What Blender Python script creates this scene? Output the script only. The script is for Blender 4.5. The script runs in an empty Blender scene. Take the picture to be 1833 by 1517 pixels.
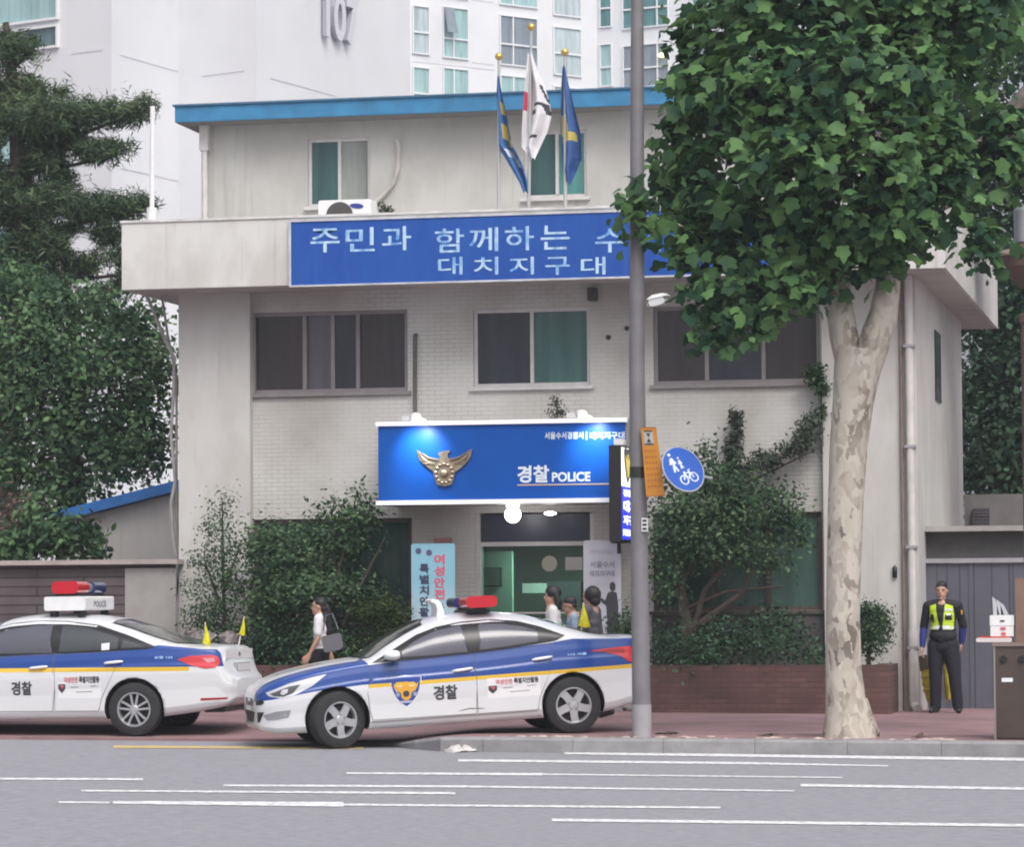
import bpy, bmesh, math, random
import numpy as np
from mathutils import Vector, Matrix
R = math.radians
rnd = random.Random(7)
nr = np.random.RandomState(11)
scene = bpy.context.scene
COL = scene.collection

# ------------------------------------------------------------------ camera, sky, sun, exposure
CAM_F, CAM_YAW, CAM_TILT, CAM_ROLL, CAM_H = 6000.0, R(12.0), R(2.99), 0.0067, 1.7
PW, PH = 1833.0, 1517.0
_F = np.array([-math.sin(CAM_YAW)*math.cos(CAM_TILT), math.cos(CAM_YAW)*math.cos(CAM_TILT), math.sin(CAM_TILT)])
_R0 = np.array([math.cos(CAM_YAW), math.sin(CAM_YAW), 0.0]); _U0 = np.cross(_R0, _F)
_RT = _R0*math.cos(CAM_ROLL)-_U0*math.sin(CAM_ROLL); _UP = _U0*math.cos(CAM_ROLL)+_R0*math.sin(CAM_ROLL)
_C = np.array([0.0, 0.0, CAM_H])
cd = bpy.data.cameras.new('camera'); cam = bpy.data.objects.new('camera', cd); COL.objects.link(cam)
cam.matrix_world = Matrix(((_RT[0], _UP[0], -_F[0], 0), (_RT[1], _UP[1], -_F[1], 0), (_RT[2], _UP[2], -_F[2], CAM_H), (0, 0, 0, 1)))
cd.sensor_fit = 'HORIZONTAL'; cd.sensor_width = 36.0; cd.lens = 36.0*CAM_F/PW
cd.clip_start = 0.5; cd.clip_end = 3000
scene.camera = cam
SUN_EL, SUN_AZ = R(54), R(148)          # azimuth measured from +Y towards +X
w = bpy.data.worlds.new('World'); scene.world = w; w.use_nodes = True
nt = w.node_tree; nt.nodes.clear()
sky = nt.nodes.new('ShaderNodeTexSky'); sky.sky_type = 'NISHITA'; sky.sun_disc = False
sky.sun_elevation = SUN_EL; sky.sun_rotation = SUN_AZ; sky.dust_density = 6.0; sky.air_density = 1.0; sky.ozone_density = 1.0
hs = nt.nodes.new('ShaderNodeHueSaturation'); hs.inputs['Saturation'].default_value = 0.34
bg = nt.nodes.new('ShaderNodeBackground'); bg.inputs['Strength'].default_value = 0.15
wo = nt.nodes.new('ShaderNodeOutputWorld')
nt.links.new(sky.outputs[0], hs.inputs['Color']); nt.links.new(hs.outputs[0], bg.inputs[0]); nt.links.new(bg.outputs[0], wo.inputs[0])
sd = bpy.data.lights.new('sun', 'SUN'); sd.energy = 0.85; sd.angle = R(30); sd.color = (1.0, 0.968, 0.925)
sun = bpy.data.objects.new('sun', sd); COL.objects.link(sun)
_sdir = Vector((math.sin(SUN_AZ)*math.cos(SUN_EL), math.cos(SUN_AZ)*math.cos(SUN_EL), math.sin(SUN_EL)))
sun.rotation_euler = _sdir.to_track_quat('Z', 'Y').to_euler(); sun.location = (0, 20, 40)
vs = scene.view_settings; vs.view_transform = 'Standard'; vs.look = 'None'; vs.gamma = 1.0; vs.exposure = 0.46; vs.use_curve_mapping = False
scene.display_settings.display_device = 'sRGB'
scene.cycles.max_bounces = 6; scene.cycles.transparent_max_bounces = 8
scene.cycles.filter_width = 2.0
try: scene.cycles.use_denoising = True
except Exception: pass

# ------------------------------------------------------------------ helpers
def at(px, py, Y):
    """point of the vertical plane Y=const that the photo shows at (px,py)"""
    r = _F+_RT*(px-PW/2)/CAM_F-_UP*(py-PH/2)/CAM_F
    return Vector((_C+r*((Y-_C[1])/r[1])).tolist())
SL, SX = -0.006, 5.0
def gz(X): return SL*(X+SX)
def ground(px, py, h=0.0):
    r = _F+_RT*(px-PW/2)/CAM_F-_UP*(py-PH/2)/CAM_F
    t = (h+SL*SX-CAM_H)/(r[2]-SL*r[0]); return Vector((_C+r*t).tolist())
MATS = {}
def mat(name, col, rough=0.6, metal=0.0, var=0.0, scale=3.0, col2=None, bump=0.0, bscale=40.0, spec=0.5, emit=None, estr=0.0, coat=0.0, detail=5.0, stretch=None, ramp=(0.35, 0.65), trans=0.0):
    if name in MATS: return MATS[name]
    m = bpy.data.materials.new(name); m.use_nodes = True; n = m.node_tree.nodes; l = m.node_tree.links
    b = n['Principled BSDF']; c = tuple(col)+(1,)
    b.inputs['Base Color'].default_value = c; b.inputs['Roughness'].default_value = rough; b.inputs['Metallic'].default_value = metal
    b.inputs['Specular IOR Level'].default_value = spec; b.inputs['Coat Weight'].default_value = coat
    if trans: b.inputs['Transmission Weight'].default_value = trans
    if emit: b.inputs['Emission Color'].default_value = tuple(emit)+(1,); b.inputs['Emission Strength'].default_value = estr
    if var or col2 or bump:
        tc = n.new('ShaderNodeTexCoord'); src = tc.outputs['Object']
        if stretch:
            mp = n.new('ShaderNodeMapping'); mp.inputs['Scale'].default_value = stretch; l.new(src, mp.inputs['Vector']); src = mp.outputs[0]
    if var or col2:
        t = n.new('ShaderNodeTexNoise'); t.inputs['Scale'].default_value = scale; t.inputs['Detail'].default_value = detail; t.inputs['Roughness'].default_value = 0.62
        l.new(src, t.inputs['Vector'])
        r = n.new('ShaderNodeValToRGB'); r.color_ramp.elements[0].position = ramp[0]; r.color_ramp.elements[1].position = ramp[1]
        if col2: r.color_ramp.elements[0].color = tuple(col2)+(1,); r.color_ramp.elements[1].color = c
        else:
            r.color_ramp.elements[0].color = tuple(x*(1-var) for x in col)+(1,); r.color_ramp.elements[1].color = tuple(min(1, x*(1+var)) for x in col)+(1,)
        l.new(t.outputs['Fac'], r.inputs[0]); l.new(r.outputs[0], b.inputs['Base Color'])
    if bump:
        t2 = n.new('ShaderNodeTexNoise'); t2.inputs['Scale'].default_value = bscale; t2.inputs['Detail'].default_value = 4
        l.new(src, t2.inputs['Vector'])
        bp = n.new('ShaderNodeBump'); bp.inputs['Strength'].default_value = bump; bp.inputs['Distance'].default_value = 0.02
        l.new(t2.outputs['Fac'], bp.inputs['Height']); l.new(bp.outputs[0], b.inputs['Normal'])
    MATS[name] = m; return m

def wloc(o):
    p = Vector((0, 0, 0))
    while o: p = p+o.location; o = o.parent
    return p
class MB:
    def __init__(s): s.v = []; s.f = []; s.mi = []; s.cm = 0
    def add(s, vs, fs):
        b = len(s.v); s.v += [tuple(v) for v in vs]
        for f in fs: s.f.append(tuple(b+i for i in f)); s.mi.append(s.cm)
        return s
    def m(s, i): s.cm = i; return s
    def box(s, x0, x1, y0, y1, z0, z1, M=None):
        v = [Vector((x, y, z)) for x in (x0, x1) for y in (y0, y1) for z in (z0, z1)]
        if M: v = [M@p for p in v]
        return s.add(v, [(0, 1, 3, 2), (4, 6, 7, 5), (0, 4, 5, 1), (2, 3, 7, 6), (0, 2, 6, 4), (1, 5, 7, 3)])
    def rbox(s, x0, x1, y0, y1, z0, z1, r=0.02, M=None, seg=3):
        # box with rounded vertical-plane (xz) outline, extruded along y
        pts = []
        for cx, cz, a0 in ((x1-r, z1-r, 0), (x0+r, z1-r, 90), (x0+r, z0+r, 180), (x1-r, z0+r, 270)):
            for k in range(seg+1):
                a = R(a0+90*k/seg); pts.append((cx+r*math.cos(a), cz+r*math.sin(a)))
        return s.prism([(p[0], y0, p[1]) for p in pts], (0, y1-y0, 0), M)
    def prism(s, poly, d, M=None):
        d = Vector(d); a = [Vector(p) for p in poly]; b = [p+d for p in a]; n = len(a); v = a+b
        if M: v = [M@p for p in v]
        return s.add(v, [tuple(range(n))[::-1], tuple(range(n, 2*n))]+[(i, (i+1) % n, n+(i+1) % n, n+i) for i in range(n)])
    def tube(s, pts, r, seg=8, cap=True):
        P = [Vector(p) for p in pts]; rs = r if isinstance(r, (list, tuple)) else [r]*len(P); rings = []; prev = None; vs = []
        for i, p in enumerate(P):
            d = (P[min(i+1, len(P)-1)]-P[max(i-1, 0)]).normalized()
            if prev is None: u = d.orthogonal().normalized()
            else: u = (prev-d*prev.dot(d)); u = u.normalized() if u.length > 1e-6 else d.orthogonal().normalized()
            prev = u; q = d.cross(u)
            for k in range(seg):
                a = 2*math.pi*k/seg; vs.append(p+(u*math.cos(a)+q*math.sin(a))*rs[i])
        fs = [(i*seg+k, i*seg+(k+1) % seg, (i+1)*seg+(k+1) % seg, (i+1)*seg+k) for i in range(len(P)-1) for k in range(seg)]
        if cap: fs += [tuple(range(seg))[::-1], tuple((len(P)-1)*seg+k for k in range(seg))]
        return s.add(vs, fs)
    def ell(s, c, r, seg=16, rings=10, M=None):
        c = Vector(c); r = r if isinstance(r, (list, tuple)) else (r, r, r); vs = []; fs = []
        for i in range(rings+1):
            t = math.pi*i/rings
            for k in range(seg):
                a = 2*math.pi*k/seg; v = Vector((r[0]*math.sin(t)*math.cos(a), r[1]*math.sin(t)*math.sin(a), r[2]*math.cos(t)))
                vs.append(c+(M@v if M else v))
        for i in range(rings):
            for k in range(seg): fs.append((i*seg+k, (i+1)*seg+k, (i+1)*seg+(k+1) % seg, i*seg+(k+1) % seg))
        return s.add(vs, fs)
    def lathe(s, prof, c, axis='Z', seg=24, M=None):
        c = Vector(c); vs = []; fs = []
        for (r, h) in prof:
            for k in range(seg):
                a = 2*math.pi*k/seg; u, v = r*math.cos(a), r*math.sin(a)
                p = Vector((u, v, h)) if axis == 'Z' else (Vector((u, h, v)) if axis == 'Y' else Vector((h, u, v)))
                vs.append(c+(M@p if M else p))
        n = len(prof)
        for i in range(n-1):
            for k in range(seg): fs.append((i*seg+k, i*seg+(k+1) % seg, (i+1)*seg+(k+1) % seg, (i+1)*seg+k))
        return s.add(vs, fs)
    def build(s, name, mats, parent=None, smooth=False, local=False, angle=35):
        me = bpy.data.meshes.new(name); off = Vector((0, 0, 0)) if (local or parent is None) else wloc(parent)
        me.from_pydata([(v[0]-off[0], v[1]-off[1], v[2]-off[2]) for v in s.v], [], s.f)
        mats = mats if isinstance(mats, (list, tuple)) else [mats]
        for m_ in mats: me.materials.append(m_)
        if len(mats) > 1: me.polygons.foreach_set('material_index', s.mi)
        bm = bmesh.new(); bm.from_mesh(me); bmesh.ops.recalc_face_normals(bm, faces=bm.faces)
        if smooth:
            for f in bm.faces: f.smooth = True
            for e in bm.edges:
                if len(e.link_faces) == 2 and e.calc_face_angle(0) > R(angle): e.smooth = False
        bm.to_mesh(me); bm.free()
        o = bpy.data.objects.new(name, me); COL.objects.link(o)
        if parent: o.parent = parent
        return o
def thing(name, label, cat, loc=(0, 0, 0), rotz=0.0, group=None):
    o = bpy.data.objects.new(name, None); COL.objects.link(o); o.location = loc; o.rotation_euler = (0, 0, rotz); o.empty_display_size = 0.2
    o['label'] = label; o['category'] = cat
    if group: o['group'] = group
    return o
def tag(o, label, cat, group=None):
    o['label'] = label; o['category'] = cat
    if group: o['group'] = group
    return o
def struct(o, kind='structure'): o['kind'] = kind; return o
_tc = {}
def text2d(s, bold=0.0):
    """filled outline of the writing: 2D verts scaled so that the whole string spans 0..1 in x, plus aspect and faces"""
    k = (s, bold)
    if k in _tc: return _tc[k]
    c = bpy.data.curves.new('t', 'FONT'); c.body = s; c.size = 1.0; c.fill_mode = 'BOTH'; c.resolution_u = 4; c.offset = bold
    o = bpy.data.objects.new('t', c); COL.objects.link(o); dg = bpy.context.evaluated_depsgraph_get()
    me = bpy.data.meshes.new_from_object(o.evaluated_get(dg)); V = [(v.co.x, v.co.y) for v in me.vertices]; Fs = [tuple(p.vertices) for p in me.polygons]
    bpy.data.objects.remove(o); bpy.data.curves.remove(c); bpy.data.meshes.remove(me)
    if not V: V = [(0, 0), (1, 0), (1, 1), (0, 1)]; Fs = [(0, 1, 2, 3)]
    x0 = min(v[0] for v in V); x1 = max(v[0] for v in V); y0 = min(v[1] for v in V); y1 = max(v[1] for v in V)
    _tc[k] = ([((v[0]-x0)/(x1-x0), (v[1]-y0)/(y1-y0)) for v in V], Fs); return _tc[k]
def put_text(mb, s, o, ux, uy, bold=0.0, lift=None):
    """writing that fills the parallelogram o + a*ux + b*uy; with `lift` it is a raised letter body"""
    V, Fs = text2d(s, bold); o = Vector(o); ux = Vector(ux); uy = Vector(uy)
    P = [o+ux*a+uy*b for a, b in V]
    mb.add(P, Fs)
    if lift:
        lv = Vector(lift); n = len(P); ed = {}
        for f in Fs:
            for i in range(len(f)):
                e = (f[i], f[(i+1) % len(f)]); ed[e] = 1
        mb.add([p for p in P]+[p+lv for p in P], [(a, b, n+b, n+a) for (a, b) in ed if (b, a) not in ed])
    return mb
def px_text(mb, s, x0, y0, x1, y1, Y, bold=0.0, dy=0.0):
    a = at(x0, y1, Y); b = at(x1, y1+(x0-x1)*dy, Y); t = at(x0, y0, Y)
    return put_text(mb, s, a, b-a, t-a, bold)
def wall_holes(mb, x0, x1, z0, z1, y, t, holes):
    xs = sorted({x0, x1, *[h[0] for h in holes], *[h[1] for h in holes]}); zs = sorted({z0, z1, *[h[2] for h in holes], *[h[3] for h in holes]})
    def solid(i, j):
        if i < 0 or j < 0 or i >= len(xs)-1 or j >= len(zs)-1: return False
        cx = (xs[i]+xs[i+1])/2; cz = (zs[j]+zs[j+1])/2
        return not any(h[0] < cx < h[1] and h[2] < cz < h[3] for h in holes)
    for i in range(len(xs)-1):
        for j in range(len(zs)-1):
            if not solid(i, j): continue
            a, b, c, d = xs[i], xs[i+1], zs[j], zs[j+1]
            mb.add([(a, y, c), (b, y, c), (b, y, d), (a, y, d)], [(0, 1, 2, 3)]); mb.add([(a, y+t, c), (b, y+t, c), (b, y+t, d), (a, y+t, d)], [(3, 2, 1, 0)])
            for (di, dj, q) in ((-1, 0, ((a, c), (a, d))), (1, 0, ((b, c), (b, d))), (0, -1, ((a, c), (b, c))), (0, 1, ((a, d), (b, d)))):
                if not solid(i+di, j+dj):
                    (p, r_), (p2, r2) = q; mb.add([(p, y, r_), (p2, y, r2), (p2, y+t, r2), (p, y+t, r_)], [(0, 1, 2, 3)])
    return mb
def mesh_np(name, V, loops, starts, totals, mats, parent=None, smooth=False):
    me = bpy.data.meshes.new(name); me.vertices.add(len(V)); me.vertices.foreach_set('co', np.asarray(V, np.float32).ravel())
    me.loops.add(len(loops)); me.loops.foreach_set('vertex_index', np.asarray(loops, np.int32))
    me.polygons.add(len(starts)); me.polygons.foreach_set('loop_start', np.asarray(starts, np.int32)); me.polygons.foreach_set('loop_total', np.asarray(totals, np.int32))
    if smooth: me.polygons.foreach_set('use_smooth', np.ones(len(starts), bool))
    me.update(); me.validate()
    for m_ in (mats if isinstance(mats, (list, tuple)) else [mats]): me.materials.append(m_)
    o = bpy.data.objects.new(name, me); COL.objects.link(o)
    if parent: o.parent = parent
    return o

# ------------------------------------------------------------------ materials of the place
def brick_mat(name, c1, c2, cm, bw, bh, mort=0.012, rough=0.8, plane='XZ', bump=0.4, grime=None, gscale=0.7, worn=None):
    m = bpy.data.materials.new(name); m.use_nodes = True; n = m.node_tree.nodes; l = m.node_tree.links; b = n['Principled BSDF']; b.inputs['Roughness'].default_value = rough
    tc = n.new('ShaderNodeTexCoord'); sp = n.new('ShaderNodeSeparateXYZ'); cb = n.new('ShaderNodeCombineXYZ'); l.new(tc.outputs['Object'], sp.inputs[0])
    l.new(sp.outputs[plane[0]], cb.inputs[0]); l.new(sp.outputs[plane[1]], cb.inputs[1])
    t = n.new('ShaderNodeTexBrick'); t.inputs['Color1'].default_value = tuple(c1)+(1,); t.inputs['Color2'].default_value = tuple(c2)+(1,); t.inputs['Mortar'].default_value = tuple(cm)+(1,)
    t.inputs['Scale'].default_value = 1.0; t.inputs['Brick Width'].default_value = bw; t.inputs['Row Height'].default_value = bh; t.inputs['Mortar Size'].default_value = mort; t.inputs['Mortar Smooth'].default_value = 0.2
    l.new(cb.outputs[0], t.inputs['Vector'])
    nz = n.new('ShaderNodeTexNoise'); nz.inputs['Scale'].default_value = gscale; nz.inputs['Detail'].default_value = 6; l.new(tc.outputs['Object'], nz.inputs['Vector'])
    rp = n.new('ShaderNodeValToRGB'); rp.color_ramp.elements[0].position = 0.35; rp.color_ramp.elements[1].position = 0.6
    if worn:
        nw = n.new('ShaderNodeTexNoise'); nw.inputs['Scale'].default_value = 0.8; nw.inputs['Detail'].default_value = 5; l.new(tc.outputs['Object'], nw.inputs['Vector']); rw_ = n.new('ShaderNodeValToRGB'); rw_.color_ramp.elements[0].position = .50; rw_.color_ramp.elements[1].position = .62; rw_.color_ramp.elements[0].color = tuple(cm)+(1,); rw_.color_ramp.elements[1].color = tuple(worn)+(1,); l.new(nw.outputs['Fac'], rw_.inputs[0]); l.new(rw_.outputs[0], t.inputs['Mortar'])
    g = grime or (0.75, 0.74, 0.73); rp.color_ramp.elements[0].color = tuple(g)+(1,); rp.color_ramp.elements[1].color = (1, 1, 1, 1); l.new(nz.outputs['Fac'], rp.inputs[0])
    mx = n.new('ShaderNodeMix'); mx.data_type = 'RGBA'; mx.blend_type = 'MULTIPLY'; mx.inputs[0].default_value = 1.0
    l.new(t.outputs['Color'], mx.inputs[6]); l.new(rp.outputs[0], mx.inputs[7]); l.new(mx.outputs[2], b.inputs['Base Color'])
    bp = n.new('ShaderNodeBump'); bp.inputs['Strength'].default_value = bump; bp.inputs['Distance'].default_value = 0.01; bp.invert = True
    l.new(t.outputs['Fac'], bp.inputs['Height']); l.new(bp.outputs[0], b.inputs['Normal']); MATS[name] = m; return m
def stain_mat(name, col, stain, rough=0.75, amount=0.5, sx=2.2, sz=0.25):
    """paint with rain streaks that run down and blotches"""
    m = bpy.data.materials.new(name); m.use_nodes = True; n = m.node_tree.nodes; l = m.node_tree.links; b = n['Principled BSDF']; b.inputs['Roughness'].default_value = rough
    tc = n.new('ShaderNodeTexCoord'); mp = n.new('ShaderNodeMapping'); mp.inputs['Scale'].default_value = (sx, sx, sz); l.new(tc.outputs['Object'], mp.inputs['Vector'])
    a = n.new('ShaderNodeTexNoise'); a.inputs['Scale'].default_value = 2.0; a.inputs['Detail'].default_value = 7; a.inputs['Roughness'].default_value = 0.65; l.new(mp.outputs[0], a.inputs['Vector'])
    c = n.new('ShaderNodeTexNoise'); c.inputs['Scale'].default_value = 0.9; c.inputs['Detail'].default_value = 6; l.new(tc.outputs['Object'], c.inputs['Vector'])
    mu = n.new('ShaderNodeMath'); mu.operation = 'MULTIPLY'; l.new(a.outputs['Fac'], mu.inputs[0]); l.new(c.outputs['Fac'], mu.inputs[1])
    r = n.new('ShaderNodeValToRGB'); r.color_ramp.elements[0].position = 0.17; r.color_ramp.elements[1].position = 0.33
    r.color_ramp.elements[0].color = tuple(col[i]*(1-amount)+stain[i]*amount for i in range(3))+(1,); r.color_ramp.elements[1].color = tuple(col)+(1,)
    l.new(mu.outputs[0], r.inputs[0])
    mp2 = n.new('ShaderNodeMapping'); mp2.inputs['Scale'].default_value = (4.5, 4.5, .22); mp2.inputs['Location'].default_value = (3.1, 1.7, 0); l.new(tc.outputs['Object'], mp2.inputs['Vector'])
    st = n.new('ShaderNodeTexNoise'); st.inputs['Scale'].default_value = 1.6; st.inputs['Detail'].default_value = 5; l.new(mp2.outputs[0], st.inputs['Vector'])
    sr = n.new('ShaderNodeValToRGB'); sr.color_ramp.elements[0].position = .60; sr.color_ramp.elements[1].position = .74; sr.color_ramp.elements[0].color = (0, 0, 0, 1); sr.color_ramp.elements[1].color = (.55, .55, .55, 1); l.new(st.outputs['Fac'], sr.inputs[0])
    mxs = n.new('ShaderNodeMix'); mxs.data_type = 'RGBA'; l.new(sr.outputs[0], mxs.inputs[0]); l.new(r.outputs[0], mxs.inputs[6]); mxs.inputs[7].default_value = tuple(stain)+(1,); l.new(mxs.outputs[2], b.inputs['Base Color'])
    t2 = n.new('ShaderNodeTexNoise'); t2.inputs['Scale'].default_value = 60; l.new(tc.outputs['Object'], t2.inputs['Vector'])
    bp = n.new('ShaderNodeBump'); bp.inputs['Strength'].default_value = 0.15; bp.inputs['Distance'].default_value = 0.01; l.new(t2.outputs['Fac'], bp.inputs['Height']); l.new(bp.outputs[0], b.inputs['Normal'])
    MATS[name] = m; return m
def thin_glass(name, tint=(0.75, 0.85, 0.82), refl=0.12):
    m = bpy.data.materials.new(name); m.use_nodes = True; n = m.node_tree.nodes; l = m.node_tree.links; n.remove(n['Principled BSDF'])
    tr = n.new('ShaderNodeBsdfTransparent'); tr.inputs[0].default_value = tuple(tint)+(1,); gl = n.new('ShaderNodeBsdfGlossy'); gl.inputs['Roughness'].default_value = 0.02
    fr = n.new('ShaderNodeFresnel'); fr.inputs[0].default_value = 1.5; ad = n.new('ShaderNodeMath'); ad.operation = 'ADD'; ad.inputs[1].default_value = refl; l.new(fr.outputs[0], ad.inputs[0])
    mx = n.new('ShaderNodeMixShader'); l.new(ad.outputs[0], mx.inputs[0]); l.new(tr.outputs[0], mx.inputs[1]); l.new(gl.outputs[0], mx.inputs[2]); l.new(mx.outputs[0], n['Material Output'].inputs[0])
    MATS[name] = m; return m
asphalt = mat('asphalt', (0.240, 0.240, 0.262), 0.9, var=0.17, scale=16, bump=0.3, bscale=90, detail=8, stretch=(.6, 1, 1))
paver = brick_mat('red_paver', (0.285, 0.17, 0.18), (0.24, 0.14, 0.15), (0.22, 0.15, 0.155), 0.22, 0.11, 0.008, 0.9, 'XY', 0.2, (0.72, 0.74, 0.74), 0.9)
kerb_m = mat('kerb_concrete', (0.24, 0.235, 0.245), 0.9, var=0.16, scale=4, bump=0.2)
white_line = mat('white_line', (0.78, 0.78, 0.8), 0.7, col2=(0.45, 0.45, 0.47), scale=14, ramp=(.42, .56))
yellow_line = mat('yellow_line', (0.62, 0.45, 0.12), 0.8, col2=(0.40, 0.33, 0.2), scale=8)
panel_m = brick_mat('painted_brick', (0.555, 0.55, 0.535), (0.54, 0.535, 0.52), (0.49, 0.48, 0.465), 0.19, 0.06, 0.006, 0.75, 'XZ', 0.2, (0.72, 0.69, 0.65), 0.7, (0.41, 0.39, 0.37))
wall_m = stain_mat('wall_paint', (0.53, 0.525, 0.51), (0.34, 0.31, 0.28), 0.75, 0.34, 1.2, 0.5)
parapet_m = stain_mat('parapet_paint', (0.60, 0.595, 0.58), (0.33, 0.30, 0.27), 0.75, 0.38, 1.4, 0.6)
upper_m = stain_mat('upper_paint', (0.48, 0.475, 0.46), (0.30, 0.285, 0.27), 0.8, 0.42, .9, 0.5)
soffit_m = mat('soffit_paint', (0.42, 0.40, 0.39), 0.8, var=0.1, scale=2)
blue_roof = mat('blue_roof', (0.035, 0.185, 0.36), 0.55, var=0.18, scale=2.5)
frame_grey = mat('frame_grey', (0.23, 0.21, 0.215), 0.5, var=0.1, scale=5)
frame_white = mat('frame_white', (0.55, 0.53, 0.535), 0.5, var=0.08, scale=6)
steel = mat('steel_grey', (0.33, 0.33, 0.36), 0.55, 0.2, var=0.08, scale=4)
dark_m = mat('dark_rubbery', (0.02, 0.02, 0.022), 0.6)
black_m = mat('black_paint', (0.012, 0.012, 0.014), 0.4)
white_p = mat('white_plastic', (0.72, 0.72, 0.73), 0.45, var=0.05, scale=5)
pipe_m = mat('pipe_paint', (0.55, 0.53, 0.52), 0.6, var=0.12, scale=4)
def pane_mat(n, c, r=0.12, var=0.22): return mat(n, c, r, var=var, scale=1.3, spec=0.5, stretch=(3.5, 3.5, .35))
P_dark = pane_mat('pane_dark', (0.040, 0.034, 0.040)); P_curt = pane_mat('pane_curtain', (0.10, 0.095, 0.12)); P_navy = pane_mat('pane_navy', (0.030, 0.034, 0.050))
P_green = pane_mat('pane_green', (0.055, 0.13, 0.125)); P_teal = pane_mat('pane_teal', (0.04, 0.095, 0.10)); P_pale = pane_mat('pane_pale', (0.26, 0.28, 0.265)); P_mint = pane_mat('pane_mint', (0.09, 0.26, 0.24))
P_low = pane_mat('pane_low', (0.030, 0.068, 0.058)); P_low2 = pane_mat('pane_low_pale', (0.060, 0.115, 0.098))
sign_blue = mat('sign_blue', (0.003, 0.075, 0.36), 0.35, var=0.06, scale=1.5, spec=.25)
banner_blue = stain_mat('banner_blue', (0.0, 0.058, 0.33), (0.012, 0.11, 0.40), 0.55, 0.35, 3.0, 0.5)
faded_letter = mat('faded_letter', (0.46, 0.64, 0.80), 0.6, col2=(0.08, 0.28, 0.62), scale=2.2, ramp=(0.36, 0.56), stretch=(3, 3, 0.9))
letter_white = mat('letter_white', (0.68, 0.74, 0.80), 0.45)
gold = mat('gold', (0.36, 0.29, 0.21), 0.36, 0.8, var=0.3, scale=14)
lamp_on = mat('lamp_on', (0.9, 0.9, 0.9), 0.4, emit=(1.0, 0.98, 0.93), estr=9.0)
lamp_soft = mat('lamp_soft', (0.9, 0.9, 0.9), 0.4, emit=(0.92, 0.95, 1.0), estr=1.1)

# ------------------------------------------------------------------ ground
def sstep(a, b, x):
    t = max(0, min(1, (x-a)/(b-a))); return t*t*(3-2*t)
mb = MB(); xs = [-900, -60, -20, 0, 20, 60, 900]; ys = [-120, 0, 30, 36, 42, 60, 120, 900]
zc = lambda X: gz(max(-60, min(60, X)))
for i in range(6):
    for j in range(7):
        mb.add([(xs[i], ys[j], zc(xs[i])), (xs[i+1], ys[j], zc(xs[i+1])), (xs[i+1], ys[j+1], zc(xs[i+1])), (xs[i], ys[j+1], zc(xs[i]))], [(0, 1, 2, 3)])
struct(mb.build('road', asphalt))
def bx(X): return 36.30+1.7*(1-sstep(-10.0, -8.3, X))       # front edge of the pavement
def bh(X, Y):
    lo = 0.03+0.12*sstep(37.9, 41.5, Y); k = sstep(-9.7, -8.35, X); return gz(X)+0.15*k+lo*(1-k)
mb = MB(); gx = [-60, -30, -20, -16, -14, -12]+[-11+0.2*i for i in range(18)]+[-7, -5, -3, 0, 5, 20, 40]; gy = [0, .4, .8, 1.3, 1.8, 2.4, 3.2, 4.5, 6, 9, 14, 30]
V = [(x, bx(x)+y, bh(x, bx(x)+y)) for x in gx for y in gy]; n_ = len(gy)
mb.add(V, [(i*n_+j, (i+1)*n_+j, (i+1)*n_+j+1, i*n_+j+1) for i in range(len(gx)-1) for j in range(n_-1)])
mb.add([(x, bx(x)+.001, z) for x in gx for z in (bh(x, bx(x))-0.001, gz(x)-0.1)], [(2*i, 2*i+1, 2*i+3, 2*i+2) for i in range(len(gx)-1)])
struct(mb.build('sidewalk', paver, smooth=True))
mb = MB(); segs = [-9.7, -9.3, -8.9, -8.5, -8.0]+[-7+i for i in range(45)]
for a, b in zip(segs[:-1], segs[1:]):
    g = 0.0025; a2, b2 = a+g, b-g
    def kh(X): return gz(X)+0.004+0.155*sstep(-9.7, -8.3, X)
    pa = [(a2, bx(a2)-.30, gz(a2)-.1), (a2, bx(a2)-.30, kh(a2)-.025), (a2, bx(a2)-.275, kh(a2)), (a2, bx(a2)-.003, kh(a2)), (a2, bx(a2)-.003, gz(a2)-.1)]
    pb = [(b2, bx(b2)-.30, gz(b2)-.1), (b2, bx(b2)-.30, kh(b2)-.025), (b2, bx(b2)-.275, kh(b2)), (b2, bx(b2)-.003, kh(b2)), (b2, bx(b2)-.003, gz(b2)-.1)]
    mb.add(pa+pb, [(0, 1, 2, 3, 4), (9, 8, 7, 6, 5)]+[(i, i+5, (i+1) % 5+5, (i+1) % 5) for i in range(5)])
struct(mb.build('kerb', kerb_m))
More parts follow.
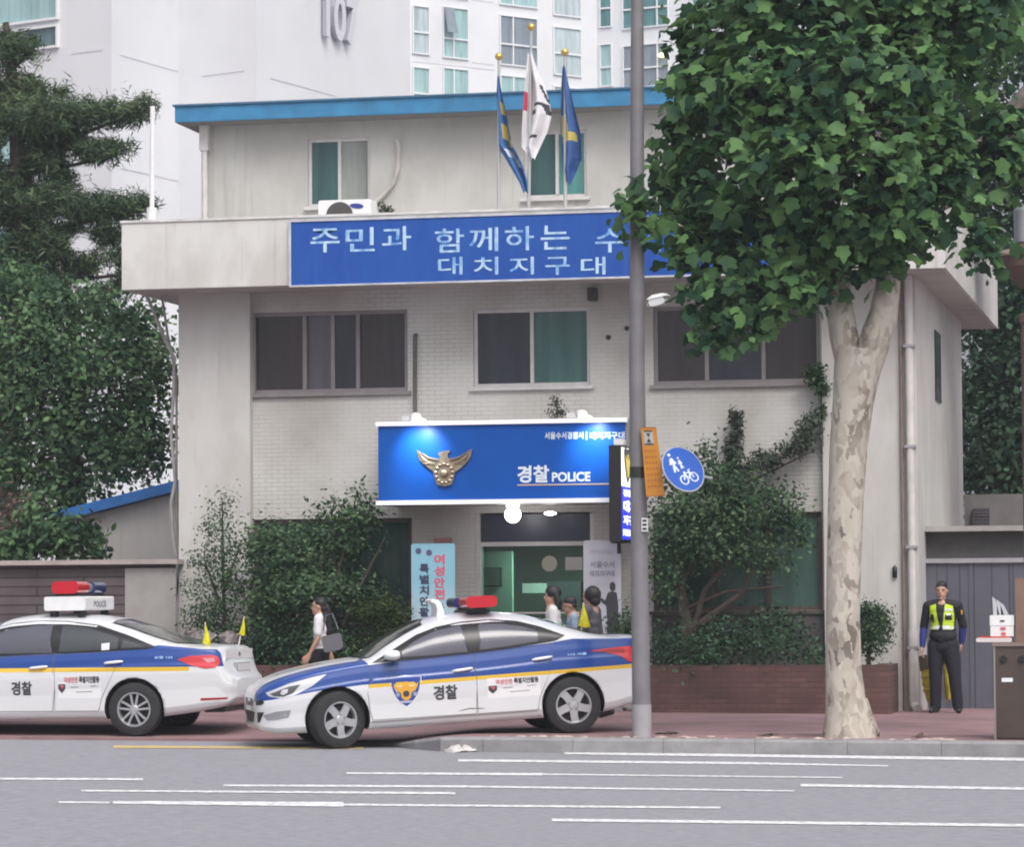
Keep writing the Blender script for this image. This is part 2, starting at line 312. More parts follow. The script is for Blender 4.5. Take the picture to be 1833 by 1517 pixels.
# pale concrete strip with grit behind the kerb
mb = MB()
for i in range(60):
    X = rnd.uniform(-8.0, -2.2); Y = 36.34+abs(rnd.gauss(0, .10)); s = rnd.uniform(.01, .045); z = bh(X, Y)
    mb.ell((X, Y, z+s*.2), (s*1.6, s, s*.45), 7, 4)
struct(mb.build('gravel', mat('grit', (0.42, 0.33, 0.30), 0.9, var=0.3, scale=12)), 'stuff')
mb = MB()
def stripe(x0, y0, x1, y1, t0, t1=None, n=8):
    t1 = t1 or t0; P = []
    for i in range(n+1):
        k = i/n; x = x0+(x1-x0)*k; y = y0+(y1-y0)*k; t = t0+(t1-t0)*k
        for q in (-t/2, t/2): p = ground(x, y+q); P.append((p.x, p.y, p.z+0.005))
    mb.add(P, [(2*i, 2*i+1, 2*i+3, 2*i+2) for i in range(n)])
for a in ((1010, 1349.5, 1840, 1361.5, 5), (820, 1363, 1330, 1368, 4, 4), (1330, 1368, 1590, 1373, 4, 2), (620, 1386, 970, 1388, 3, 4.5), (970, 1388, 1508, 1394, 2.5, 2), (0, 1396, 256, 1397, 3.5), (-40, 1395.5, 0, 1396, 3.5),
          (400, 1408, 835, 1410, 3, 4), (835, 1410, 1422, 1418, 3.5, 2.5), (145, 1417.5, 815, 1422, 3, 4), (105, 1438, 196, 1439, 3), (202, 1438.5, 615, 1442, 5, 8.5), (615, 1442.5, 1290, 1448, 3.5), (1433, 1407.5, 1840, 1414, 4.5), (988, 1470, 1840, 1480, 5)):
    stripe(*a)
struct(mb.build('road_markings', white_line))
mb = MB()
for i in range(40):
    xa, xb = -8.0+.22*i, -8.0+.22*i+.215; mb.add([(xa, 37.86, bh(xa, 38)+.004), (xb, 37.86, bh(xb, 38)+.004), (xb, 37.97, bh(xb, 38)+.004), (xa, 37.97, bh(xa, 38)+.004)], [(0, 1, 2, 3)])
struct(mb.build('paving_border', mat('paving_pink', (.42, .30, .30), .9, var=.2, scale=5)))
mb = MB(); stripe(203, 1338.5, 650, 1341, 4.5, 3)
struct(mb.build('yellow_kerb_line', yellow_line))

# ------------------------------------------------------------------ police station
YP, YF, YA, YU = 45.5, 45.65, 44.7, 47.2          # pillars, wall panel, parapet face, upper storey
st = thing('police_station', 'three-storey cream police station with flat overhanging parapet and blue roof edge', 'building', (-9, 46, 0))
zx = lambda py, Y=YF, px=900: at(px, py, Y).z
XL, X1, X2, XR = at(320, 900, YP).x, at(448, 900, YP).x, at(1474, 900, YP).x, at(1643, 900, YP).x
ZS = at(218, 519, YA).z; ZT = at(218, 400, YA).z; YB = 53.6
X_ = lambda px, Y=YF: at(px, 900, Y).x
H = {'w2a': (X_(450), X_(731), zx(703, px=590), zx(557, px=590)), 'w2b': (X_(849), X_(1058), zx(692, px=950), zx(552, px=950)), 'w2c': (X_(1172), X_(1471), zx(687, px=1320), zx(546, px=1320)),
     'w1a': (X_(453), X_(737), zx(1100, px=600), zx(929, px=600)), 'w1b': (X_(1168), X_(1471), zx(1094, px=1320), zx(918, px=1320)), 'ent': (X_(850), X_(1062), -0.2, zx(918, px=950))}
wall_holes(MB(), X1, X2, -0.3, ZS, YF, 0.28, list(H.values())).build('wall', panel_m, st)
for a, b in ((XL, X1), (X2, XR)):
    m_ = MB(); m_.box(a, b, YP, YF+.3, -0.3, ZS-.002); m_.build('pillar', wall_m, st)
m_ = MB(); wins = (YP+3.0, YP+3.9, at(1700, 720, 49).z, at(1700, 595, 49).z)
m_.box(XR-.3, XR-.002, YF+.302, YB, -0.3, ZS-.002); m_.box(XL+.002, XL+.3, YF+.302, YB, -0.3, ZS-.002); m_.box(XL+.3, XR-.3, YB-.3, YB-.002, -.3, ZS-.004)
m_.build('side_wall', wall_m, st)
m_ = MB(); xl, xr = at(218, 450, YA).x, at(1692, 450, YA).x
m_.box(xl, xr, YA, 55.2, ZS, ZT); m_.build('parapet', parapet_m, st)
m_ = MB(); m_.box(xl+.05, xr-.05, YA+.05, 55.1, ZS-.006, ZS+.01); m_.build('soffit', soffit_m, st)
m_ = MB(); m_.box(xl-.02, xr+.02, YA-.02, YA+.25, ZT+.002, ZT+.035); m_.build('parapet_coping', mat('coping', (0.58, 0.57, 0.56), 0.8, var=.2, scale=3), st)
UL, UR = at(371, 300, YU).x, at(1560, 300, YU).x; ZU = at(600, 200, YU).z
UH = {'a': (at(551, 300, YU).x, at(662, 300, YU).x, at(600, 369, YU).z, at(600, 247, YU).z), 'b': (at(938, 300, YU).x, at(1050, 300, YU).x, at(1000, 353, YU).z, at(1000, 233, YU).z)}
m_ = wall_holes(MB(), UL, UR, ZT-.01, ZU, YU, .25, list(UH.values())); m_.box(UL, UL+.25, YU+.252, 53, ZT, ZU); m_.box(UR-.25, UR, YU+.252, 53, ZT, ZU); m_.box(UL+.25, UR-.25, 52.8, 53, ZT, ZU)
m_.build('upper_storey_wall', upper_m, st)
YR = 46.75; rx0 = at(313, 205, YR).x; rz0 = at(313, 219, YR).z; rz1 = at(313, 191, YR).z
m_ = MB(); m_.box(rx0, UR+.7, YR, 53.6, rz0, rz1); m_.build('roof_edge', blue_roof, st)
m_ = MB(); m_.box(rx0-.03, UR+.73, YR-.03, 53.6, rz1+.002, rz1+.03); m_.build('roof_cap', mat('roof_cap', (0.05, 0.13, 0.22), 0.6, var=.2), st)
m_ = MB(); m_.box(rx0+.02, UR+.68, YR+.02, 53.5, rz0-.012, rz0-.002); m_.build('eaves_board', mat('eaves', (0.20, 0.19, 0.19), 0.8), st)

def window(par, x0, x1, z0, z1, y, fm, panes, fw=0.05, sill=None, depth=0.1, rails=()):
    m_ = MB(); y0, y1 = y+.05, y+.05+depth
    m_.box(x0, x1, y0, y1, z1-fw, z1); m_.box(x0, x1, y0, y1, z0, z0+fw); m_.box(x0, x0+fw, y0+.001, y1, z0+fw, z1-fw); m_.box(x1-fw, x1, y0+.001, y1, z0+fw, z1-fw)
    W = x1-x0
    for a, b, pm in panes[:-1]: m_.box(x0+W*b-fw*.5, x0+W*b+fw*.5, y0-.012, y1, z0+fw, z1-fw)
    for zr in rails: m_.box(x0+fw, x1-fw, y0+.003, y1, z0+(z1-z0)*zr-.02, z0+(z1-z0)*zr+.02)
    wo_ = m_.build('window', fm, par)
    for i, (a, b, pm) in enumerate(panes):
        q = MB(); k = .02*(i % 2); xa, xb = x0+W*a+fw*.4, x0+W*b-fw*.4
        q.box(xa, xb, y0+.03+k, y0+.04+k, z0+fw*.5, z1-fw*.5); q.build('pane', pm, wo_)
    if sill:
        q = MB(); q.box(x0-.05, x1+.05, y-.06, y+.05, z0-.05, z0-.002); q.build('window_sill', sill, wo_)
    return wo_
window(st, *H['w2a'], YF, frame_grey, [(0, .34, P_dark), (.34, .52, P_curt), (.52, .68, P_navy), (.68, 1, P_dark)], .055, frame_grey)
window(st, *H['w2b'], YF, frame_white, [(0, .5, P_navy), (.5, 1, P_green)], .05, frame_white)
window(st, *H['w2c'], YF, frame_grey, [(0, .32, P_dark), (.32, .66, P_navy), (.66, 1, P_dark)], .055, frame_grey)
window(st, *H['w1a'], YF, mat('frame_brown', (0.085, 0.06, 0.055), 0.6), [(0, .5, P_low), (.5, 1, P_low)], .06, MATS['frame_brown'])
window(st, *H['w1b'], YF, MATS['frame_brown'], [(0, .36, P_low), (.36, .68, P_low2), (.68, 1, P_low2)], .06, MATS['frame_brown'])
window(st, *UH['a'], YU, frame_white, [(0, .5, P_teal), (.5, 1, P_pale)], .045, frame_white)
window(st, *UH['b'], YU, frame_white, [(0, .52, P_teal), (.52, 1, P_mint)], .045, frame_white)
m_ = MB(); m_.box(XR, XR+.02, *wins); m_.build('side_window', P_navy, st)
for k_ in ('w1a', 'w1b'):
    m_ = MB(); m_.box(H[k_][0]-.02, H[k_][1]+.02, YF-.03, YF-.002, 0, H[k_][2]-.055); m_.build('base_panel', mat('base_grey', (.075, .068, .072), .8, var=.3, scale=3), st)
# entrance: transom, glazed door with a lit room behind it
e0, e1, ez0, ez1 = H['ent']; zt = zx(970, px=950); zb = zx(1277, px=950)
m_ = MB(); m_.box(e0+.03, e1-.03, YF+.1, YF+.2, zt, ez1-.02); m_.build('transom_panel', mat('transom_navy', (0.022, 0.025, 0.055), 0.35, var=.1), st)
m_ = MB(); m_.box(e0, e0+.06, YF+.06, YF+.26, ez0, ez1-.002); m_.box(e1-.06, e1, YF+.06, YF+.26, ez0, ez1-.002); m_.box(e0+.06, e1-.06, YF+.08, YF+.22, zt-.06, zt-.002);
zr_ = zx(1098, px=950); m_.box(e0+.06, e1-.06, YF+.09, YF+.2, zr_-.012, zr_+.012)
dr = m_.build('entrance_door', frame_white, st)
dg_m = thin_glass('door_glass', (0.72, 0.86, 0.80), 0.05)
for a, b in ((e0+.06, e1-.06),):
    q = MB(); q.box(a, b, YF+.14, YF+.15, ez0, zt-.06); q.build('door_glass', dg_m, dr)
room_w = mat('room_green', (0.15, 0.22, 0.195), 0.7, var=.06); room_c = mat('room_cream', (0.40, 0.42, 0.38), 0.8)
m_ = MB(); ry = YF+4.2
m_.box(e0-1.2, e1+1.2, ry, ry+.1, -.2, ez1); m_.box(e0-1.3, e0-1.2, YF+.3, ry, -.2, ez1); m_.box(e1+1.2, e1+1.3, YF+.3, ry, -.2, ez1); m_.build('room_wall', room_w, st)
m_ = MB(); m_.box(e0-1.2, e1+1.2, YF+.3, ry, zt+.05, zt+.12); m_.box(e0-1.2, e1+1.2, YF+.3, ry, -.2, .14); m_.build('room_ceiling', room_c, st)
m_ = MB(); a = at(865, 988, 47.6); b = at(917, 1085, 47.6); m_.box(a.x, b.x, 47.6, 47.7, .1, a.z); m_.build('room_partition', mat('partition_green', (0.20, 0.33, 0.28), 0.6, var=.04), st)
a = at(855, 1017, 47.5); b = at(897, 1051, 47.5)
m_ = MB(); m_.box(a.x, b.x, 47.5, 47.58, b.z, b.z+.02); m_.box(a.x, b.x, 47.5, 47.58, a.z-.02, a.z); m_.box(b.x-.02, b.x, 47.5, 47.58, b.z, a.z); m_.build('picture_frame', black_m, st)
m_ = MB(); a = at(935, 1045, 48.5); b = at(978, 1062, 48.5); m_.box(a.x, b.x, 48.5, 48.6, b.z, a.z); m_.build('screen', mat('pale_screen', (0.35, 0.45, 0.42), .5), st)
m_ = MB(); a = at(975, 1042, 48.6); b = at(1040, 1085, 48.6); m_.box(a.x, b.x, 48.6, 48.9, .1, a.z); m_.build('cabinet_front', mat('dark_cabinet', (0.02, 0.035, 0.04), .5), st)
m_ = MB(); c = at(984, 1010, YF+.13); m_.lathe([(0, 0), (.105, 0), (.112, -.012), (.105, -.02), (0, -.02)], c, 'Y', 28); m_.build('door_disc', mat('door_disc', (0.36, 0.36, 0.30), .6, var=.05), st)
m_ = MB(); a = at(1012, 998, YF+.13); b = at(1043, 1021, YF+.13); m_.box(a.x, b.x, YF+.125, YF+.135, b.z, a.z); m_.build('notice', mat('notice_paper', (0.42, 0.42, 0.40), .7), st)
for px, mm in ((915, lamp_soft), (1001, mat('lamp_warm', (.9, .9, .7), .4, emit=(1, .95, .6), estr=3.0))):
    a = at(px, 985, 47.4); m_ = MB(); m_.box(a.x-.09, a.x+.09, 47.2, 47.7, zt-.02, zt+.045); m_.build('ceiling_light', mm, st)
ld = bpy.data.lights.new('room_light', 'AREA'); ld.energy = 48; ld.size = .8; ld.color = (.95, 1, .92); lo = bpy.data.objects.new('room_light', ld); COL.objects.link(lo); lo.location = ((e0+e1)/2, 47.5, zt-.03)
# iron hook on the right pillar, holes and small pieces of the facade
m_ = MB(); c = at(1602, 1025, YP); m_.box(c.x-.03, c.x+.03, YP-.04, YP, c.z-.07, c.z+.07); m_.tube([(c.x, YP-.04, c.z+.09), (c.x+.01, YP-.07, c.z+.02), (c.x, YP-.05, c.z-.05)], .014); m_.build('gate_hinge', black_m, st)

# ------------------------------------------------------------------ pipes and fittings on the station
pp = thing('drainpipe', 'cream drainpipe with a hopper on the left corner of the set-back top storey', 'drainpipe', (UL, YU, ZT))
m_ = MB(); a = at(366, 230, YU-.1); m_.tube([(a.x, YU-.1, at(366, 268, YU-.1).z), (a.x, YU-.1, ZT+.04)], .045, 12); m_.tube([(a.x, YU-.1, ZT+.05), (a.x, YU-.35, ZT+.045)], .05, 10); m_.build('pipe', pipe_m, pp, True)
m_ = MB(); m_.box(a.x-.065, a.x+.065, YU-.16, YU-.002, at(366, 270, YU-.1).z, at(366, 222, YU-.1).z); m_.build('hopper', pipe_m, pp)
pp = thing('drainpipe', 'white plastic drainpipe running down the right corner pillar to the pavement', 'drainpipe', (XR, YP, 0))
m_ = MB(); x = at(1631, 900, YP-.07).x; zz = bh(x, YP)
m_.tube([(x, YP-.07, ZS-.02), (x, YP-.07, at(1630, 1130, YP).z)], .056, 14); m_.tube([(x, YP-.07, at(1630, 1130, YP).z), (x, YP-.07, zz+.12), (x+.02, YP-.12, zz+.06), (x+.06, YP-.2, zz+.03)], .066, 14); m_.build('pipe', pipe_m, pp, True)
m_ = MB()
for y in (620, 800, 980, 1160): z = at(1630, y, YP).z; m_.box(x-.075, x+.075, YP-.135, YP-.001, z-.02, z+.02)
m_.build('bracket', steel, pp)
m_ = MB(); x = at(1616, 900, YP-.04).x; m_.tube([(x, YP-.04, ZS-.02), (x, YP-.04, zz)], .026, 10); o = m_.build('conduit', mat('conduit_brown', (0.20, 0.155, 0.14), .7, var=.15), None, True); tag(o, 'thin brown conduit beside the white drainpipe on the right pillar', 'pipe')
m_ = MB(); P = [at(743, y, YF-.05) for y in (602, 640, 690, 738)]; m_.tube(P, .028, 10); m_.tube([P[0], P[0]+Vector((0, .06, .02))], .03); o = m_.build('vent_pipe', mat('vent_dark', (0.11, 0.105, 0.10), .7, var=.2), None, True); tag(o, 'short dark vertical vent pipe between the two upper windows', 'pipe')
m_ = MB(); P = [at(x, y, YU-.06) for x, y in ((709, 250), (713, 262), (712, 300), (706, 325), (690, 345), (668, 366))]; m_.tube(P, .03, 8); o = m_.build('refrigerant_hose', mat('hose_wrap', (0.45, 0.43, 0.41), .8, var=.15), None, True); tag(o, 'wrapped hose curving down the top storey wall to the air conditioner', 'hose')
m_ = MB(); x = at(274, 300, YA+1.5); m_.tube([at(271, 398, YA+1.5), at(272, 372, YA+1.5)], .075, 10); m_.tube([at(272, 372, YA+1.5), at(273, 190, YA+1.5)], .035, 10); o = m_.build('roof_mast', white_p, None, True); tag(o, 'slim white mast standing on the left end of the parapet', 'mast')
m_ = MB(); P = [at(x, y, YF+.1) for x, y in ((262, 528), (276, 560), (296, 610), (312, 640), (311, 700), (306, 780), (314, 860), (306, 900), (310, 960), (316, 1000), (318, 1040), (312, 1085))]; m_.tube(P, .026, 8)
P = [at(x, y, YF+.2) for x, y in ((290, 530), (300, 600), (316, 680), (316, 900), (322, 1080))]; m_.tube(P, .02, 8)
o = m_.build('cable_bundle', mat('cable_grey', (0.34, 0.33, 0.32), .7, var=.2), None, True); tag(o, 'loose grey cables hanging down the left edge of the station', 'cable')
ac = thing('air_conditioner', 'white outdoor air conditioner unit on the parapet below the top left window', 'air conditioner', at(615, 385, YA+.9))
a = at(570, 395, YA+.9); b = at(664, 370, YA+.9)
m_ = MB(); m_.rbox(a.x, b.x, YA+.9, YA+1.25, ZT-.14, ZT+.345, .03); m_.build('housing', white_p, ac)
c = at(607, 393, YA+.88); m_ = MB(); m_.lathe([(0, 0), (.19, 0), (.2, .02)], (c.x, YA+.885, ZT+.12), 'Y', 28); m_.build('fan_grille', mat('fan_dark', (.06, .055, .055), .6), ac)
m_ = MB(); c = at(638, 377, YA+.88); Mx = Matrix.Rotation(R(-8), 3, 'Y'); m_.lathe([(0, 0), (.10, 0)], (c.x, YA+.893, ZT+.25), 'Y', 24, Matrix(((1, 0, 0), (0, 1, 0), (-.1, 0, .36)))); m_.build('badge', mat('badge_blue', (.03, .04, .25), .5), ac)
m_ = MB(); c = at(1060, 527, YF-.1); m_.rbox(c.x-.06, c.x+.06, YF-.16, YF, c.z-.09, c.z+.09, .015); m_.box(c.x-.045, c.x+.045, YF-.17, YF-.161, c.z-.07, c.z+.07); o = m_.build('wall_speaker', mat('speaker_grey', (.07, .065, .065), .6)); tag(o, 'small dark box speaker on the wall under the parapet', 'speaker')
m_ = MB()
for px, py in ((1122, 588), (1089, 604)): c = at(px, py, YF); m_.lathe([(0, -.03), (.03, -.03), (.035, 0)], (c.x, YF-.002, c.z), 'Y', 12)
o = m_.build('wall_outlets', mat('outlet', (.05, .045, .04), .8)); o['label'] = 'pair of small dark pipe outlets in the brick wall left of the pole'; o['category'] = 'outlet'

# ------------------------------------------------------------------ signs on the station
bn = thing('banner_sign', 'long blue sign with faded white writing across the parapet', 'sign', at(950, 440, YA-.05))
YS = YA-.05; a = at(521, 399, YS); b = at(1400, 500, YS); zlo = at(521, 511, YS).z; zhi = at(521, 398, YS).z
m_ = MB(); m_.box(a.x, b.x, YS, YA-.003, zlo, zhi); m_.build('panel', banner_blue, bn)
m_ = MB(); m_.box(a.x-.03, b.x+.03, YS-.015, YA-.003, zhi+.001, zhi+.03); m_.box(a.x-.03, a.x-.001, YS-.015, YA-.003, zlo, zhi); m_.box(a.x-.03, b.x+.03, YS-.015, YA-.003, zlo-.025, zlo-.001); m_.build('trim', mat('trim_pale', (.5, .52, .56), .6, var=.2), bn)
Hh = at(575, 407, YS).z-at(575, 452, YS).z
def letters(line, xs_, y0, y1, w_, par, mm, Y, nm='lettering', bold=.008):
    m_ = MB(); za = at(xs_[0], y1, Y).z; zb_ = at(xs_[0], y0, Y).z
    for ch, x in zip(line, xs_):
        p = at(x-w_/2, y1, Y); q = at(x+w_/2, y1, Y); put_text(m_, ch, (p.x, Y-.004, za), (q.x-p.x, 0, 0), (0, 0, zb_-za), bold)
    return m_.build(nm, mm, par)
for wd, xs_ in (('주민과', (582, 645, 710)), ('함께하는', (805, 866, 930, 994)), ('수서경찰서', (1092, 1156, 1220, 1284, 1348))): letters(wd, xs_, 409, 452, 52, bn, faded_letter, YS)
for ch, x in zip('대치지구대', (806, 870, 934, 998, 1062)): letters(ch, (x,), 460, 492, 44, bn, faded_letter, YS)
es = thing('entrance_sign', 'blue illuminated canopy sign with a gold eagle emblem over the entrance', 'sign', at(900, 900, 45))
YE = 44.55; ex0 = at(676, 830, YE).x; ex1 = at(1121, 830, YE).x; ez_b = at(678, 905, YE).z; ez_t = at(676, 757, YE).z
m_ = MB(); m_.box(ex0, ex1, YE+.03, YF-.002, ez_b, ez_t); m_.build('canopy', mat('canopy_grey', (.30, .29, .30), .6, var=.08), es)
m_ = MB(); m_.box(ex0+.01, ex1-.01, YE, YE+.028, ez_b+.061, ez_t-.052); m_.build('panel', sign_blue, es)
m_ = MB(); m_.box(ex0-.02, ex1+.02, YE-.035, YE+.03, ez_t-.051, ez_t+.008); m_.box(ex0-.02, ex1+.02, YE-.035, YE+.03, ez_b, ez_b+.060); m_.build('trim', mat('trim_white_glow', (.85, .85, .88), .35, emit=(.9, .93, 1), estr=.08), es)  # white trim paint with a faint glow added so it looks lit
YL = YE-.004
def stext(s, x0, y0, x1, y1, bold=.02, mm=letter_white, nm='lettering', lift=None):
    m_ = MB(); p = at(x0, y1, YL); q = at(x1, y1, YL); t = at(x0, y0, YL); put_text(m_, s, (p.x, YL, p.z), (q.x-p.x, 0, 0), (0, 0, t.z-p.z), bold, lift); return m_.build(nm, mm, es)
stext('경찰', 926, 834, 983, 865, .03); stext('POLICE', 988, 846, 1057, 863, .03); stext('서울수서경찰서', 975, 774, 1044, 787, .015); stext('대치지구대', 1056, 774, 1118, 787, .015); stext('|', 1049, 773, 1050.5, 788, .0)
m_ = MB(); p = at(926, 869, YL); q = at(1118, 869, YL); m_.box(p.x, q.x, YL-.003, YE-.001, p.z-.008, p.z+.008); m_.build('underline', mat('underline', (.62, .45, .36), .5), es)
def emblem(par, cx, cz, y, w_, mm, nm='emblem', s=1.0):
    """eagle with raised wings over a round flower badge"""
    m_ = MB(); u = w_/2; P2 = lambda x, z: (cx+x*u, y, cz+z*u)
    L = [(-.98, .60), (-.93, .53), (-.70, .37), (-.42, .26), (-.18, .24), (-.16, .34), (-.22, .47), (-.12, .52), (.02, .55), (.22, .56), (.20, .50), (.12, .46), (.14, .30), (.2, .24), (.42, .28), (.66, .40), (.88, .56), (1.0, .60), (.95, .36), (.86, .18), (.66, .0), (.5, -.12), (.38, -.2), (.36, -.36), (.26, -.62), (.0, -.68), (-.26, -.62), (-.36, -.36), (-.38, -.18), (-.5, -.08), (-.72, .08), (-.88, .24), (-.94, .42)]
    m_.prism([P2(*p) for p in L], (0, -.03*w_/.7, 0))
    for sg in (-1, 1):
        for k in range(4):                                          # feathers
            a0 = (sg*(.35+.13*k), .10+.04*k); b0 = (sg*(.72+.06*k), .12+.13*k)
            m_.tube([Vector(P2(*a0))+Vector((0, -.035*w_/.7, 0)), Vector(P2(*b0))+Vector((0, -.035*w_/.7, 0))], .035*u, 6)
        m_.tube([Vector(P2(sg*.2, .22))+Vector((0, -.035*w_/.7, 0)), Vector(P2(sg*.55, .30))+Vector((0, -.035*w_/.7, 0)), Vector(P2(sg*.95, .56))+Vector((0, -.03, 0))], [.05*u, .05*u, .02*u], 6)
    for k in range(13):
        a_ = 2*math.pi*k/13+math.pi/2; m_.ell(Vector(P2(.30*math.cos(a_), -.24+.33*math.sin(a_)))+Vector((0, -.04*w_/.7, 0)), (.07*u, .04*u, .05*u), 8, 5)
    m_.ell(Vector(P2(0, -.24))+Vector((0, -.04*w_/.7, 0)), (.14*u, .07*u, .14*u), 12, 8)
    return m_.build(nm, mm, par, True)
c = at(796, 836, YE); emblem(es, c.x, c.z, YE-.002, at(846, 830, YE).x-at(746, 830, YE).x, gold)
for k, (px, lab) in enumerate(((750, 'small floodlight shining on the eagle emblem from the sign top'), (1046, 'small floodlight shining on the right half of the blue sign'))):
    base = at(px, 750, YE); fl = thing('floodlight', lab, 'floodlight', (base.x, YE, ez_t+.02), 0, 'floodlights along the top of the entrance sign'); bx_, zt_ = base.x, ez_t+.02
    m_ = MB(); m_.tube([(bx_-.12, YE+.1, zt_), (bx_-.12, YE+.02, zt_+.07), (bx_+.02, YE-.25, zt_+.06), (bx_+.06, YE-.3, zt_+.0)], .014, 8); m_.build('arm', white_p, fl, True)
    m_ = MB(); m_.rbox(bx_-.24, bx_-.1, YE-.02, YE+.1, zt_, zt_+.07, .012); m_.build('ballast_box', mat('housing_pale', (.6, .6, .62), .4), fl, True); m_ = MB(); m_.ell((bx_+.0, YE-.2, zt_+.04), (.085, .07, .06), 16, 8); m_.build('housing', mat('housing_pale', (.6, .6, .62), .4), fl, True)
    m_ = MB(); m_.ell((bx_+.07, YE-.3, zt_-.03), (.10, .07, .042), 18, 8); m_.build('bulb', lamp_on, fl, True)
    d = bpy.data.lights.new('floodlight_beam', 'SPOT'); d.energy = (70, 56)[k]; d.spot_size = R(84); d.spot_blend = 1.0; d.shadow_soft_size = .05; d.color = (.80, .93, 1.0)
    o = bpy.data.objects.new('floodlight_beam', d); COL.objects.link(o); o.parent = fl; o.location = ((.04, .13)[k], -.46, -.05); o.rotation_euler = Vector((0.0, -.46, .36)).to_track_quat('Z', 'Y').to_euler()
gl = thing('globe_lamp', 'round white lit globe lamp hanging under the blue canopy sign', 'lamp', at(918, 905, 45.0))
c = at(918, 922, 45.0); m_ = MB(); m_.ell(c, .112, 20, 12); m_.build('globe', lamp_on, gl, True); m_ = MB(); m_.lathe([(0, 0), (.095, 0), (.095, .03), (0, .03)], (c.x, c.y, c.z+.105), 'Z', 20); m_.build('base', lamp_soft, gl)
c = at(985, 921, 45.1); m_ = MB(); m_.ell((c.x, 45.1, c.z+.01), (.085, .085, .025), 18, 8); o = m_.build('soffit_lamp', lamp_on, None, True); tag(o, 'flat lit ceiling lamp under the canopy right of the globe', 'lamp')
# projecting box sign
vsg = thing('projecting_sign', 'tall black box sign with lit blue and white side beside the entrance', 'sign', at(1101, 960, 44.15))
YV = 44.1; vx0, vx1 = at(1090, 880, YV).x, at(1112, 880, YV).x; vz0, vz1 = at(1100, 970, YV).z, at(1100, 797, YV).z; VD = .86
m_ = MB(); m_.box(vx0, vx1, YV, YV+VD, vz0, vz1); m_.box(vx0+.03, vx1-.02, YV+VD-.002, YF, vz0+.15, vz0+.2); m_.box(vx0+.03, vx1-.02, YV+VD-.002, YF, vz1-.3, vz1-.25); m_.build('case', black_m, vsg)
m_ = MB(); m_.box(vx0+.05, vx0+.1, YV+.3, YV+.35, vz0-.16, vz0-.001); m_.box(vx0-.02, vx0+.2, YV+.2, YV+.5, vz0-.02, vz0-.002); m_.build('bracket', black_m, vsg)
m_ = MB(); m_.rbox(vx0+.05, vx1+.02, YV+.1, YV+.3, vz1, vz1+.09, .03); m_.build('cap', white_p, vsg)
XF = vx1+.012; hh = vz1-vz0
m_ = MB(); m_.box(vx1+.001, XF, YV+.03, YV+VD-.03, vz0+hh*.575, vz1-.03); m_.build('light_panel', mat('light_white', (.8, .8, .78), .4, emit=(1, 1, .93), estr=.9), vsg)
m_ = MB(); m_.box(vx1+.001, XF, YV+.03, YV+VD-.03, vz0+.03, vz0+hh*.57); m_.build('light_panel', mat('light_blue', (.03, .03, .5), .4, emit=(.03, .05, .75), estr=.7), vsg)
m_ = MB(); yc = YV+VD/2; sh = [(-.2, .33), (-.28, .26), (-.24, .05), (-.12, -.2), (0, -.32), (.12, -.2), (.24, .05), (.28, .26), (.2, .33), (0, .3)]
m_.prism([(XF, yc+p[0], vz0+hh*.79+p[1]*.75) for p in sh], (.006, 0, 0)); m_.build('emblem_shield', mat('shield_ink', (.08, .09, .10), .5), vsg)
m_ = MB(); m_.prism([(XF+.007, yc+x, vz0+hh*.79+z) for x, z in ((-.2, .15), (-.05, .06), (-.03, .16), (.04, .16), (.05, .06), (.2, .15), (.12, -.03), (.05, -.15), (-.05, -.15), (-.12, -.03))], (.004, 0, 0)); m_.build('emblem', mat('yellow_ink', (.75, .62, .12), .5, emit=(.8, .65, .1), estr=.3), vsg)
wl = mat('letter_lit', (.9, .9, .95), .4, emit=(.95, .95, 1), estr=1.2)
for s, k0, k1, y0, y1 in (('경찰', .47, .545, .08, .9), ('대', .31, .43, .1, .6), ('치', .31, .43, .62, .95), ('지구', .175, .275, .08, .92), ('POLICE', .06, .13, .05, .95)):
    m_ = MB(); put_text(m_, s, (XF+.004, YV+VD*y0, vz0+hh*k0), (0, VD*(y1-y0), 0), (0, 0, hh*(k1-k0)), .05); m_.build('lettering', wl, vsg)
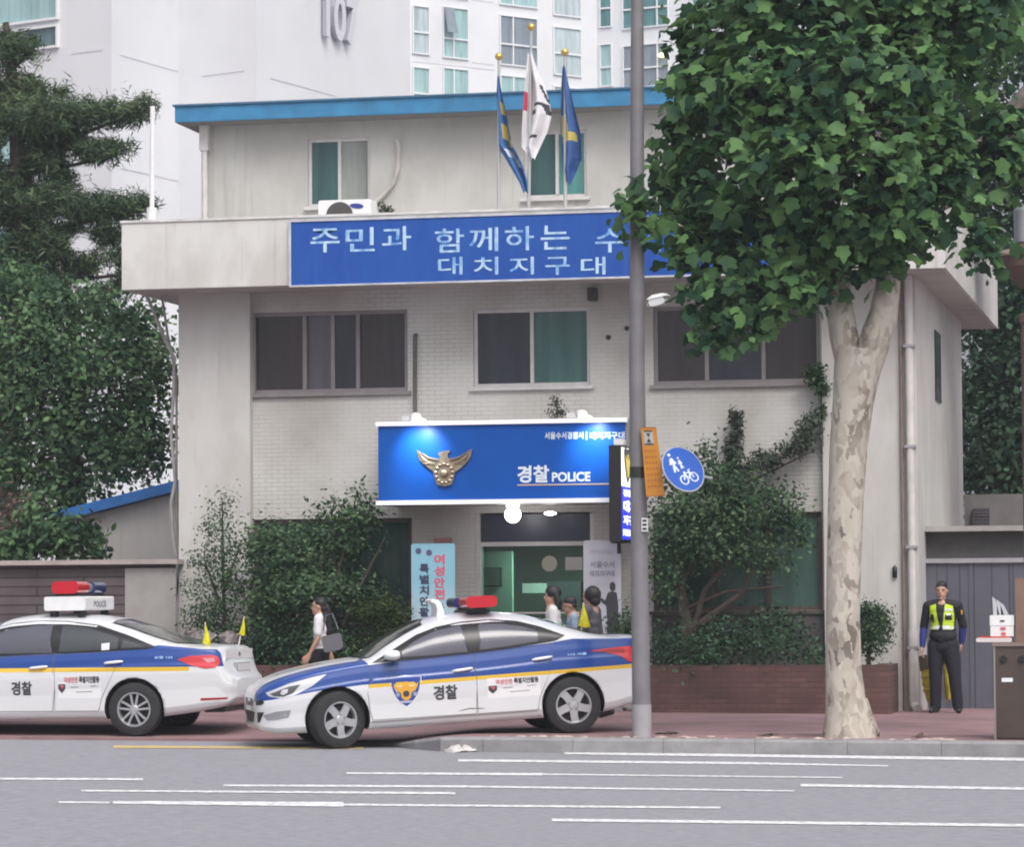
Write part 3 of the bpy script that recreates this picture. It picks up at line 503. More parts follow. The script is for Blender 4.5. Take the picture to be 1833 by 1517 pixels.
# flags
def flag(px_top, py_top, px_bot, py_bot, outline, ink, label, fm, marks, ball, Yf=YA+.35):
    b = at(px_bot, py_bot, Yf); fp = thing('flagpole', label, 'flagpole', (b.x, Yf, ZT), 0, 'flagpoles on the parapet')
    t = at(px_top, py_top, Yf); m_ = MB(); m_.tube([(b.x, Yf, ZT), (t.x, Yf, t.z)], [.026, .018], 10); m_.build('pole', mat('pole_alloy', (.5, .5, .5), .45, .5), fp, True)
    m_ = MB(); m_.ell((t.x, Yf, t.z), .055, 14, 8); m_.build('finial', mat('finial_gold', (.65, .45, .14), .3, .7), fp, True)
    # hanging cloth: rows of a folded sheet between the left and right outline
    n, k = len(outline), 26; V = []; nr2 = np.random.RandomState(int(px_top)); ph = nr2.uniform(0, 6)
    ys_ = np.linspace(outline[0][0], outline[-1][0], 70); o_ = np.array(outline, float)
    for y in ys_:
        xl_ = np.interp(y, o_[:, 0], o_[:, 1]); xr_ = np.interp(y, o_[:, 0], o_[:, 2])
        for i in range(k):
            u = i/(k-1); p = at(xl_+(xr_-xl_)*u, y, Yf); d = .075*math.sin(u*9+ph+y*.012)*min(1, (xr_-xl_)/28.)
            V.append((p.x, Yf-.03+d, p.z+.015*math.sin(u*7+ph)))
    fs = [(r_*k+i, r_*k+i+1, (r_+1)*k+i+1, (r_+1)*k+i) for r_ in range(69) for i in range(k-1)]
    mi = []
    for r_ in range(69):
        for i in range(k-1):
            q = 0; yy = (ys_[r_]+ys_[r_+1])/2; u = (i+.5)/(k-1)
            for (ya, yb, ua, ub, sl, mi_) in marks:
                if ya < yy < yb and ua+sl*(yy-ya) < u < ub+sl*(yy-ya): q = mi_
            mi.append(q)
    m_ = MB(); m_.add(V, fs); m_.mi = mi; m_.build('flag', fm, fp, True, angle=80); return fp
f_blue = mat('flag_blue', (.045, .13, .33), .8, var=.2, scale=5); f_blue2 = mat('flag_blue_dark', (.04, .10, .28), .8, var=.2, scale=5); f_white = mat('flag_white', (.68, .67, .69), .8, var=.06, scale=4); f_gold = mat('flag_gold', (.50, .40, .10), .8); f_red = mat('flag_red', (.55, .06, .09), .8); f_ink = mat('flag_ink', (.05, .05, .06), .8); f_let = mat('flag_letter', (.5, .56, .66), .8)
flag(893, 101, 893, 378, [(135, 891, 894), (165, 889, 899), (210, 889, 909), (262, 890, 920), (275, 900, 928), (295, 912, 938), (325, 930, 946), (345, 938, 947)], None, 'flagpole with drooping blue flag at the left of the trio', [f_blue, f_gold, f_let], [(185, 205, .5, .85, 0, 1), (222, 250, .45, .8, 0, 1), (250, 262, .7, 1, 0, 1), (268, 285, .3, .7, 0, 2), (285, 300, .5, .9, 0, 2)], 'gold')
flag(951, 48, 946, 376, [(95, 946, 953), (125, 944, 962), (150, 942, 974), (185, 939, 984), (205, 937, 987), (232, 935, 981), (262, 934, 968), (285, 950, 958)], None, 'tallest flagpole with white national flag in the middle of the trio', [f_white, f_red, f_ink], [(165, 198, 0, .14, 0, 1), (154, 182, .74, .86, .006, 2), (186, 192, .4, .95, 0, 2), (192, 206, .72, .95, .008, 2), (196, 204, .3, .5, 0, 2), (244, 248, .35, .7, 0, 2)], 'gold')
flag(1011, 93, 1012, 376, [(118, 1008, 1012), (150, 1006, 1018), (200, 1004, 1030), (240, 1003, 1041), (285, 1005, 1043), (305, 1006, 1035), (325, 1016, 1024), (331, 1020, 1024)], None, 'flagpole with blue flag and gold bird at the right of the trio', [f_blue2, f_gold, f_let], [(203, 222, .02, .42, 0, 1), (222, 238, .02, .45, 0, 1), (238, 254, .04, .72, .004, 1)], 'gold')

# ------------------------------------------------------------------ apartment towers behind
tower_w = mat('tower_white', (0.68, 0.692, 0.718), 0.8, var=0.05, scale=.25); joint_m = mat('tower_joint', (.50, .50, .54), .9)
tower_fr = mat('tower_frame', (0.72, 0.73, 0.75), .6)
TP = [pane_mat('pane_aqua', (.30, .46, .47), .15, .2), pane_mat('pane_mist', (.42, .50, .53), .15, .2), pane_mat('pane_slate', (.20, .24, .28), .15, .2), pane_mat('pane_deep_teal', (.08, .20, .21), .12, .25)]
def planpt(px, Y): p = at(px, 500, Y); return Vector((p.x, p.y, 0))
class Face:
    def __init__(s, a, b): s.a = a; s.u = (b-a).normalized(); s.n = Vector((s.u.y, -s.u.x, 0)); s.L = (b-a).length
    def hit(s, px, py):
        r = Vector((_F+_RT*(px-PW/2)/CAM_F-_UP*(py-PH/2)/CAM_F).tolist()); c = Vector(_C.tolist()); t = (s.a-c).dot(s.n)/r.dot(s.n); p = c+r*t
        return (p-s.a).dot(s.u), p.z
    def P(s, u, z, d=0): q = s.a+s.u*u+s.n*d; return (q.x, q.y, z)
    def slab(s, mb, u0, u1, z0, z1, d0, d1):
        mb.add([s.P(u, z, d) for u in (u0, u1) for d in (d0, d1) for z in (z0, z1)], [(0, 1, 3, 2), (4, 6, 7, 5), (0, 4, 5, 1), (2, 3, 7, 6), (0, 2, 6, 4), (1, 5, 7, 3)])
def tower(label, pts, back, h, loc):
    t = thing('apartment_tower', label, 'building', loc); m_ = MB(); pl = [(p.x, p.y, -1) for p in pts]+[(p.x, p.y, -1) for p in back]
    m_.prism(pl, (0, 0, h+1)); m_.build('wall', tower_w, t); return t
def tower_window(t, F, u0, u1, z0, z1, pm, split, rail, fm=None, tilt=False):
    m_ = MB(); fw = .06
    for a, b, c, d in ((u0, u1, z1-fw, z1), (u0, u1, z0, z0+fw), (u0, u0+fw, z0+fw, z1-fw), (u1-fw, u1, z0+fw, z1-fw)): F.slab(m_, a, b, c, d, .002, .09)
    um = u0+(u1-u0)*split
    if split: F.slab(m_, um-.035, um+.035, z0+fw, z1-fw, .002, .085)
    if rail: zr = z0+(z1-z0)*rail; F.slab(m_, u0+fw, u1-fw, zr-.04, zr+.04, .002, .10)
    w_ = m_.build('window', fm or tower_fr, t); q = MB(); F.slab(q, u0+fw*.7, u1-fw*.7, z0+fw*.7, z1-fw*.7, .003, .02); q.build('pane', pm, w_)
    if tilt:
        q = MB(); ua, ub = u0+.05, um-.02; za, zb_ = z0+(z1-z0)*.48, z1-.05
        q.add([F.P(ua, zb_, .1), F.P(ub, zb_, .1), F.P(ub, za, .42), F.P(ua, za, .42), F.P(ua, zb_, .13), F.P(ub, zb_, .13), F.P(ub, za, .46), F.P(ua, za, .46)], [(0, 1, 2, 3), (7, 6, 5, 4), (0, 4, 5, 1), (1, 5, 6, 2), (2, 6, 7, 3), (3, 7, 4, 0)]); q.build('pane', TP[2], w_)
    return w_
A0, A1, A2, A3, A4, A5 = planpt(-330, 79), planpt(110, 76), planpt(200, 75.4), planpt(320, 78.6), planpt(460, 77.6), planpt(736, 85.5)
t1 = tower('white apartment tower numbered 107 with stepped blank walls', [A0, A1, A2, A3, A4, A5], [planpt(735, 97), planpt(-330, 95)], 48, (A3.x, A3.y+3, 0))
Fs_ = [Face(a, b) for a, b in ((A0, A1), (A1, A2), (A2, A3), (A3, A4), (A4, A5))]
m_ = MB()
for F, (x0_, y0_, x1_, y1_) in ((Fs_[1], (128, 95, 184, 91)), (Fs_[2], (215, 95, 318, 131)), (Fs_[3], (362, 135, 437, 128)), (Fs_[4], (484, 136, 602, 176))):
    ua, za = F.hit(x0_, y0_); ub, zb_ = F.hit(x1_, y1_); z = (za+zb_)/2
    for k in range(-4, 3): F.slab(m_, ua, ub, z+2.72*k-.015, z+2.72*k+.015, .001, .006)
m_.build('wall_joint', joint_m, t1)
F = Fs_[0]
for ri, (yt, yb) in enumerate(((-60, 42), (50, 92), (232, 305), (395, 520))):
    for (xa, xb) in ((-120, -12), (-4, 107)):
        ua, _ = F.hit(xa, 60); ub, _ = F.hit(xb, 60); zt_ = F.hit(50, yt)[1]; zb_ = F.hit(50, yb)[1]
        tower_window(t1, F, ua, ub, zb_, zt_, TP[0] if ri != 1 else pane_mat('pane_grey_teal', (.11, .17, .185)), 0, 0)
m_ = MB(); F = Fs_[4]; ua, zb_ = F.hit(574, 72); ub, z2 = F.hit(632, 80); zt_ = F.hit(575, -18)[1]
o_ = Vector(F.P(ua, (zb_+z2)/2, .05)); put_text(m_, '107', o_, F.u*(ub-ua), (0, 0, zt_-(zb_+z2)/2), .03, lift=tuple(F.n*.12)); V_, F_ = text2d('107', .03)
m_.m(1); m_.add([o_+F.n*.12+F.u*((ub-ua)*p[0])+Vector((0, 0, (zt_-(zb_+z2)/2)*p[1])) for p in V_], F_)
m_.build('number', [mat('number_side_shaded', (.36, .36, .40), .6), mat('number_face', (.60, .60, .64), .6)], t1)  # digit sides get a darker grey, their shading put into the colour
B0, B1, B2 = planpt(700, 152), planpt(1072, 161), planpt(1420, 158)
t2 = tower('white apartment tower with rows of aqua windows behind the flagpoles', [B0, B1, B2], [planpt(1420, 185), planpt(700, 185)], 62, (B1.x, B1.y+6, 0))
G1, G2 = Face(B0, B1), Face(B1, B2)
PIT = G1.hit(925, 30)[1]-G1.hit(925, 137.5)[1]
for ci, (F, xa, xb, yt, yb, sp, rl, pms, tl) in enumerate(((G1, 737, 768, 10, 97, 0, .45, (1, 0), False), (G1, 791, 838, 13, 105, .42, .38, (0, 0), True), (G1, 893, 962, 29, 119, .35, .42, (2, 0), False), (G1, 989, 1040, 49, 136, 0, .45, (1, 1), False), (G2, 1074, 1097, 78, 155, 0, .45, (0, 3), False), (G2, 1115, 1199, 78, 156, .75, .45, (2, 3), False), (G2, 1240, 1300, 78, 156, .5, .45, (2, 3), False))):
    ua, zt_ = F.hit(xa, yt); ub, zb_ = F.hit(xb, yb); zt_ = F.hit((xa+xb)/2, yt)[1]; zb_ = F.hit((xa+xb)/2, yb)[1]
    for k in range(-2, 2):
        w_ = tower_window(t2, F, ua, ub, zb_+PIT*k, zt_+PIT*k, TP[pms[0 if k in (0, 2) else 1]], sp, rl, None, tl and k == 0)
        if ci == 5 and k == 0:
            q = MB(); uc, zc_ = F.hit(1187, 99); q.ell(F.P(uc, zc_, .12), (.22, .08, .12), 12, 6); q.build('lamp', mat('flat_lamp', (.9, .9, .5), .5, emit=(1, .93, .35), estr=1.6), w_)
m_ = MB()
for (xa, xb, y) in ((738, 885, 110), (845, 885, 0), (845, 885, 112)): ua, z = G1.hit(xa, y); ub, _ = G1.hit(xb, y); G1.slab(m_, ua, ub, z-.03, z+.03, .001, .006)
m_.build('wall_joint', joint_m, t2)

# ------------------------------------------------------------------ annex, boundary wall, shed
YN = 50.0; an = thing('annex', 'low cream lean-to with a sloping blue roof edge left of the station', 'building', at(220, 1000, YN))
a, b = at(60, 955, YN), at(318, 873, YN); zA, zB = at(128, 920, YN).z, at(310, 873, YN).z
m_ = MB(); x0_, x1_ = at(120, 900, YN).x, XL+1.0
def roofz(x): return zA+(zB-zA)*(x-at(128, 900, YN).x)/(at(310, 900, YN).x-at(128, 900, YN).x)
m_.prism([(x0_, YN, -.2), (x1_, YN, -.2), (x1_, YN, roofz(x1_)-.1), (x0_, YN, roofz(x0_)-.1)], (0, 4, 0)); m_.build('wall', wall_m, an)
m_ = MB(); x0_, x1_ = at(95, 900, YN).x, XL+1.0; m_.prism([(x0_, YN-.25, roofz(x0_)-.09), (x1_, YN-.25, roofz(x1_)-.09), (x1_, YN-.25, roofz(x1_)+.07), (x0_, YN-.25, roofz(x0_)+.07)], (0, 4.5, 0)); m_.build('roof', mat('annex_blue', (.02, .14, .42), .5, var=.15), an)
YW = 45.3; bw = thing('boundary_wall', 'dark weathered plank wall with a pale cap rail left of the station', 'wall', at(150, 1100, YW))
board = brick_mat('grey_boards', (.12, .10, .105), (.09, .075, .08), (.04, .035, .035), 1.4, .13, .012, .85, 'XZ', .5, (.7, .7, .7), 1.5)
x0_, x1_, zc_ = at(-260, 1000, YW).x, XL-.02, at(150, 1012, YW).z
m_ = MB(); m_.box(x0_, x1_, YW, YW+.12, -.1, zc_); m_.build('planks', board, bw)
m_ = MB(); m_.box(x0_, x1_+.1, YW-.12, YW+.22, zc_+.002, zc_+.07); m_.build('cap_rail', mat('cap_rail', (.34, .30, .29), .8, var=.15), bw)
m_ = MB(); a = at(225, 1018, YW); b = at(316, 1100, YW); m_.box(a.x, b.x, YW-.03, YW-.001, b.z-.3, a.z); m_.build('grey_panel', mat('grey_panel', (.30, .29, .285), .7, var=.08), bw)
YG = 46.6; sh_ = thing('shed', 'low grey shed with metal double doors right of the station', 'shed', at(1740, 1270, YG))
x0_, x1_ = at(1652, 1000, YG).x, at(2150, 1000, YG).x
m_ = MB(); m_.box(x0_, x1_, YG+.1, YG+4, at(1740, 1001, YG).z, at(1740, 950, YG).z); m_.build('fascia', mat('shed_fascia', (.085, .085, .085), .8, var=.2), sh_)
m_ = MB(); m_.box(x0_-.04, x1_, YG-.15, YG+4, at(1740, 952, YG).z+.002, at(1740, 945, YG).z+.02); m_.build('roof', mat('shed_roof', (.33, .32, .31), .7, var=.15), sh_)
m_ = MB(); zl = at(1740, 1008, YG).z; m_.box(x0_-.06, x1_, YG-.02, YG+.1, zl, at(1740, 1000, YG).z); m_.build('lintel', steel, sh_)
dm = mat('door_blue_grey', (.115, .118, .15), .5, .3, var=.10, scale=1.3); dx = at(1738, 1100, YG).x
for i, (a, b) in enumerate(((x0_+.02, dx-.006), (dx+.006, at(1833, 1100, YG).x+.35))):
    m_ = MB(); m_.box(a, b, YG+.03, YG+.07, .05, zl-.005)
    for k in (.0, .5, .97): xx = a+(b-a)*k; m_.box(xx, xx+.03, YG+.015, YG+.03, .05, zl-.005)
    d_ = m_.build('door', dm, sh_); q = MB()
    for k in (.03, .26, .485, .53, .76, .965): xx = a+(b-a)*k; q.box(xx, xx+.012, YG+.026, YG+.0295, .06, zl-.01)
    q.build('door_seam', mat('seam_dark', (.05, .05, .062), .7), d_)
m_ = MB(); m_.box(at(1833, 1100, YG).x+.36, x1_, YG+.05, YG+.2, -.1, zl); m_.build('wall', mat('shed_wall', (.22, .2, .19), .8, var=.1), sh_)
YQ = 55.6; rw = thing('rear_wall', 'plain grey rear wall with two louvred vents above the shed', 'wall', at(1790, 900, YQ)); m_ = MB(); a = at(1726, 886, YQ); m_.box(a.x, a.x+4, YQ, YQ+.3, 0, a.z); m_.build('masonry', mat('rear_grey', (.20, .19, .19), .85, var=.12), rw)
for py in (912, 929):
    m_ = MB(); a = at(1741, py, YQ-.1)
    for k in range(3): m_.box(a.x, a.x+.27, YQ-.1, YQ, a.z-.05*k-.02, a.z-.05*k+.018)
    m_.build('vent', mat('vent_metal', (.10, .10, .11), .5), rw)

# ------------------------------------------------------------------ street pole and its signs
pole_m = mat('pole_paint', (.175, .168, .182), .55, .1, var=.12, scale=3)
b = ground(1149, 1321, .15); PY = b.y
sp_ = thing('street_pole', 'tall grey steel street pole at the kerb in front of the police car', 'pole', (b.x, PY, b.z))
m_ = MB(); m_.tube([(b.x, PY, b.z), (b.x-.02, PY, b.z+4), (at(1144, 0, PY).x, PY, 10.5)], [.104, .088, .062], 20); m_.build('shaft', pole_m, sp_, True)
m_ = MB(); z = at(1150, 1262, PY).z; m_.tube([(b.x, PY, b.z), (b.x, PY, z)], .108, 20); m_.build('base_sleeve', mat('sleeve', (.32, .31, .33), .6, var=.1), sp_, True)
m_ = MB(); zr = at(1148, 846, PY).z; m_.tube([(b.x-.01, PY, zr-.06), (b.x-.01, PY, zr+.06)], .101, 20); m_.build('clamp_band', dark_m, sp_)
m_ = MB(); c = at(1153, 940, PY-.09); m_.box(c.x-.028, c.x+.042, PY-.1, PY-.075, c.z-.075, c.z+.075); m_.build('sticker', mat('sticker', (.6, .6, .6), .6), sp_)
m_ = MB()
for k in (-.045, 0, .045): m_.box(c.x-.016, c.x+.03, PY-.103, PY-.1005, c.z+k-.012, c.z+k+.012)
m_.build('sticker_print', black_m, sp_)
YSg = PY-.14
ys = thing('parking_sign', 'narrow yellow-orange notice plate leaning on the grey pole', 'sign', at(1165, 830, YSg))
yel = mat('notice_yellow', (.44, .175, .010), .5, var=.12, scale=3); C4 = [at(1147, 765, YSg), at(1174, 765, YSg), at(1190, 888, YSg-.06), at(1157, 890, YSg-.06)]
m_ = MB(); m_.prism(C4, (0, .015, 0)); m_.build('plate', yel, ys)
def bil(u, v, d=0): p = C4[0].lerp(C4[1], u).lerp(C4[3].lerp(C4[2], u), v); return p+Vector((0, -.004-d, 0))
def quad4(m_, u0, u1, v0, v1, d=0): m_.add([bil(u0, v0, d), bil(u1, v0, d), bil(u1, v1, d), bil(u0, v1, d)], [(0, 1, 2, 3)])
m_ = MB(); quad4(m_, .15, .75, .06, .26); m_.build('pictogram', mat('picto_grey', (.35, .34, .33), .6), ys)
m_ = MB(); quad4(m_, .17, .73, .05, .07, .002); quad4(m_, .17, .73, .235, .255, .002)
m_.add([bil(.3, .09, .002), bil(.6, .09, .002), bil(.45, .15, .002)], [(0, 1, 2)]); m_.add([bil(.3, .22, .002), bil(.6, .22, .002), bil(.45, .16, .002)], [(0, 1, 2)]); m_.build('pictogram_mark', black_m, ys)
m_ = MB()
for i in range(7):
    m_ = MB()
    for j in range(4): quad4(m_, .14+.19*j, .14+.19*j+.12, .33+.085*i, .33+.085*i+.03)
    m_.build('lettering', mat('brown_ink', (.32, .10, .02), .6), ys)
m_ = MB(); quad4(m_, .0, 1, .0, .015, .001); quad4(m_, 0, 1, .985, 1, .001); m_.build('edge_line', mat('brown_ink', (0, 0, 0)), ys)
cs = thing('cycle_path_sign', 'round blue sign with white walkers and bicycle on the pole', 'sign', at(1222, 840, PY-.1))
c = at(1222, 841, PY-.1); NY = R(44); nrm = Vector((math.sin(NY), -math.cos(NY), .42)).normalized(); ux = Vector((math.cos(NY), math.sin(NY), 0)); ux = (ux+Vector((0, 0, -.25))).normalized(); ux = (ux-nrm*ux.dot(nrm)).normalized(); uy = ux.cross(nrm)*-1
if uy.z < 0: uy = -uy
rad = .275
def dp(a, b_, d=0): return c+ux*a*rad+uy*b_*rad+nrm*d
def ring(r0, r1, d, n=40): return [dp(r0*math.cos(2*math.pi*k/n), r0*math.sin(2*math.pi*k/n), d) for k in range(n)]
m_ = MB(); m_.prism(ring(1, 1, 0), nrm*.012); m_.build('plate', mat('rim_grey', (.40, .42, .46), .5, .3), cs)
m_ = MB(); m_.add(ring(.95, 0, .014), [tuple(range(40))]); m_.build('face', mat('sign_face_blue', (.02, .09, .42), .4), cs)
m_ = MB(); m_.tube([c-nrm*.01, c-nrm*.09], [.24, .20], 24); m_.build('back_shell', steel, cs)
def line2(m_, pts, w_): m_.tube([dp(p[0], p[1], .016) for p in pts], w_*rad, 6)
m_ = MB(); a0 = R(29)
def rt(p): return (p[0]*math.cos(a0)-p[1]*math.sin(a0), p[0]*math.sin(a0)+p[1]*math.cos(a0))
for ox, s in ((-.38, 1.0), (-.02, .62)):
    for pts, w_ in (([(0, .18), (0, -.1)], .085*s), ([(0, -.1), (-.1, -.42)], .05*s), ([(0, -.1), (.1, -.42)], .05*s), ([(-.02, .15), (-.15, -.08)], .04*s), ([(.02, .15), (.15, -.08)], .04*s)):
        line2(m_, [rt((ox+p[0]*s, .38+p[1]*s-(1-s)*.25)) for p in pts], w_)
    q = rt((ox, .38+.33*s-(1-s)*.25)); m_.ell(dp(q[0], q[1], .016), (.08*rad*s,)*3, 10, 6)
m_.build('walkers', letter_white, cs, True)
m_ = MB()
for ox in (-.26, .26):
    line2(m_, [rt((ox+.05+.19*math.cos(2*math.pi*k/16), -.45+.19*math.sin(2*math.pi*k/16))) for k in range(17)], .03)
for pts in ([(-.21, -.45), (-.08, -.2), (.2, -.2), (.31, -.45)], [(-.08, -.2), (.05, -.45), (.2, -.2)], [(-.12, -.14), (-.02, -.14)], [(.2, -.2), (.17, -.1), (.26, -.1)]): line2(m_, [rt(p) for p in pts], .035)
m_.build('bicycle', letter_white, cs, True)
m_ = MB(); m_.tube([Vector((b.x, PY, zr+.02)), c-nrm*.07], .016, 8); m_.tube([c-nrm*.05+ux*.1, c+ux*.40-nrm*.03], .018, 8); m_.build('arm', steel, cs)
cc = thing('cctv_camera', 'white security camera mounted high on the grey pole', 'camera', at(1160, 545, PY)); a = at(1160, 546, PY)
m_ = MB(); m_.tube([a, a+Vector((.05, -.06, 0))], .02, 8); m_.build('bracket', white_p, cc)
m_ = MB(); c2 = at(1180, 540, PY-.08); Mx = Matrix.Translation(c2) @ Matrix.Rotation(R(-8), 4, 'Y') @ Matrix.Rotation(R(-20), 4, 'Z'); m_.rbox(-.11, .09, -.05, .05, -.04, .04, .03, Mx); m_.prism([Mx@Vector(p) for p in ((-.13, -.06, .042), (.12, -.06, .042), (.06, -.03, .085), (-.06, -.03, .085))], Mx.to_3x3()@Vector((0, .12, 0))); m_.build('housing', white_p, cc)
m_ = MB(); m_.ell(Mx@Vector((-.115, 0, -.005)), .03, 10, 6); m_.build('lens', black_m, cc)
# brown lantern post at the right edge
br = mat('post_brown', (.10, .062, .052), .55, var=.15, scale=3); b2 = ground(1846, 1318, .15); LY = b2.y
lp = thing('lantern_post', 'brown ornamental lamp post with hooded lantern at the right edge', 'street lamp', b2)
m_ = MB(); m_.lathe([(.10, 0), (.10, .5), (.07, .55), (.055, .7), (.05, 4.6), (.07, 4.62), (.07, 4.7), (.05, 4.72)], b2, 'Z', 18); m_.build('post', br, lp, True)
hc = Vector((b2.x, LY, at(1833, 460, LY).z))
m_ = MB(); m_.lathe([(.0, .16), (.10, .15), (.16, .10), (.31, .03), (.325, 0), (.30, -.02), (.28, -.12), (.14, -.24), (.06, -.36)], hc, 'Z', 26); m_.build('hood', br, lp, True)
m_ = MB(); m_.lathe([(.1, .161), (.11, .2), (.11, .52), (.06, .58), (0, .58)], hc, 'Z', 18); m_.build('lamp_glass', mat('lamp_glass_grey', (.36, .38, .42), .3), lp, True)
m_ = MB(); m_.lathe([(.24, .075), (.335, .02), (.335, .0)], hc, 'Z', 26); m_.build('rim', mat('rim_copper', (.42, .30, .25), .4, .4), lp, True)

# ------------------------------------------------------------------ foliage
def leaf_mat(name, dark, light, trans=0.25, rough=0.62, clump=1.5):
    m = bpy.data.materials.new(name); m.use_nodes = True; n = m.node_tree.nodes; l = m.node_tree.links; b = n['Principled BSDF']; b.inputs['Roughness'].default_value = rough; b.inputs['Specular IOR Level'].default_value = .25
    g = n.new('ShaderNodeNewGeometry'); r = n.new('ShaderNodeValToRGB'); r.color_ramp.elements[0].color = tuple(dark)+(1,); r.color_ramp.elements[1].color = tuple(light)+(1,)
    r.color_ramp.elements[0].position = .1; r.color_ramp.elements[1].position = .95
    tc = n.new('ShaderNodeTexCoord'); nz = n.new('ShaderNodeTexNoise'); nz.inputs['Scale'].default_value = clump; nz.inputs['Detail'].default_value = 3; l.new(tc.outputs['Object'], nz.inputs['Vector'])
    mr = n.new('ShaderNodeMapRange'); mr.inputs['From Min'].default_value = .36; mr.inputs['From Max'].default_value = .64; mr.inputs['To Min'].default_value = -.28; mr.inputs['To Max'].default_value = .38; l.new(nz.outputs['Fac'], mr.inputs['Value'])
    sq = n.new('ShaderNodeMath'); sq.operation = 'POWER'; sq.inputs[1].default_value = 1.5; l.new(g.outputs['Random Per Island'], sq.inputs[0])
    ad = n.new('ShaderNodeMath'); ad.use_clamp = True; l.new(sq.outputs[0], ad.inputs[0]); l.new(mr.outputs[0], ad.inputs[1])
    l.new(ad.outputs[0], r.inputs[0]); l.new(r.outputs[0], b.inputs['Base Color'])
    t = n.new('ShaderNodeBsdfTranslucent'); l.new(r.outputs[0], t.inputs[0]); mx = n.new('ShaderNodeMixShader'); mx.inputs[0].default_value = trans
    l.new(b.outputs[0], mx.inputs[1]); l.new(t.outputs[0], mx.inputs[2]); l.new(mx.outputs[0], n['Material Output'].inputs[0]); MATS[name] = m; return m
SH_PALM = np.array([(0, -.02), (.20, -.06), (.44, .02), (.40, .20), (.60, .40), (.42, .56), (.26, .60), (.16, .82), (0, .98), (-.18, .80), (-.27, .58), (-.45, .55), (-.58, .38), (-.40, .20), (-.45, .02), (-.20, -.06)])
SH_OVAL = np.array([(0, 0), (.22, .25), (.25, .55), (0, 1), (-.25, .55), (-.22, .25)])
SH_NEED = np.array([(0, 0), (.045, .3), (0, 1), (-.045, .3)])
def foliage(name, blobs, n_cl, per, size, shape, m, parent, seed=1, spread=.18, up=.5, fold=.25, droop=0., shell=.55, nrm_out=.7, holes=()):
    """blobs: (centre, (rx,ry,rz)); clusters of leaves spread through each blob's volume, denser near its skin"""
    r = np.random.RandomState(seed); vol = np.array([b[1][0]*b[1][1]*b[1][2] for b in blobs])**.72; pr = vol/vol.sum()
    bi = r.choice(len(blobs), n_cl, p=pr); C = np.array([b[0] for b in blobs], float)[bi]; S = np.array([b[1] for b in blobs], float)[bi]
    d = r.normal(size=(n_cl, 3)); d /= np.linalg.norm(d, axis=1)[:, None]; rad = r.uniform(0, 1, n_cl)**shell
    cl = C+d*S*rad[:, None]; out = d
    if len(holes):                                                # openings in the crown, each a tunnel through the leaves
        v = cl-_C; dep = v@_F; px = PW/2+CAM_F*(v@_RT)/dep; py = PH/2-CAM_F*(v@_UP)/dep; keep = np.ones(n_cl, bool)
        for hx, hy, hrx, hrz in holes: keep &= ((px-hx)/(hrx+11))**2+((py-hy)/(hrz+11))**2 > 1
        cl = cl[keep]; out = out[keep]; n_cl = len(cl)
    N = n_cl*per; P = np.repeat(cl, per, 0)+r.normal(size=(N, 3))*spread; O = np.repeat(out, per, 0)
    nv = O*nrm_out+np.array([0, 0, up])+r.normal(size=(N, 3))*.45; nv /= np.linalg.norm(nv, axis=1)[:, None]
    t = r.normal(size=(N, 3))+O*.6+np.array([0, 0, -droop]); t -= nv*(t*nv).sum(1)[:, None]; t /= np.linalg.norm(t, axis=1)[:, None]; s = np.cross(nv, t)
    sz = size*r.uniform(.42, 1.32, N); k = len(shape); sx = shape[:, 0]; sy = shape[:, 1]
    V = P[:, None, :]+(s[:, None, :]*sx[None, :, None]+t[:, None, :]*(sy-.3)[None, :, None]+nv[:, None, :]*(-np.abs(sx)*fold-np.maximum(sy-.4, 0)**2*.35)[None, :, None])*sz[:, None, None]
    off = np.array(wloc(parent)) if parent else 0
    V = V.reshape(-1, 3)-off; L = np.arange(N*k); return mesh_np(name, V, L, np.arange(N)*k, np.full(N, k), m, parent)
def PB(px, py, Y, rx, rz, ry=None):
    """a clump of the crown given by its place and size in the photo at distance Y"""
    c = at(px, py, Y); s = (Y*math.cos(CAM_YAW)+0)/CAM_F/math.cos(CAM_YAW); rx_, rz_ = rx*s, rz*s
    return ((c.x, c.y, c.z), (rx_, ry*s if ry else rx_, rz_))
bark = bpy.data.materials.new('plane_bark'); bark.use_nodes = True; n = bark.node_tree.nodes; l = bark.node_tree.links; bs = n['Principled BSDF']; bs.inputs['Roughness'].default_value = .85
tc = n.new('ShaderNodeTexCoord'); mp = n.new('ShaderNodeMapping'); mp.inputs['Scale'].default_value = (1, 1, .55); l.new(tc.outputs['Object'], mp.inputs[0])
nz = n.new('ShaderNodeTexNoise'); nz.inputs['Scale'].default_value = 5; nz.inputs['Detail'].default_value = 3; l.new(mp.outputs[0], nz.inputs['Vector'])
mxv = n.new('ShaderNodeVectorMath'); mxv.operation = 'MULTIPLY_ADD'; mxv.inputs[1].default_value = (.35, .35, .35); l.new(nz.outputs['Color'], mxv.inputs[0]); l.new(mp.outputs[0], mxv.inputs[2])
vo = n.new('ShaderNodeTexVoronoi'); vo.inputs['Scale'].default_value = 13; l.new(mxv.outputs[0], vo.inputs['Vector'])
nz2 = n.new('ShaderNodeTexNoise'); nz2.inputs['Scale'].default_value = 2.2; nz2.inputs['Detail'].default_value = 6; l.new(mp.outputs[0], nz2.inputs['Vector'])
sepc = n.new('ShaderNodeSeparateColor'); l.new(vo.outputs['Color'], sepc.inputs[0]); mu = n.new('ShaderNodeMath'); mu.operation = 'MULTIPLY_ADD'; mu.inputs[1].default_value = .45; l.new(sepc.outputs[0], mu.inputs[0])
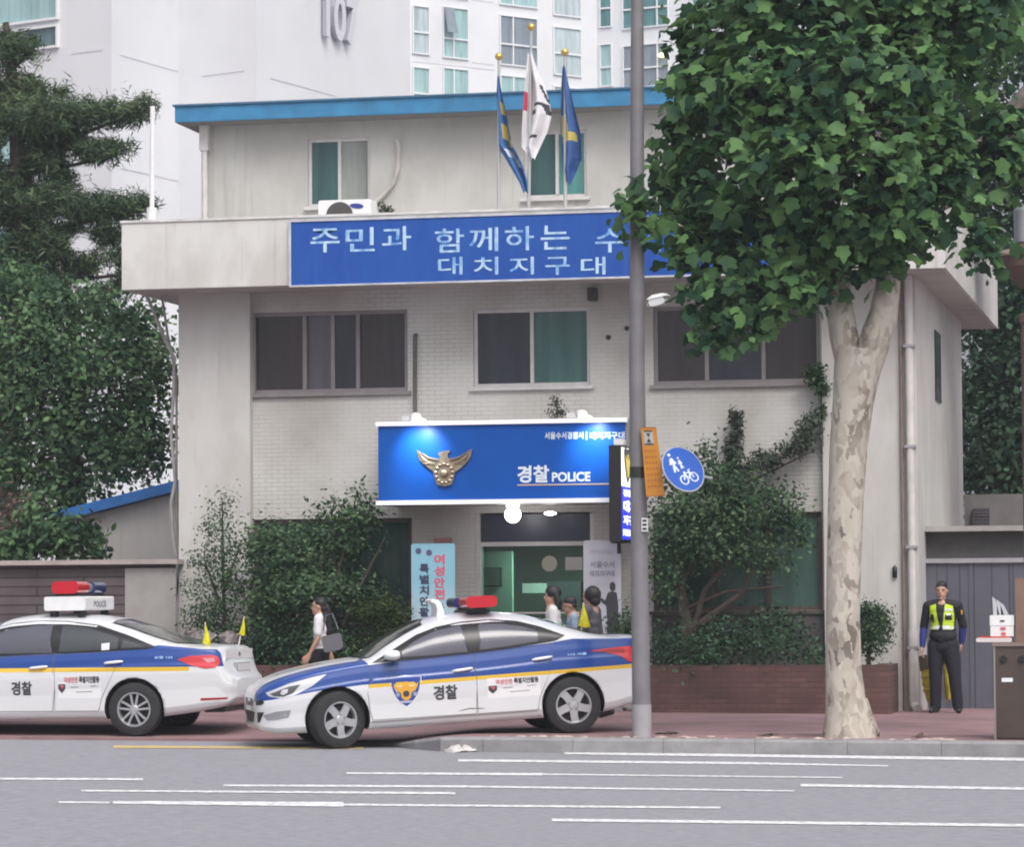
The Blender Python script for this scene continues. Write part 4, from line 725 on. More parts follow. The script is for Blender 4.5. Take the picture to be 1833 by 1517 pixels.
mu2 = n.new('ShaderNodeMath'); mu2.operation = 'MULTIPLY'; mu2.inputs[1].default_value = .75; l.new(nz2.outputs['Fac'], mu2.inputs[0]); l.new(mu2.outputs[0], mu.inputs[2])
cr = n.new('ShaderNodeValToRGB'); cr.color_ramp.elements[0].position = .30; cr.color_ramp.elements[0].color = (.14, .118, .10, 1); e = cr.color_ramp.elements.new(.40); e.color = (.245, .21, .178, 1); e = cr.color_ramp.elements.new(.50); e.color = (.36, .32, .275, 1); cr.color_ramp.elements[-1].position = .72; cr.color_ramp.elements[-1].color = (.46, .42, .365, 1)
l.new(mu.outputs[0], cr.inputs[0]); l.new(cr.outputs[0], bs.inputs['Base Color']); bp = n.new('ShaderNodeBump'); bp.inputs['Strength'].default_value = .5; bp.inputs['Distance'].default_value = .02; l.new(mu.outputs[0], bp.inputs['Height']); l.new(bp.outputs[0], bs.inputs['Normal'])
dark_bark = mat('dark_bark', (.06, .048, .04), .9, var=.3, scale=6, bump=.6, bscale=25)
grey_bark = mat('grey_bark', (.13, .115, .10), .9, var=.3, scale=6, bump=.5, bscale=25)
# the plane tree at the kerb
TY = 37.0; tb = ground(1521, 1321, .15)
pt = thing('plane_tree', 'plane tree with mottled pale forked trunk and broad green crown at the kerb', 'tree', tb)
def trunk_path(pts, Y0, ws):
    return [at(p[0], p[1], Y0+(p[2] if len(p) > 2 else 0)) for p in pts], [w_/CAM_F*(Y0)/2 for w_ in ws]
m_ = MB(); P, rr = trunk_path([(1521, 1325), (1519, 1305), (1515, 1270), (1510, 1200), (1509, 1100), (1511, 1000), (1514, 900), (1519, 800), (1527, 720), (1534, 665), (1540, 625)], TY, [104, 92, 74, 65, 61, 62, 64, 68, 74, 84, 88]); P[0].z -= .05; m_.tube(P, rr, 22)
for px, py, d in ((1574, 1322, -.05),): q = ground(px, py, .13); m_.tube([at(1530, 1262, TY), at(1548, 1296, TY), q], [.16, .12, .03], 14)
P, rr = trunk_path([(1527, 700), (1510, 600), (1502, 540), (1494, 470, .2), (1470, 380, .3), (1440, 270, .4), (1420, 150, .3), (1400, 0, .2)], TY, [44, 52, 48, 44, 36, 28, 20, 10]); m_.tube(P, rr, 16)
P, rr = trunk_path([(1540, 705), (1566, 610), (1582, 560), (1588, 520), (1596, 440, -.1), (1612, 330, -.2), (1630, 200, -.2), (1640, 60, -.1)], TY, [46, 58, 52, 46, 38, 28, 20, 10]); m_.tube(P, rr, 16)
for pts, ws in (([(1500, 520), (1460, 480, -.2), (1380, 450, -.4), (1290, 440, -.4)], (22, 15, 8, 3)), ([(1480, 420, .2), (1400, 340, .1), (1310, 280, .1), (1250, 250, .1)], (20, 13, 7, 3)), ([(1440, 270, .4), (1350, 160, 0), (1290, 90, -.2)], (18, 12, 5)), ([(1597, 440), (1660, 390, .2), (1710, 365, .2)], (18, 9, 3)), ([(1615, 330), (1670, 240, .3), (1710, 180, .4)], (15, 8, 3)), ([(1600, 420, -.1), (1560, 300, -.9), (1540, 180, -1.1)], (20, 14, 5)), ([(1290, 440, -.4), (1210, 400, -.5), (1150, 385, -.5)], (7, 4, 2.5)), ([(1495, 480), (1440, 530, -.5), (1330, 560, -.6), (1270, 590, -.6)], (16, 10, 7, 3))):
    P, rr = trunk_path(pts, TY, ws); m_.tube(P, rr, 9)
m_.build('trunk', bark, pt, True)
lf_plane = leaf_mat('plane_leaf', (.022, .070, .036), (.15, .285, .10), .38)
cb = [PB(x, y, TY+d, rx, rz) for x, y, d, rx, rz in ((1290, 60, 0, 75, 80), (1400, 10, -.3, 110, 90), (1540, 0, 0, 120, 90), (1660, 10, .3, 100, 80), (1770, 60, .4, 80, 100), (1265, 170, 0, 75, 75), (1360, 150, -.6, 95, 90), (1480, 150, -.8, 100, 85), (1600, 140, -.5, 100, 90), (1680, 130, .1, 60, 80), (1240, 270, .2, 66, 66), (1250, 345, .2, 66, 46), (1340, 270, -.5, 90, 70), (1450, 290, -.9, 100, 80), (1570, 270, -.8, 95, 85), (1670, 270, -.2, 62, 80),
    (1222, 230, .1, 26, 30), (1210, 345, 0, 26, 24), (1250, 120, 0, 30, 26), (1230, 60, 0, 22, 30), (1262, 440, -.4, 30, 22), (1350, 575, -.6, 30, 22), (1450, 500, -.7, 40, 26), (1700, 300, -.2, 36, 40), (1310, 370, -.3, 75, 50), (1400, 390, -.6, 85, 60), (1520, 390, -.7, 85, 60), (1610, 380, -.5, 80, 60), (1690, 370, -.1, 60, 60), (1735, 430, -.1, 40, 36), (1150, 372, -.5, 36, 26), (1160, 400, -.5, 34, 22), (1230, 420, -.4, 38, 40), (1290, 450, -.3, 60, 50), (1370, 470, -.5, 75, 36), (1440, 455, -.4, 60, 45), (1540, 465, -.3, 70, 26), (1600, 450, -.3, 50, 30), (1255, 510, -.5, 34, 30), (1320, 530, -.5, 66, 40), (1400, 525, -.5, 58, 34), (1290, 590, -.6, 42, 24), (1760, 455, -.2, 24, 18), (1800, 260, .3, 50, 90), (1190, 300, .1, 22, 40))]
foliage('crown', cb, 1350, 9, .16, SH_PALM, lf_plane, pt, 3, .12, .55, .35, .45, .30, .6, [(1290, 235, 20, 14), (1287, 300, 26, 14), (1318, 322, 14, 10), (1402, 362, 12, 8), (1690, 440, 14, 12), (1722, 420, 12, 10), (1660, 470, 28, 10), (1402, 476, 18, 8), (1352, 482, 16, 9), (1262, 95, 10, 16), (1716, 70, 12, 16), (1700, 180, 10, 14), (1500, 350, 10, 8), (1230, 470, 10, 12), (1440, 205, 8, 8)])
# dark trees behind, right
lf_dark = leaf_mat('dark_leaf', (.016, .046, .030), (.075, .145, .075), .28)
dt = thing('dark_tree', 'tall dark broad-leaved tree with a slanting limb right of the station', 'tree', (at(1830, 1000, 50).x, 50, 0))
m_ = MB(); P, rr = trunk_path([(1905, 1290), (1895, 800), (1880, 420), (1850, 220), (1842, 60)], 50, (70, 60, 52, 40, 18)); m_.tube(P, rr, 12); P, rr = trunk_path([(1880, 420), (1860, 180), (1805, 215), (1760, 255), (1700, 330)], 49.5, (40, 36, 34, 28, 16)); m_.tube([P[0], P[2], P[3], P[4]], [rr[0], rr[2], rr[3], rr[4]], 10); P, rr = trunk_path([(1800, 215), (1850, 160)], 49.5, (34, 38)); m_.tube(P, rr, 10); m_.build('trunk', grey_bark, dt, True)
foliage('crown', [PB(x, y, 50+d, rx, rz) for x, y, d, rx, rz in ((1790, 20, .5, 60, 30), (1830, 110, 0, 60, 50), (1720, 60, 1, 60, 90), (1760, 180, .6, 60, 50), (1700, 200, 1, 60, 60), (1780, 290, .3, 70, 60), (1830, 300, 0, 50, 90), (1740, 370, .3, 70, 60), (1800, 420, .2, 60, 46), (1700, 420, .8, 40, 40), (1640, 60, 1.2, 70, 80), (1920, 300, 0, 90, 120), (1930, 560, 0, 90, 140), (2020, 420, .5, 110, 200), (2040, 720, .5, 100, 140), (1950, 760, .5, 70, 110))], 3300, 7, .13, SH_OVAL, lf_dark, dt, 5, .2, .3)  # clumps furthest right are out of view, added to shade the side wall
bt = thing('dark_tree', 'dark bushy tree filling the gap behind the station side wall on the right', 'tree', (at(1790, 1000, 59).x, 59, 0), 0)
m_ = MB(); P, rr = trunk_path([(1800, 1250), (1795, 900), (1790, 600)], 59, (40, 34, 14)); m_.tube(P, rr, 8); m_.build('trunk', dark_bark, bt, True)
foliage('crown', [PB(x, y, 59+d, rx, rz) for x, y, d, rx, rz in ((1780, 560, 0, 80, 70), (1830, 640, 0, 70, 80), (1765, 690, 0, 70, 80), (1800, 780, 0, 90, 80), (1760, 840, .2, 60, 60), (1840, 860, 0, 70, 60), (1840, 500, 0, 60, 50), (1745, 480, .5, 40, 50))], 2000, 7, .14, SH_OVAL, lf_dark, bt, 6, .22, .3)
# left: pine and broad-leaved trees
lf_pine = leaf_mat('pine_needle', (.034, .072, .038), (.13, .185, .088), .22)
pn = thing('pine_tree', 'pine tree with layered needle tufts at the left edge against the tower', 'tree', (at(60, 1000, 55).x, 55, 0))
m_ = MB(); P, rr = trunk_path([(-10, 1250), (5, 900), (20, 600), (35, 400), (30, 200), (10, 40)], 55, (60, 54, 46, 38, 28, 12)); m_.tube(P, rr, 10)
for pts, ws in (([(20, 280), (120, 250), (250, 200)], (16, 10, 4)), ([(30, 430), (140, 400), (260, 370)], (18, 11, 4)), ([(25, 540), (140, 500), (245, 490)], (14, 9, 4)), ([(28, 310), (110, 300), (200, 280)], (12, 8, 4)), ([(12, 130), (60, 90)], (12, 5))): P, rr = trunk_path(pts, 55, ws); m_.tube(P, rr, 7)
m_.build('trunk', dark_bark, pn, True)
pb = [PB(x, y, 55+d, rx, rz) for x, y, d, rx, rz in ((20, 90, 0, 60, 36), (-20, 160, .3, 80, 40), (60, 150, 0, 45, 40), (30, 200, 0, 80, 30), (90, 210, -.3, 80, 38), (160, 205, 0, 70, 32), (225, 200, 0, 50, 26), (262, 185, 0, 22, 22), (90, 250, .3, 80, 30), (170, 270, 0, 60, 20), (215, 262, 0, 30, 16), (40, 290, 0, 80, 24), (100, 295, 0, 50, 16), (20, 370, 0, 80, 40), (100, 360, -.3, 80, 32), (170, 375, 0, 70, 32), (230, 370, 0, 44, 24), (262, 362, 0, 18, 10), (90, 420, 0, 90, 30), (180, 420, 0, 60, 22), (30, 460, 0, 70, 40), (150, 480, .2, 60, 24), (215, 470, 0, 40, 30), (225, 505, .2, 30, 16), (-40, 320, 0, 60, 50), (10, 240, 0, 60, 50), (60, 275, .2, 60, 40), (110, 318, .1, 50, 26), (145, 250, 0, 50, 22), (20, 330, 0, 60, 36), (120, 445, 0, 76, 34), (60, 505, 0, 80, 36), (185, 520, .2, 46, 24), (110, 165, 0, 16, 18), (232, 165, 0, 10, 16), (250, 350, 0, 8, 14))]
foliage('crown', pb, 4700, 14, .19, SH_NEED*np.array([1.5, 1]), lf_pine, pn, 8, .07, .5, .0, -.4, .6, .4, [(185, 240, 34, 3), (225, 240, 14, 5), (160, 303, 32, 8), (25, 268, 18, 22), (147, 435, 20, 12), (196, 482, 14, 4), (155, 510, 26, 5), (85, 138, 10, 6), (50, 118, 4, 4)])
lf_left = leaf_mat('left_leaf', (.026, .072, .036), (.15, .26, .115), .34)
bl = thing('broadleaf_tree', 'dense broad-leaved tree filling the gap left of the station', 'tree', (at(120, 1000, 51).x, 51, 0))
m_ = MB(); P, rr = trunk_path([(120, 1290), (125, 950), (130, 700), (140, 560)], 51.5, (50, 44, 34, 12)); m_.tube(P, rr, 9); m_.build('trunk', dark_bark, bl, True)
foliage('crown', [PB(x, y, 51.2+d, rx, rz) for x, y, d, rx, rz in ((20, 520, 0, 80, 60), (90, 560, -.3, 70, 50), (60, 620, -.5, 90, 60), (180, 570, 0, 50, 40), (250, 570, .3, 44, 30), (230, 630, 0, 80, 50), (150, 660, -.5, 90, 60), (30, 700, -.5, 90, 70), (250, 720, 0, 56, 70), (130, 760, -.3, 100, 70), (20, 820, -.3, 90, 70), (220, 800, 0, 80, 70), (120, 860, 0, 90, 60), (280, 650, .3, 34, 60), (275, 800, .3, 34, 60), (150, 545, .3, 40, 26), (-60, 640, 0, 80, 140))], 4200, 7, .115, SH_OVAL, lf_left, bl, 9, .17, .35)
lf_brown = leaf_mat('brown_leaf', (.09, .065, .052), (.20, .145, .12), .2)
sb = thing('brown_shrub', 'reddish brown withered shrub above the plank wall at the far left', 'shrub', (at(45, 1000, 48.5).x, 48.5, 0))
foliage('crown', [PB(x, y, 48.5, rx, rz) for x, y, rx, rz in ((40, 915, 46, 34), (20, 950, 40, 30), (70, 945, 34, 22))], 90, 6, .14, SH_OVAL, lf_brown, sb, 10, .12); m_ = MB(); P, rr = trunk_path([(42, 1200), (42, 1000), (40, 900)], 48.5, (16, 12, 5)); m_.tube(P, rr, 6); m_.build('trunk', dark_bark, sb)
sb = thing('green_shrub', 'green shrub leaning over the plank wall in front of the lean-to', 'shrub', (at(110, 1000, 47.5).x, 47.5, 0))
foliage('crown', [PB(x, y, 47.5, rx, rz) for x, y, rx, rz in ((100, 960, 70, 40), (20, 985, 60, 30), (150, 960, 36, 34), (60, 920, 40, 24), (170, 985, 24, 20))], 380, 6, .14, SH_OVAL, lf_left, sb, 12, .12); m_ = MB(); P, rr = trunk_path([(100, 1200), (100, 1060), (105, 940)], 47.5, (16, 12, 5)); m_.tube(P, rr, 6); m_.build('trunk', dark_bark, sb)

# ------------------------------------------------------------------ planters and shrubs in front of the station
red_brick = brick_mat('red_brick', (.15, .072, .065), (.11, .055, .05), (.09, .06, .055), .21, .07, .009, .85, 'XZ', .6, (.6, .6, .6), 1.1)
soil = mat('soil', (.04, .03, .025), 1, var=.3)
def planter(label, x0, x1, zt_, y0=44.2, y1=45.4):
    t = thing('brick_planter', label, 'planter', ((x0+x1)/2, y0, 0), 0, 'brick planters along the station front')
    m_ = MB(); m_.box(x0, x1, y0, y0+.22, -.1, zt_); m_.box(x0, x0+.22, y0+.221, y1, -.1, zt_); m_.box(x1-.22, x1, y0+.221, y1, -.1, zt_); m_.build('brickwork', red_brick, t)
    m_ = MB(); m_.box(x0+.22, x1-.22, y0+.22, y1, -.1, zt_-.08); m_.build('soil', soil, t); return t
planter('red brick planter right of the entrance behind the plane tree', at(1158, 1200, 44.2).x, at(1592, 1200, 44.2).x, at(1300, 1192, 44.2).z)
planter('red brick planter left of the entrance behind the parked cars', at(335, 1200, 44.2).x, at(728, 1200, 44.2).x, at(500, 1192, 44.2).z)
lf_bush = leaf_mat('bush_leaf', (.020, .054, .030), (.12, .205, .095), .32); lf_hedge = leaf_mat('hedge_leaf', (.018, .036, .010), (.06, .10, .022), .2); lf_vine = leaf_mat('vine_leaf', (.03, .042, .032), (.095, .12, .09), .2)
def shrub(label, cat, name, Y, blobs, n, size, lm, stems, seed, per=6, spread=.1, shape=SH_OVAL, up=.5, gp=None, sw=10, **kw):
    b = at(blobs[0][0], 1200, Y); t = thing(name, label, cat, (b.x, Y, .5), 0, gp)
    foliage('foliage', [PB(x, y, Y+(r_[0] if r_ else 0), rx, rz) for x, y, rx, rz, *r_ in blobs], int(n*1.9), per, size*.72, shape, lm, t, seed, spread, up, **kw)
    m_ = MB()
    for pts in stems: P, rr = trunk_path(pts, Y, [sw*(1-.75*i/(len(pts)-1)) for i in range(len(pts))]); m_.tube(P, rr, 6)
    if stems: m_.build('stem', dark_bark, t, True)
    return t
shrub('slim upright shrub with tufted top at the left corner pillar', 'shrub', 'conifer_shrub', 44.7, [(400, 905, 16, 24), (390, 945, 26, 26), (372, 935, 10, 12), (405, 985, 26, 26), (428, 975, 14, 16), (395, 1030, 36, 30), (360, 1005, 24, 16), (385, 1085, 40, 36), (420, 1050, 28, 30), (345, 1055, 20, 14), (352, 1105, 30, 26), (400, 1130, 40, 24)], 420, .07, lf_bush, [[(402, 1195), (400, 1050), (398, 900)], [(400, 1100), (365, 1000)], [(400, 1060), (430, 975)]], 20)
shrub('large dark leafy bush spreading across the left ground floor window', 'shrub', 'leafy_bush', 44.75, [(520, 1000, 90, 60, .1), (600, 960, 80, 44, .3), (650, 930, 40, 30), (600, 905, 18, 26), (572, 912, 10, 14), (640, 890, 14, 26), (655, 905, 14, 20), (625, 925, 30, 14), (470, 970, 50, 40), (560, 1060, 110, 40), (480, 1060, 60, 50), (640, 1060, 50, 34, .2), (470, 1120, 50, 40)], 1100, .095, lf_bush, [[(560, 1195), (545, 1080), (500, 960)], [(570, 1195), (600, 1050), (640, 880)], [(580, 1195), (640, 1060), (690, 960)], [(570, 1180), (575, 1020), (600, 890)]], 21)
shrub('clipped yellow-green hedge beside the light blue banner', 'hedge', 'clipped_hedge', 44.6, [(690, 1090, 50, 28), (660, 1100, 36, 26), (715, 1105, 24, 30), (690, 1150, 50, 50), (650, 1160, 40, 40)], 620, .06, lf_hedge, [[(690, 1195), (690, 1100)]], 22, spread=.05)
shrub('low dark shrubs growing in the left planter behind the walking woman', 'shrub', 'low_shrub', 44.55, [(490, 1150, 60, 36), (560, 1140, 60, 46), (620, 1160, 50, 36), (440, 1165, 40, 30), (540, 1180, 70, 18), (380, 1165, 40, 26)], 520, .08, lf_dark, [[(530, 1195), (530, 1130)]], 23)
shrub('tall spreading multi-stemmed bush in front of the right ground floor window', 'shrub', 'spreading_bush', 44.9, [(1240, 850, 60, 30), (1300, 870, 80, 40), (1220, 910, 70, 50), (1320, 920, 90, 44), (1400, 930, 60, 40, .2), (1250, 970, 80, 46), (1340, 980, 70, 30), (1430, 960, 26, 20, .2), (1190, 970, 40, 60), (1200, 1040, 40, 60), (1380, 890, 50, 20, .2), (1420, 895, 26, 10), (1200, 830, 20, 16), (1270, 815, 16, 20), (1260, 800, 12, 12), (1385, 1005, 30, 14)], 1050, .095, lf_bush, [[(1240, 1195), (1230, 1090), (1300, 1060), (1400, 1050)], [(1240, 1160), (1220, 1040), (1280, 960), (1310, 860)], [(1235, 1150), (1260, 1060), (1300, 1010), (1370, 900)], [(1230, 1170), (1210, 1000), (1220, 880)], [(1250, 1120), (1330, 1060), (1350, 1000)]], 24, sw=14)
shrub('column of climbing leaves standing up against the white wall', 'climber', 'climbing_plant', 45.45, [(1317, 750, 12, 20, 0), (1316, 780, 15, 18), (1312, 810, 18, 18), (1310, 840, 20, 16)], 150, .085, lf_vine, [[(1312, 880), (1314, 800), (1317, 735)]], 25, spread=.04, sw=5)
shrub('slanting sprig of climbing leaves rising to the right pillar', 'climber', 'climbing_plant', 45.4, [(1345, 838, 22, 12), (1375, 825, 26, 16), (1410, 805, 26, 16), (1440, 785, 26, 22), (1450, 760, 22, 20), (1455, 745, 10, 12), (1360, 815, 14, 8)], 190, .085, lf_vine, [[(1335, 865), (1390, 840), (1440, 815), (1470, 800)], [(1430, 818), (1455, 740)]], 26, spread=.05, sw=5)
shrub('dark tuft of ivy hanging from the window corner beside the right pillar', 'climber', 'ivy_tuft', 45.42, [(1462, 670, 18, 22), (1470, 695, 14, 12), (1448, 672, 10, 8), (1472, 735, 5, 20)], 80, .08, lf_bush, [[(1466, 650), (1470, 720), (1474, 800)]], 27, spread=.04, sw=4)
shrub('low ground plants filling the right brick planter', 'shrub', 'low_shrub', 44.5, [(1200, 1150, 50, 40), (1270, 1165, 60, 26), (1340, 1155, 60, 36), (1410, 1150, 60, 40), (1450, 1170, 40, 26), (1300, 1130, 60, 20, .3), (1390, 1115, 60, 24, .3), (1220, 1185, 70, 12)], 430, .085, lf_dark, [[(1350, 1195), (1350, 1140)]], 28)
shrub('rounded clipped bush peeking out right of the plane tree trunk', 'shrub', 'round_shrub', 44.5, [(1560, 1135, 40, 50), (1575, 1110, 24, 26), (1550, 1095, 28, 16)], 420, .06, lf_bush, [[(1555, 1195), (1555, 1110)]], 29, spread=.05)
shrub('small weed rooted on top of the blue entrance sign', 'weed', 'weed', 44.9, [(995, 718, 9, 14), (1003, 738, 14, 8), (985, 740, 8, 5)], 26, .06, lf_vine, [[(997, 750), (996, 705)]], 30, spread=.03, sw=3)
shrub('tuft of weeds beside the outdoor air conditioner', 'weed', 'weed', 45.2, [(690, 376, 10, 8), (685, 368, 5, 8), (698, 380, 6, 4)], 24, .06, lf_vine, [[(690, 386), (688, 362)]], 31, spread=.03, sw=3)
for k, (x, y, r_) in enumerate(((362, 1152, 24), (412, 1150, 20), (338, 1140, 14))):
    c = at(x, y, 44.35); m_ = MB(); m_.ell(c, (r_*.0074, r_*.006, r_*.0066), 12, 8); v = [Vector(p) for p in m_.v]; m_.v = [tuple(p+Vector((nr.normal()*.026, nr.normal()*.026, nr.normal()*.026))) for p in v]
    o = m_.build('rock', mat('rock_grey', (.22, .20, .20), .9, var=.3, scale=4, bump=.5), None, True, angle=60); tag(o, ('large grey rock at the foot of the slim upright shrub', 'grey rock right of the slim shrub stem', 'small grey rock nearest the plank wall')[k], 'rock', 'rocks at the left planter')

# ------------------------------------------------------------------ police cars
def hermite(pts):
    p = np.array(pts, float); x, y = p[:, 0], p[:, 1]; d = np.diff(y)/np.diff(x); m = np.zeros(len(x)); m[0], m[-1] = d[0], d[-1]
    for i in range(1, len(x)-1):
        m[i] = 0 if d[i-1]*d[i] <= 0 else 2*d[i-1]*d[i]/(d[i-1]+d[i])
    def f(q):
        q = np.clip(np.asarray(q, float), x[0], x[-1]); i = np.clip(np.searchsorted(x, q, 'right')-1, 0, len(x)-2); h = x[i+1]-x[i]; t = (q-x[i])/h
        return y[i]*(2*t**3-3*t**2+1)+h*m[i]*(t**3-2*t**2+t)+y[i+1]*(-2*t**3+3*t**2)+h*m[i+1]*(t**3-t**2)
    return f
def livery(name, zl, zu, yb, yel, xr, tilt=0.0):
    m = bpy.data.materials.new(name); m.use_nodes = True; n = m.node_tree.nodes; l = m.node_tree.links; b = n['Principled BSDF']
    b.inputs['Roughness'].default_value = .30; b.inputs['Coat Weight'].default_value = .5; b.inputs['Coat Roughness'].default_value = .06
    tc = n.new('ShaderNodeTexCoord'); sp = n.new('ShaderNodeSeparateXYZ'); l.new(tc.outputs['Object'], sp.inputs[0])
    def M_(op, a, b_=None):
        q = n.new('ShaderNodeMath'); q.operation = op
        for i, v in enumerate((a, b_)):
            if v is None: continue
            if isinstance(v, (int, float)): q.inputs[i].default_value = v
            else: l.new(v, q.inputs[i])
        return q.outputs[0]
    xn = M_('MULTIPLY', M_('ADD', sp.outputs[0], 2.5), .2)
    def curve(pts, div):
        c = n.new('ShaderNodeFloatCurve'); cm = c.mapping.curves[0]; P = [((x+2.5)*.2, y/div) for x, y in pts]
        cm.points[0].location = P[0]; cm.points[1].location = P[-1]
        for p in P[1:-1]: cm.points.new(*p)
        for p in cm.points: p.handle_type = 'VECTOR'
        c.mapping.update(); l.new(xn, c.inputs['Value']); return M_('MULTIPLY', c.outputs[0], div)
    z = sp.outputs[2]; ay = M_('ABSOLUTE', sp.outputs[1])
    zt_ = M_('SUBTRACT', z, M_('MULTIPLY', sp.outputs[0], tilt))
    blue = M_('MULTIPLY', M_('MULTIPLY', M_('GREATER_THAN', zt_, curve(zl, 2.)), M_('LESS_THAN', z, curve(zu, 2.))), M_('GREATER_THAN', ay, curve(yb, 2.)))
    ye = M_('MULTIPLY', M_('MULTIPLY', M_('GREATER_THAN', zt_, yel[0]), M_('LESS_THAN', zt_, yel[1])), M_('MULTIPLY', M_('GREATER_THAN', sp.outputs[0], xr[0]), M_('LESS_THAN', sp.outputs[0], xr[1])))
    def mix(f, a, c):
        q = n.new('ShaderNodeMix'); q.data_type = 'RGBA'; l.new(f, q.inputs[0])
        for i, v in ((6, a), (7, c)):
            if isinstance(v, tuple): q.inputs[i].default_value = v
            else: l.new(v, q.inputs[i])
        return q.outputs[2]
    nz = n.new('ShaderNodeTexNoise'); nz.inputs['Scale'].default_value = 2.5; nz.inputs['Detail'].default_value = 6; l.new(tc.outputs['Object'], nz.inputs['Vector'])
    gr = n.new('ShaderNodeMapRange'); gr.inputs['From Min'].default_value = .62; gr.inputs['From Max'].default_value = .22; l.new(z, gr.inputs['Value'])
    dirt = M_('MULTIPLY', M_('MULTIPLY', gr.outputs[0], nz.outputs['Fac']), .35)                # road film that thickens towards the sill
    col = mix(ye, mix(blue, (.63, .635, .66, 1), (.004, .046, .25, 1)), (.66, .42, .03, 1)); col = mix(dirt, col, (.38, .36, .345, 1))
    l.new(col, b.inputs['Base Color']); MATS[name] = m; return m
carglass = mat('car_glass', (.045, .05, .055), .07, spec=.8); tint_glass = mat('car_glass_pale', (.085, .085, .11), .10, spec=.55)
trim_black = mat('trim_black', (.014, .014, .016), .35); tyre_m = mat('tyre', (.022, .022, .024), .85, var=.25, scale=20, bump=.2); rim_m = mat('rim_alloy', (.50, .50, .52), .33, .7, var=.08); rim_dark = mat('rim_hollow', (.02, .02, .022), .7)
lamp_red = mat('lamp_red', (.55, .02, .03), .15, coat=.6); lamp_deep = mat('lamp_deep_red', (.30, .015, .02), .2, coat=.5); lamp_clear = mat('lamp_clear', (.55, .56, .6), .1, .3, coat=.8); chrome = mat('chrome', (.75, .75, .78), .12, .9)
red_dome = mat('red_dome', (.50, .02, .035), .12, coat=.6); blue_dome = mat('blue_dome', (.02, .03, .13), .12, coat=.6); clear_dome = mat('clear_dome', (.26, .26, .28), .12, coat=.6)
ink = mat('ink_dark', (.05, .05, .06), .5); ink_red = mat('ink_red', (.55, .12, .14), .5); sticker_w = mat('sticker_white', (.72, .72, .74), .5); badge_blue = mat('shield_blue', (.025, .06, .30), .4); badge_gold = mat('shield_gold', (.68, .36, .04), .45); plate_w = mat('plate_white', (.66, .66, .66), .5)
NSE = 2.7
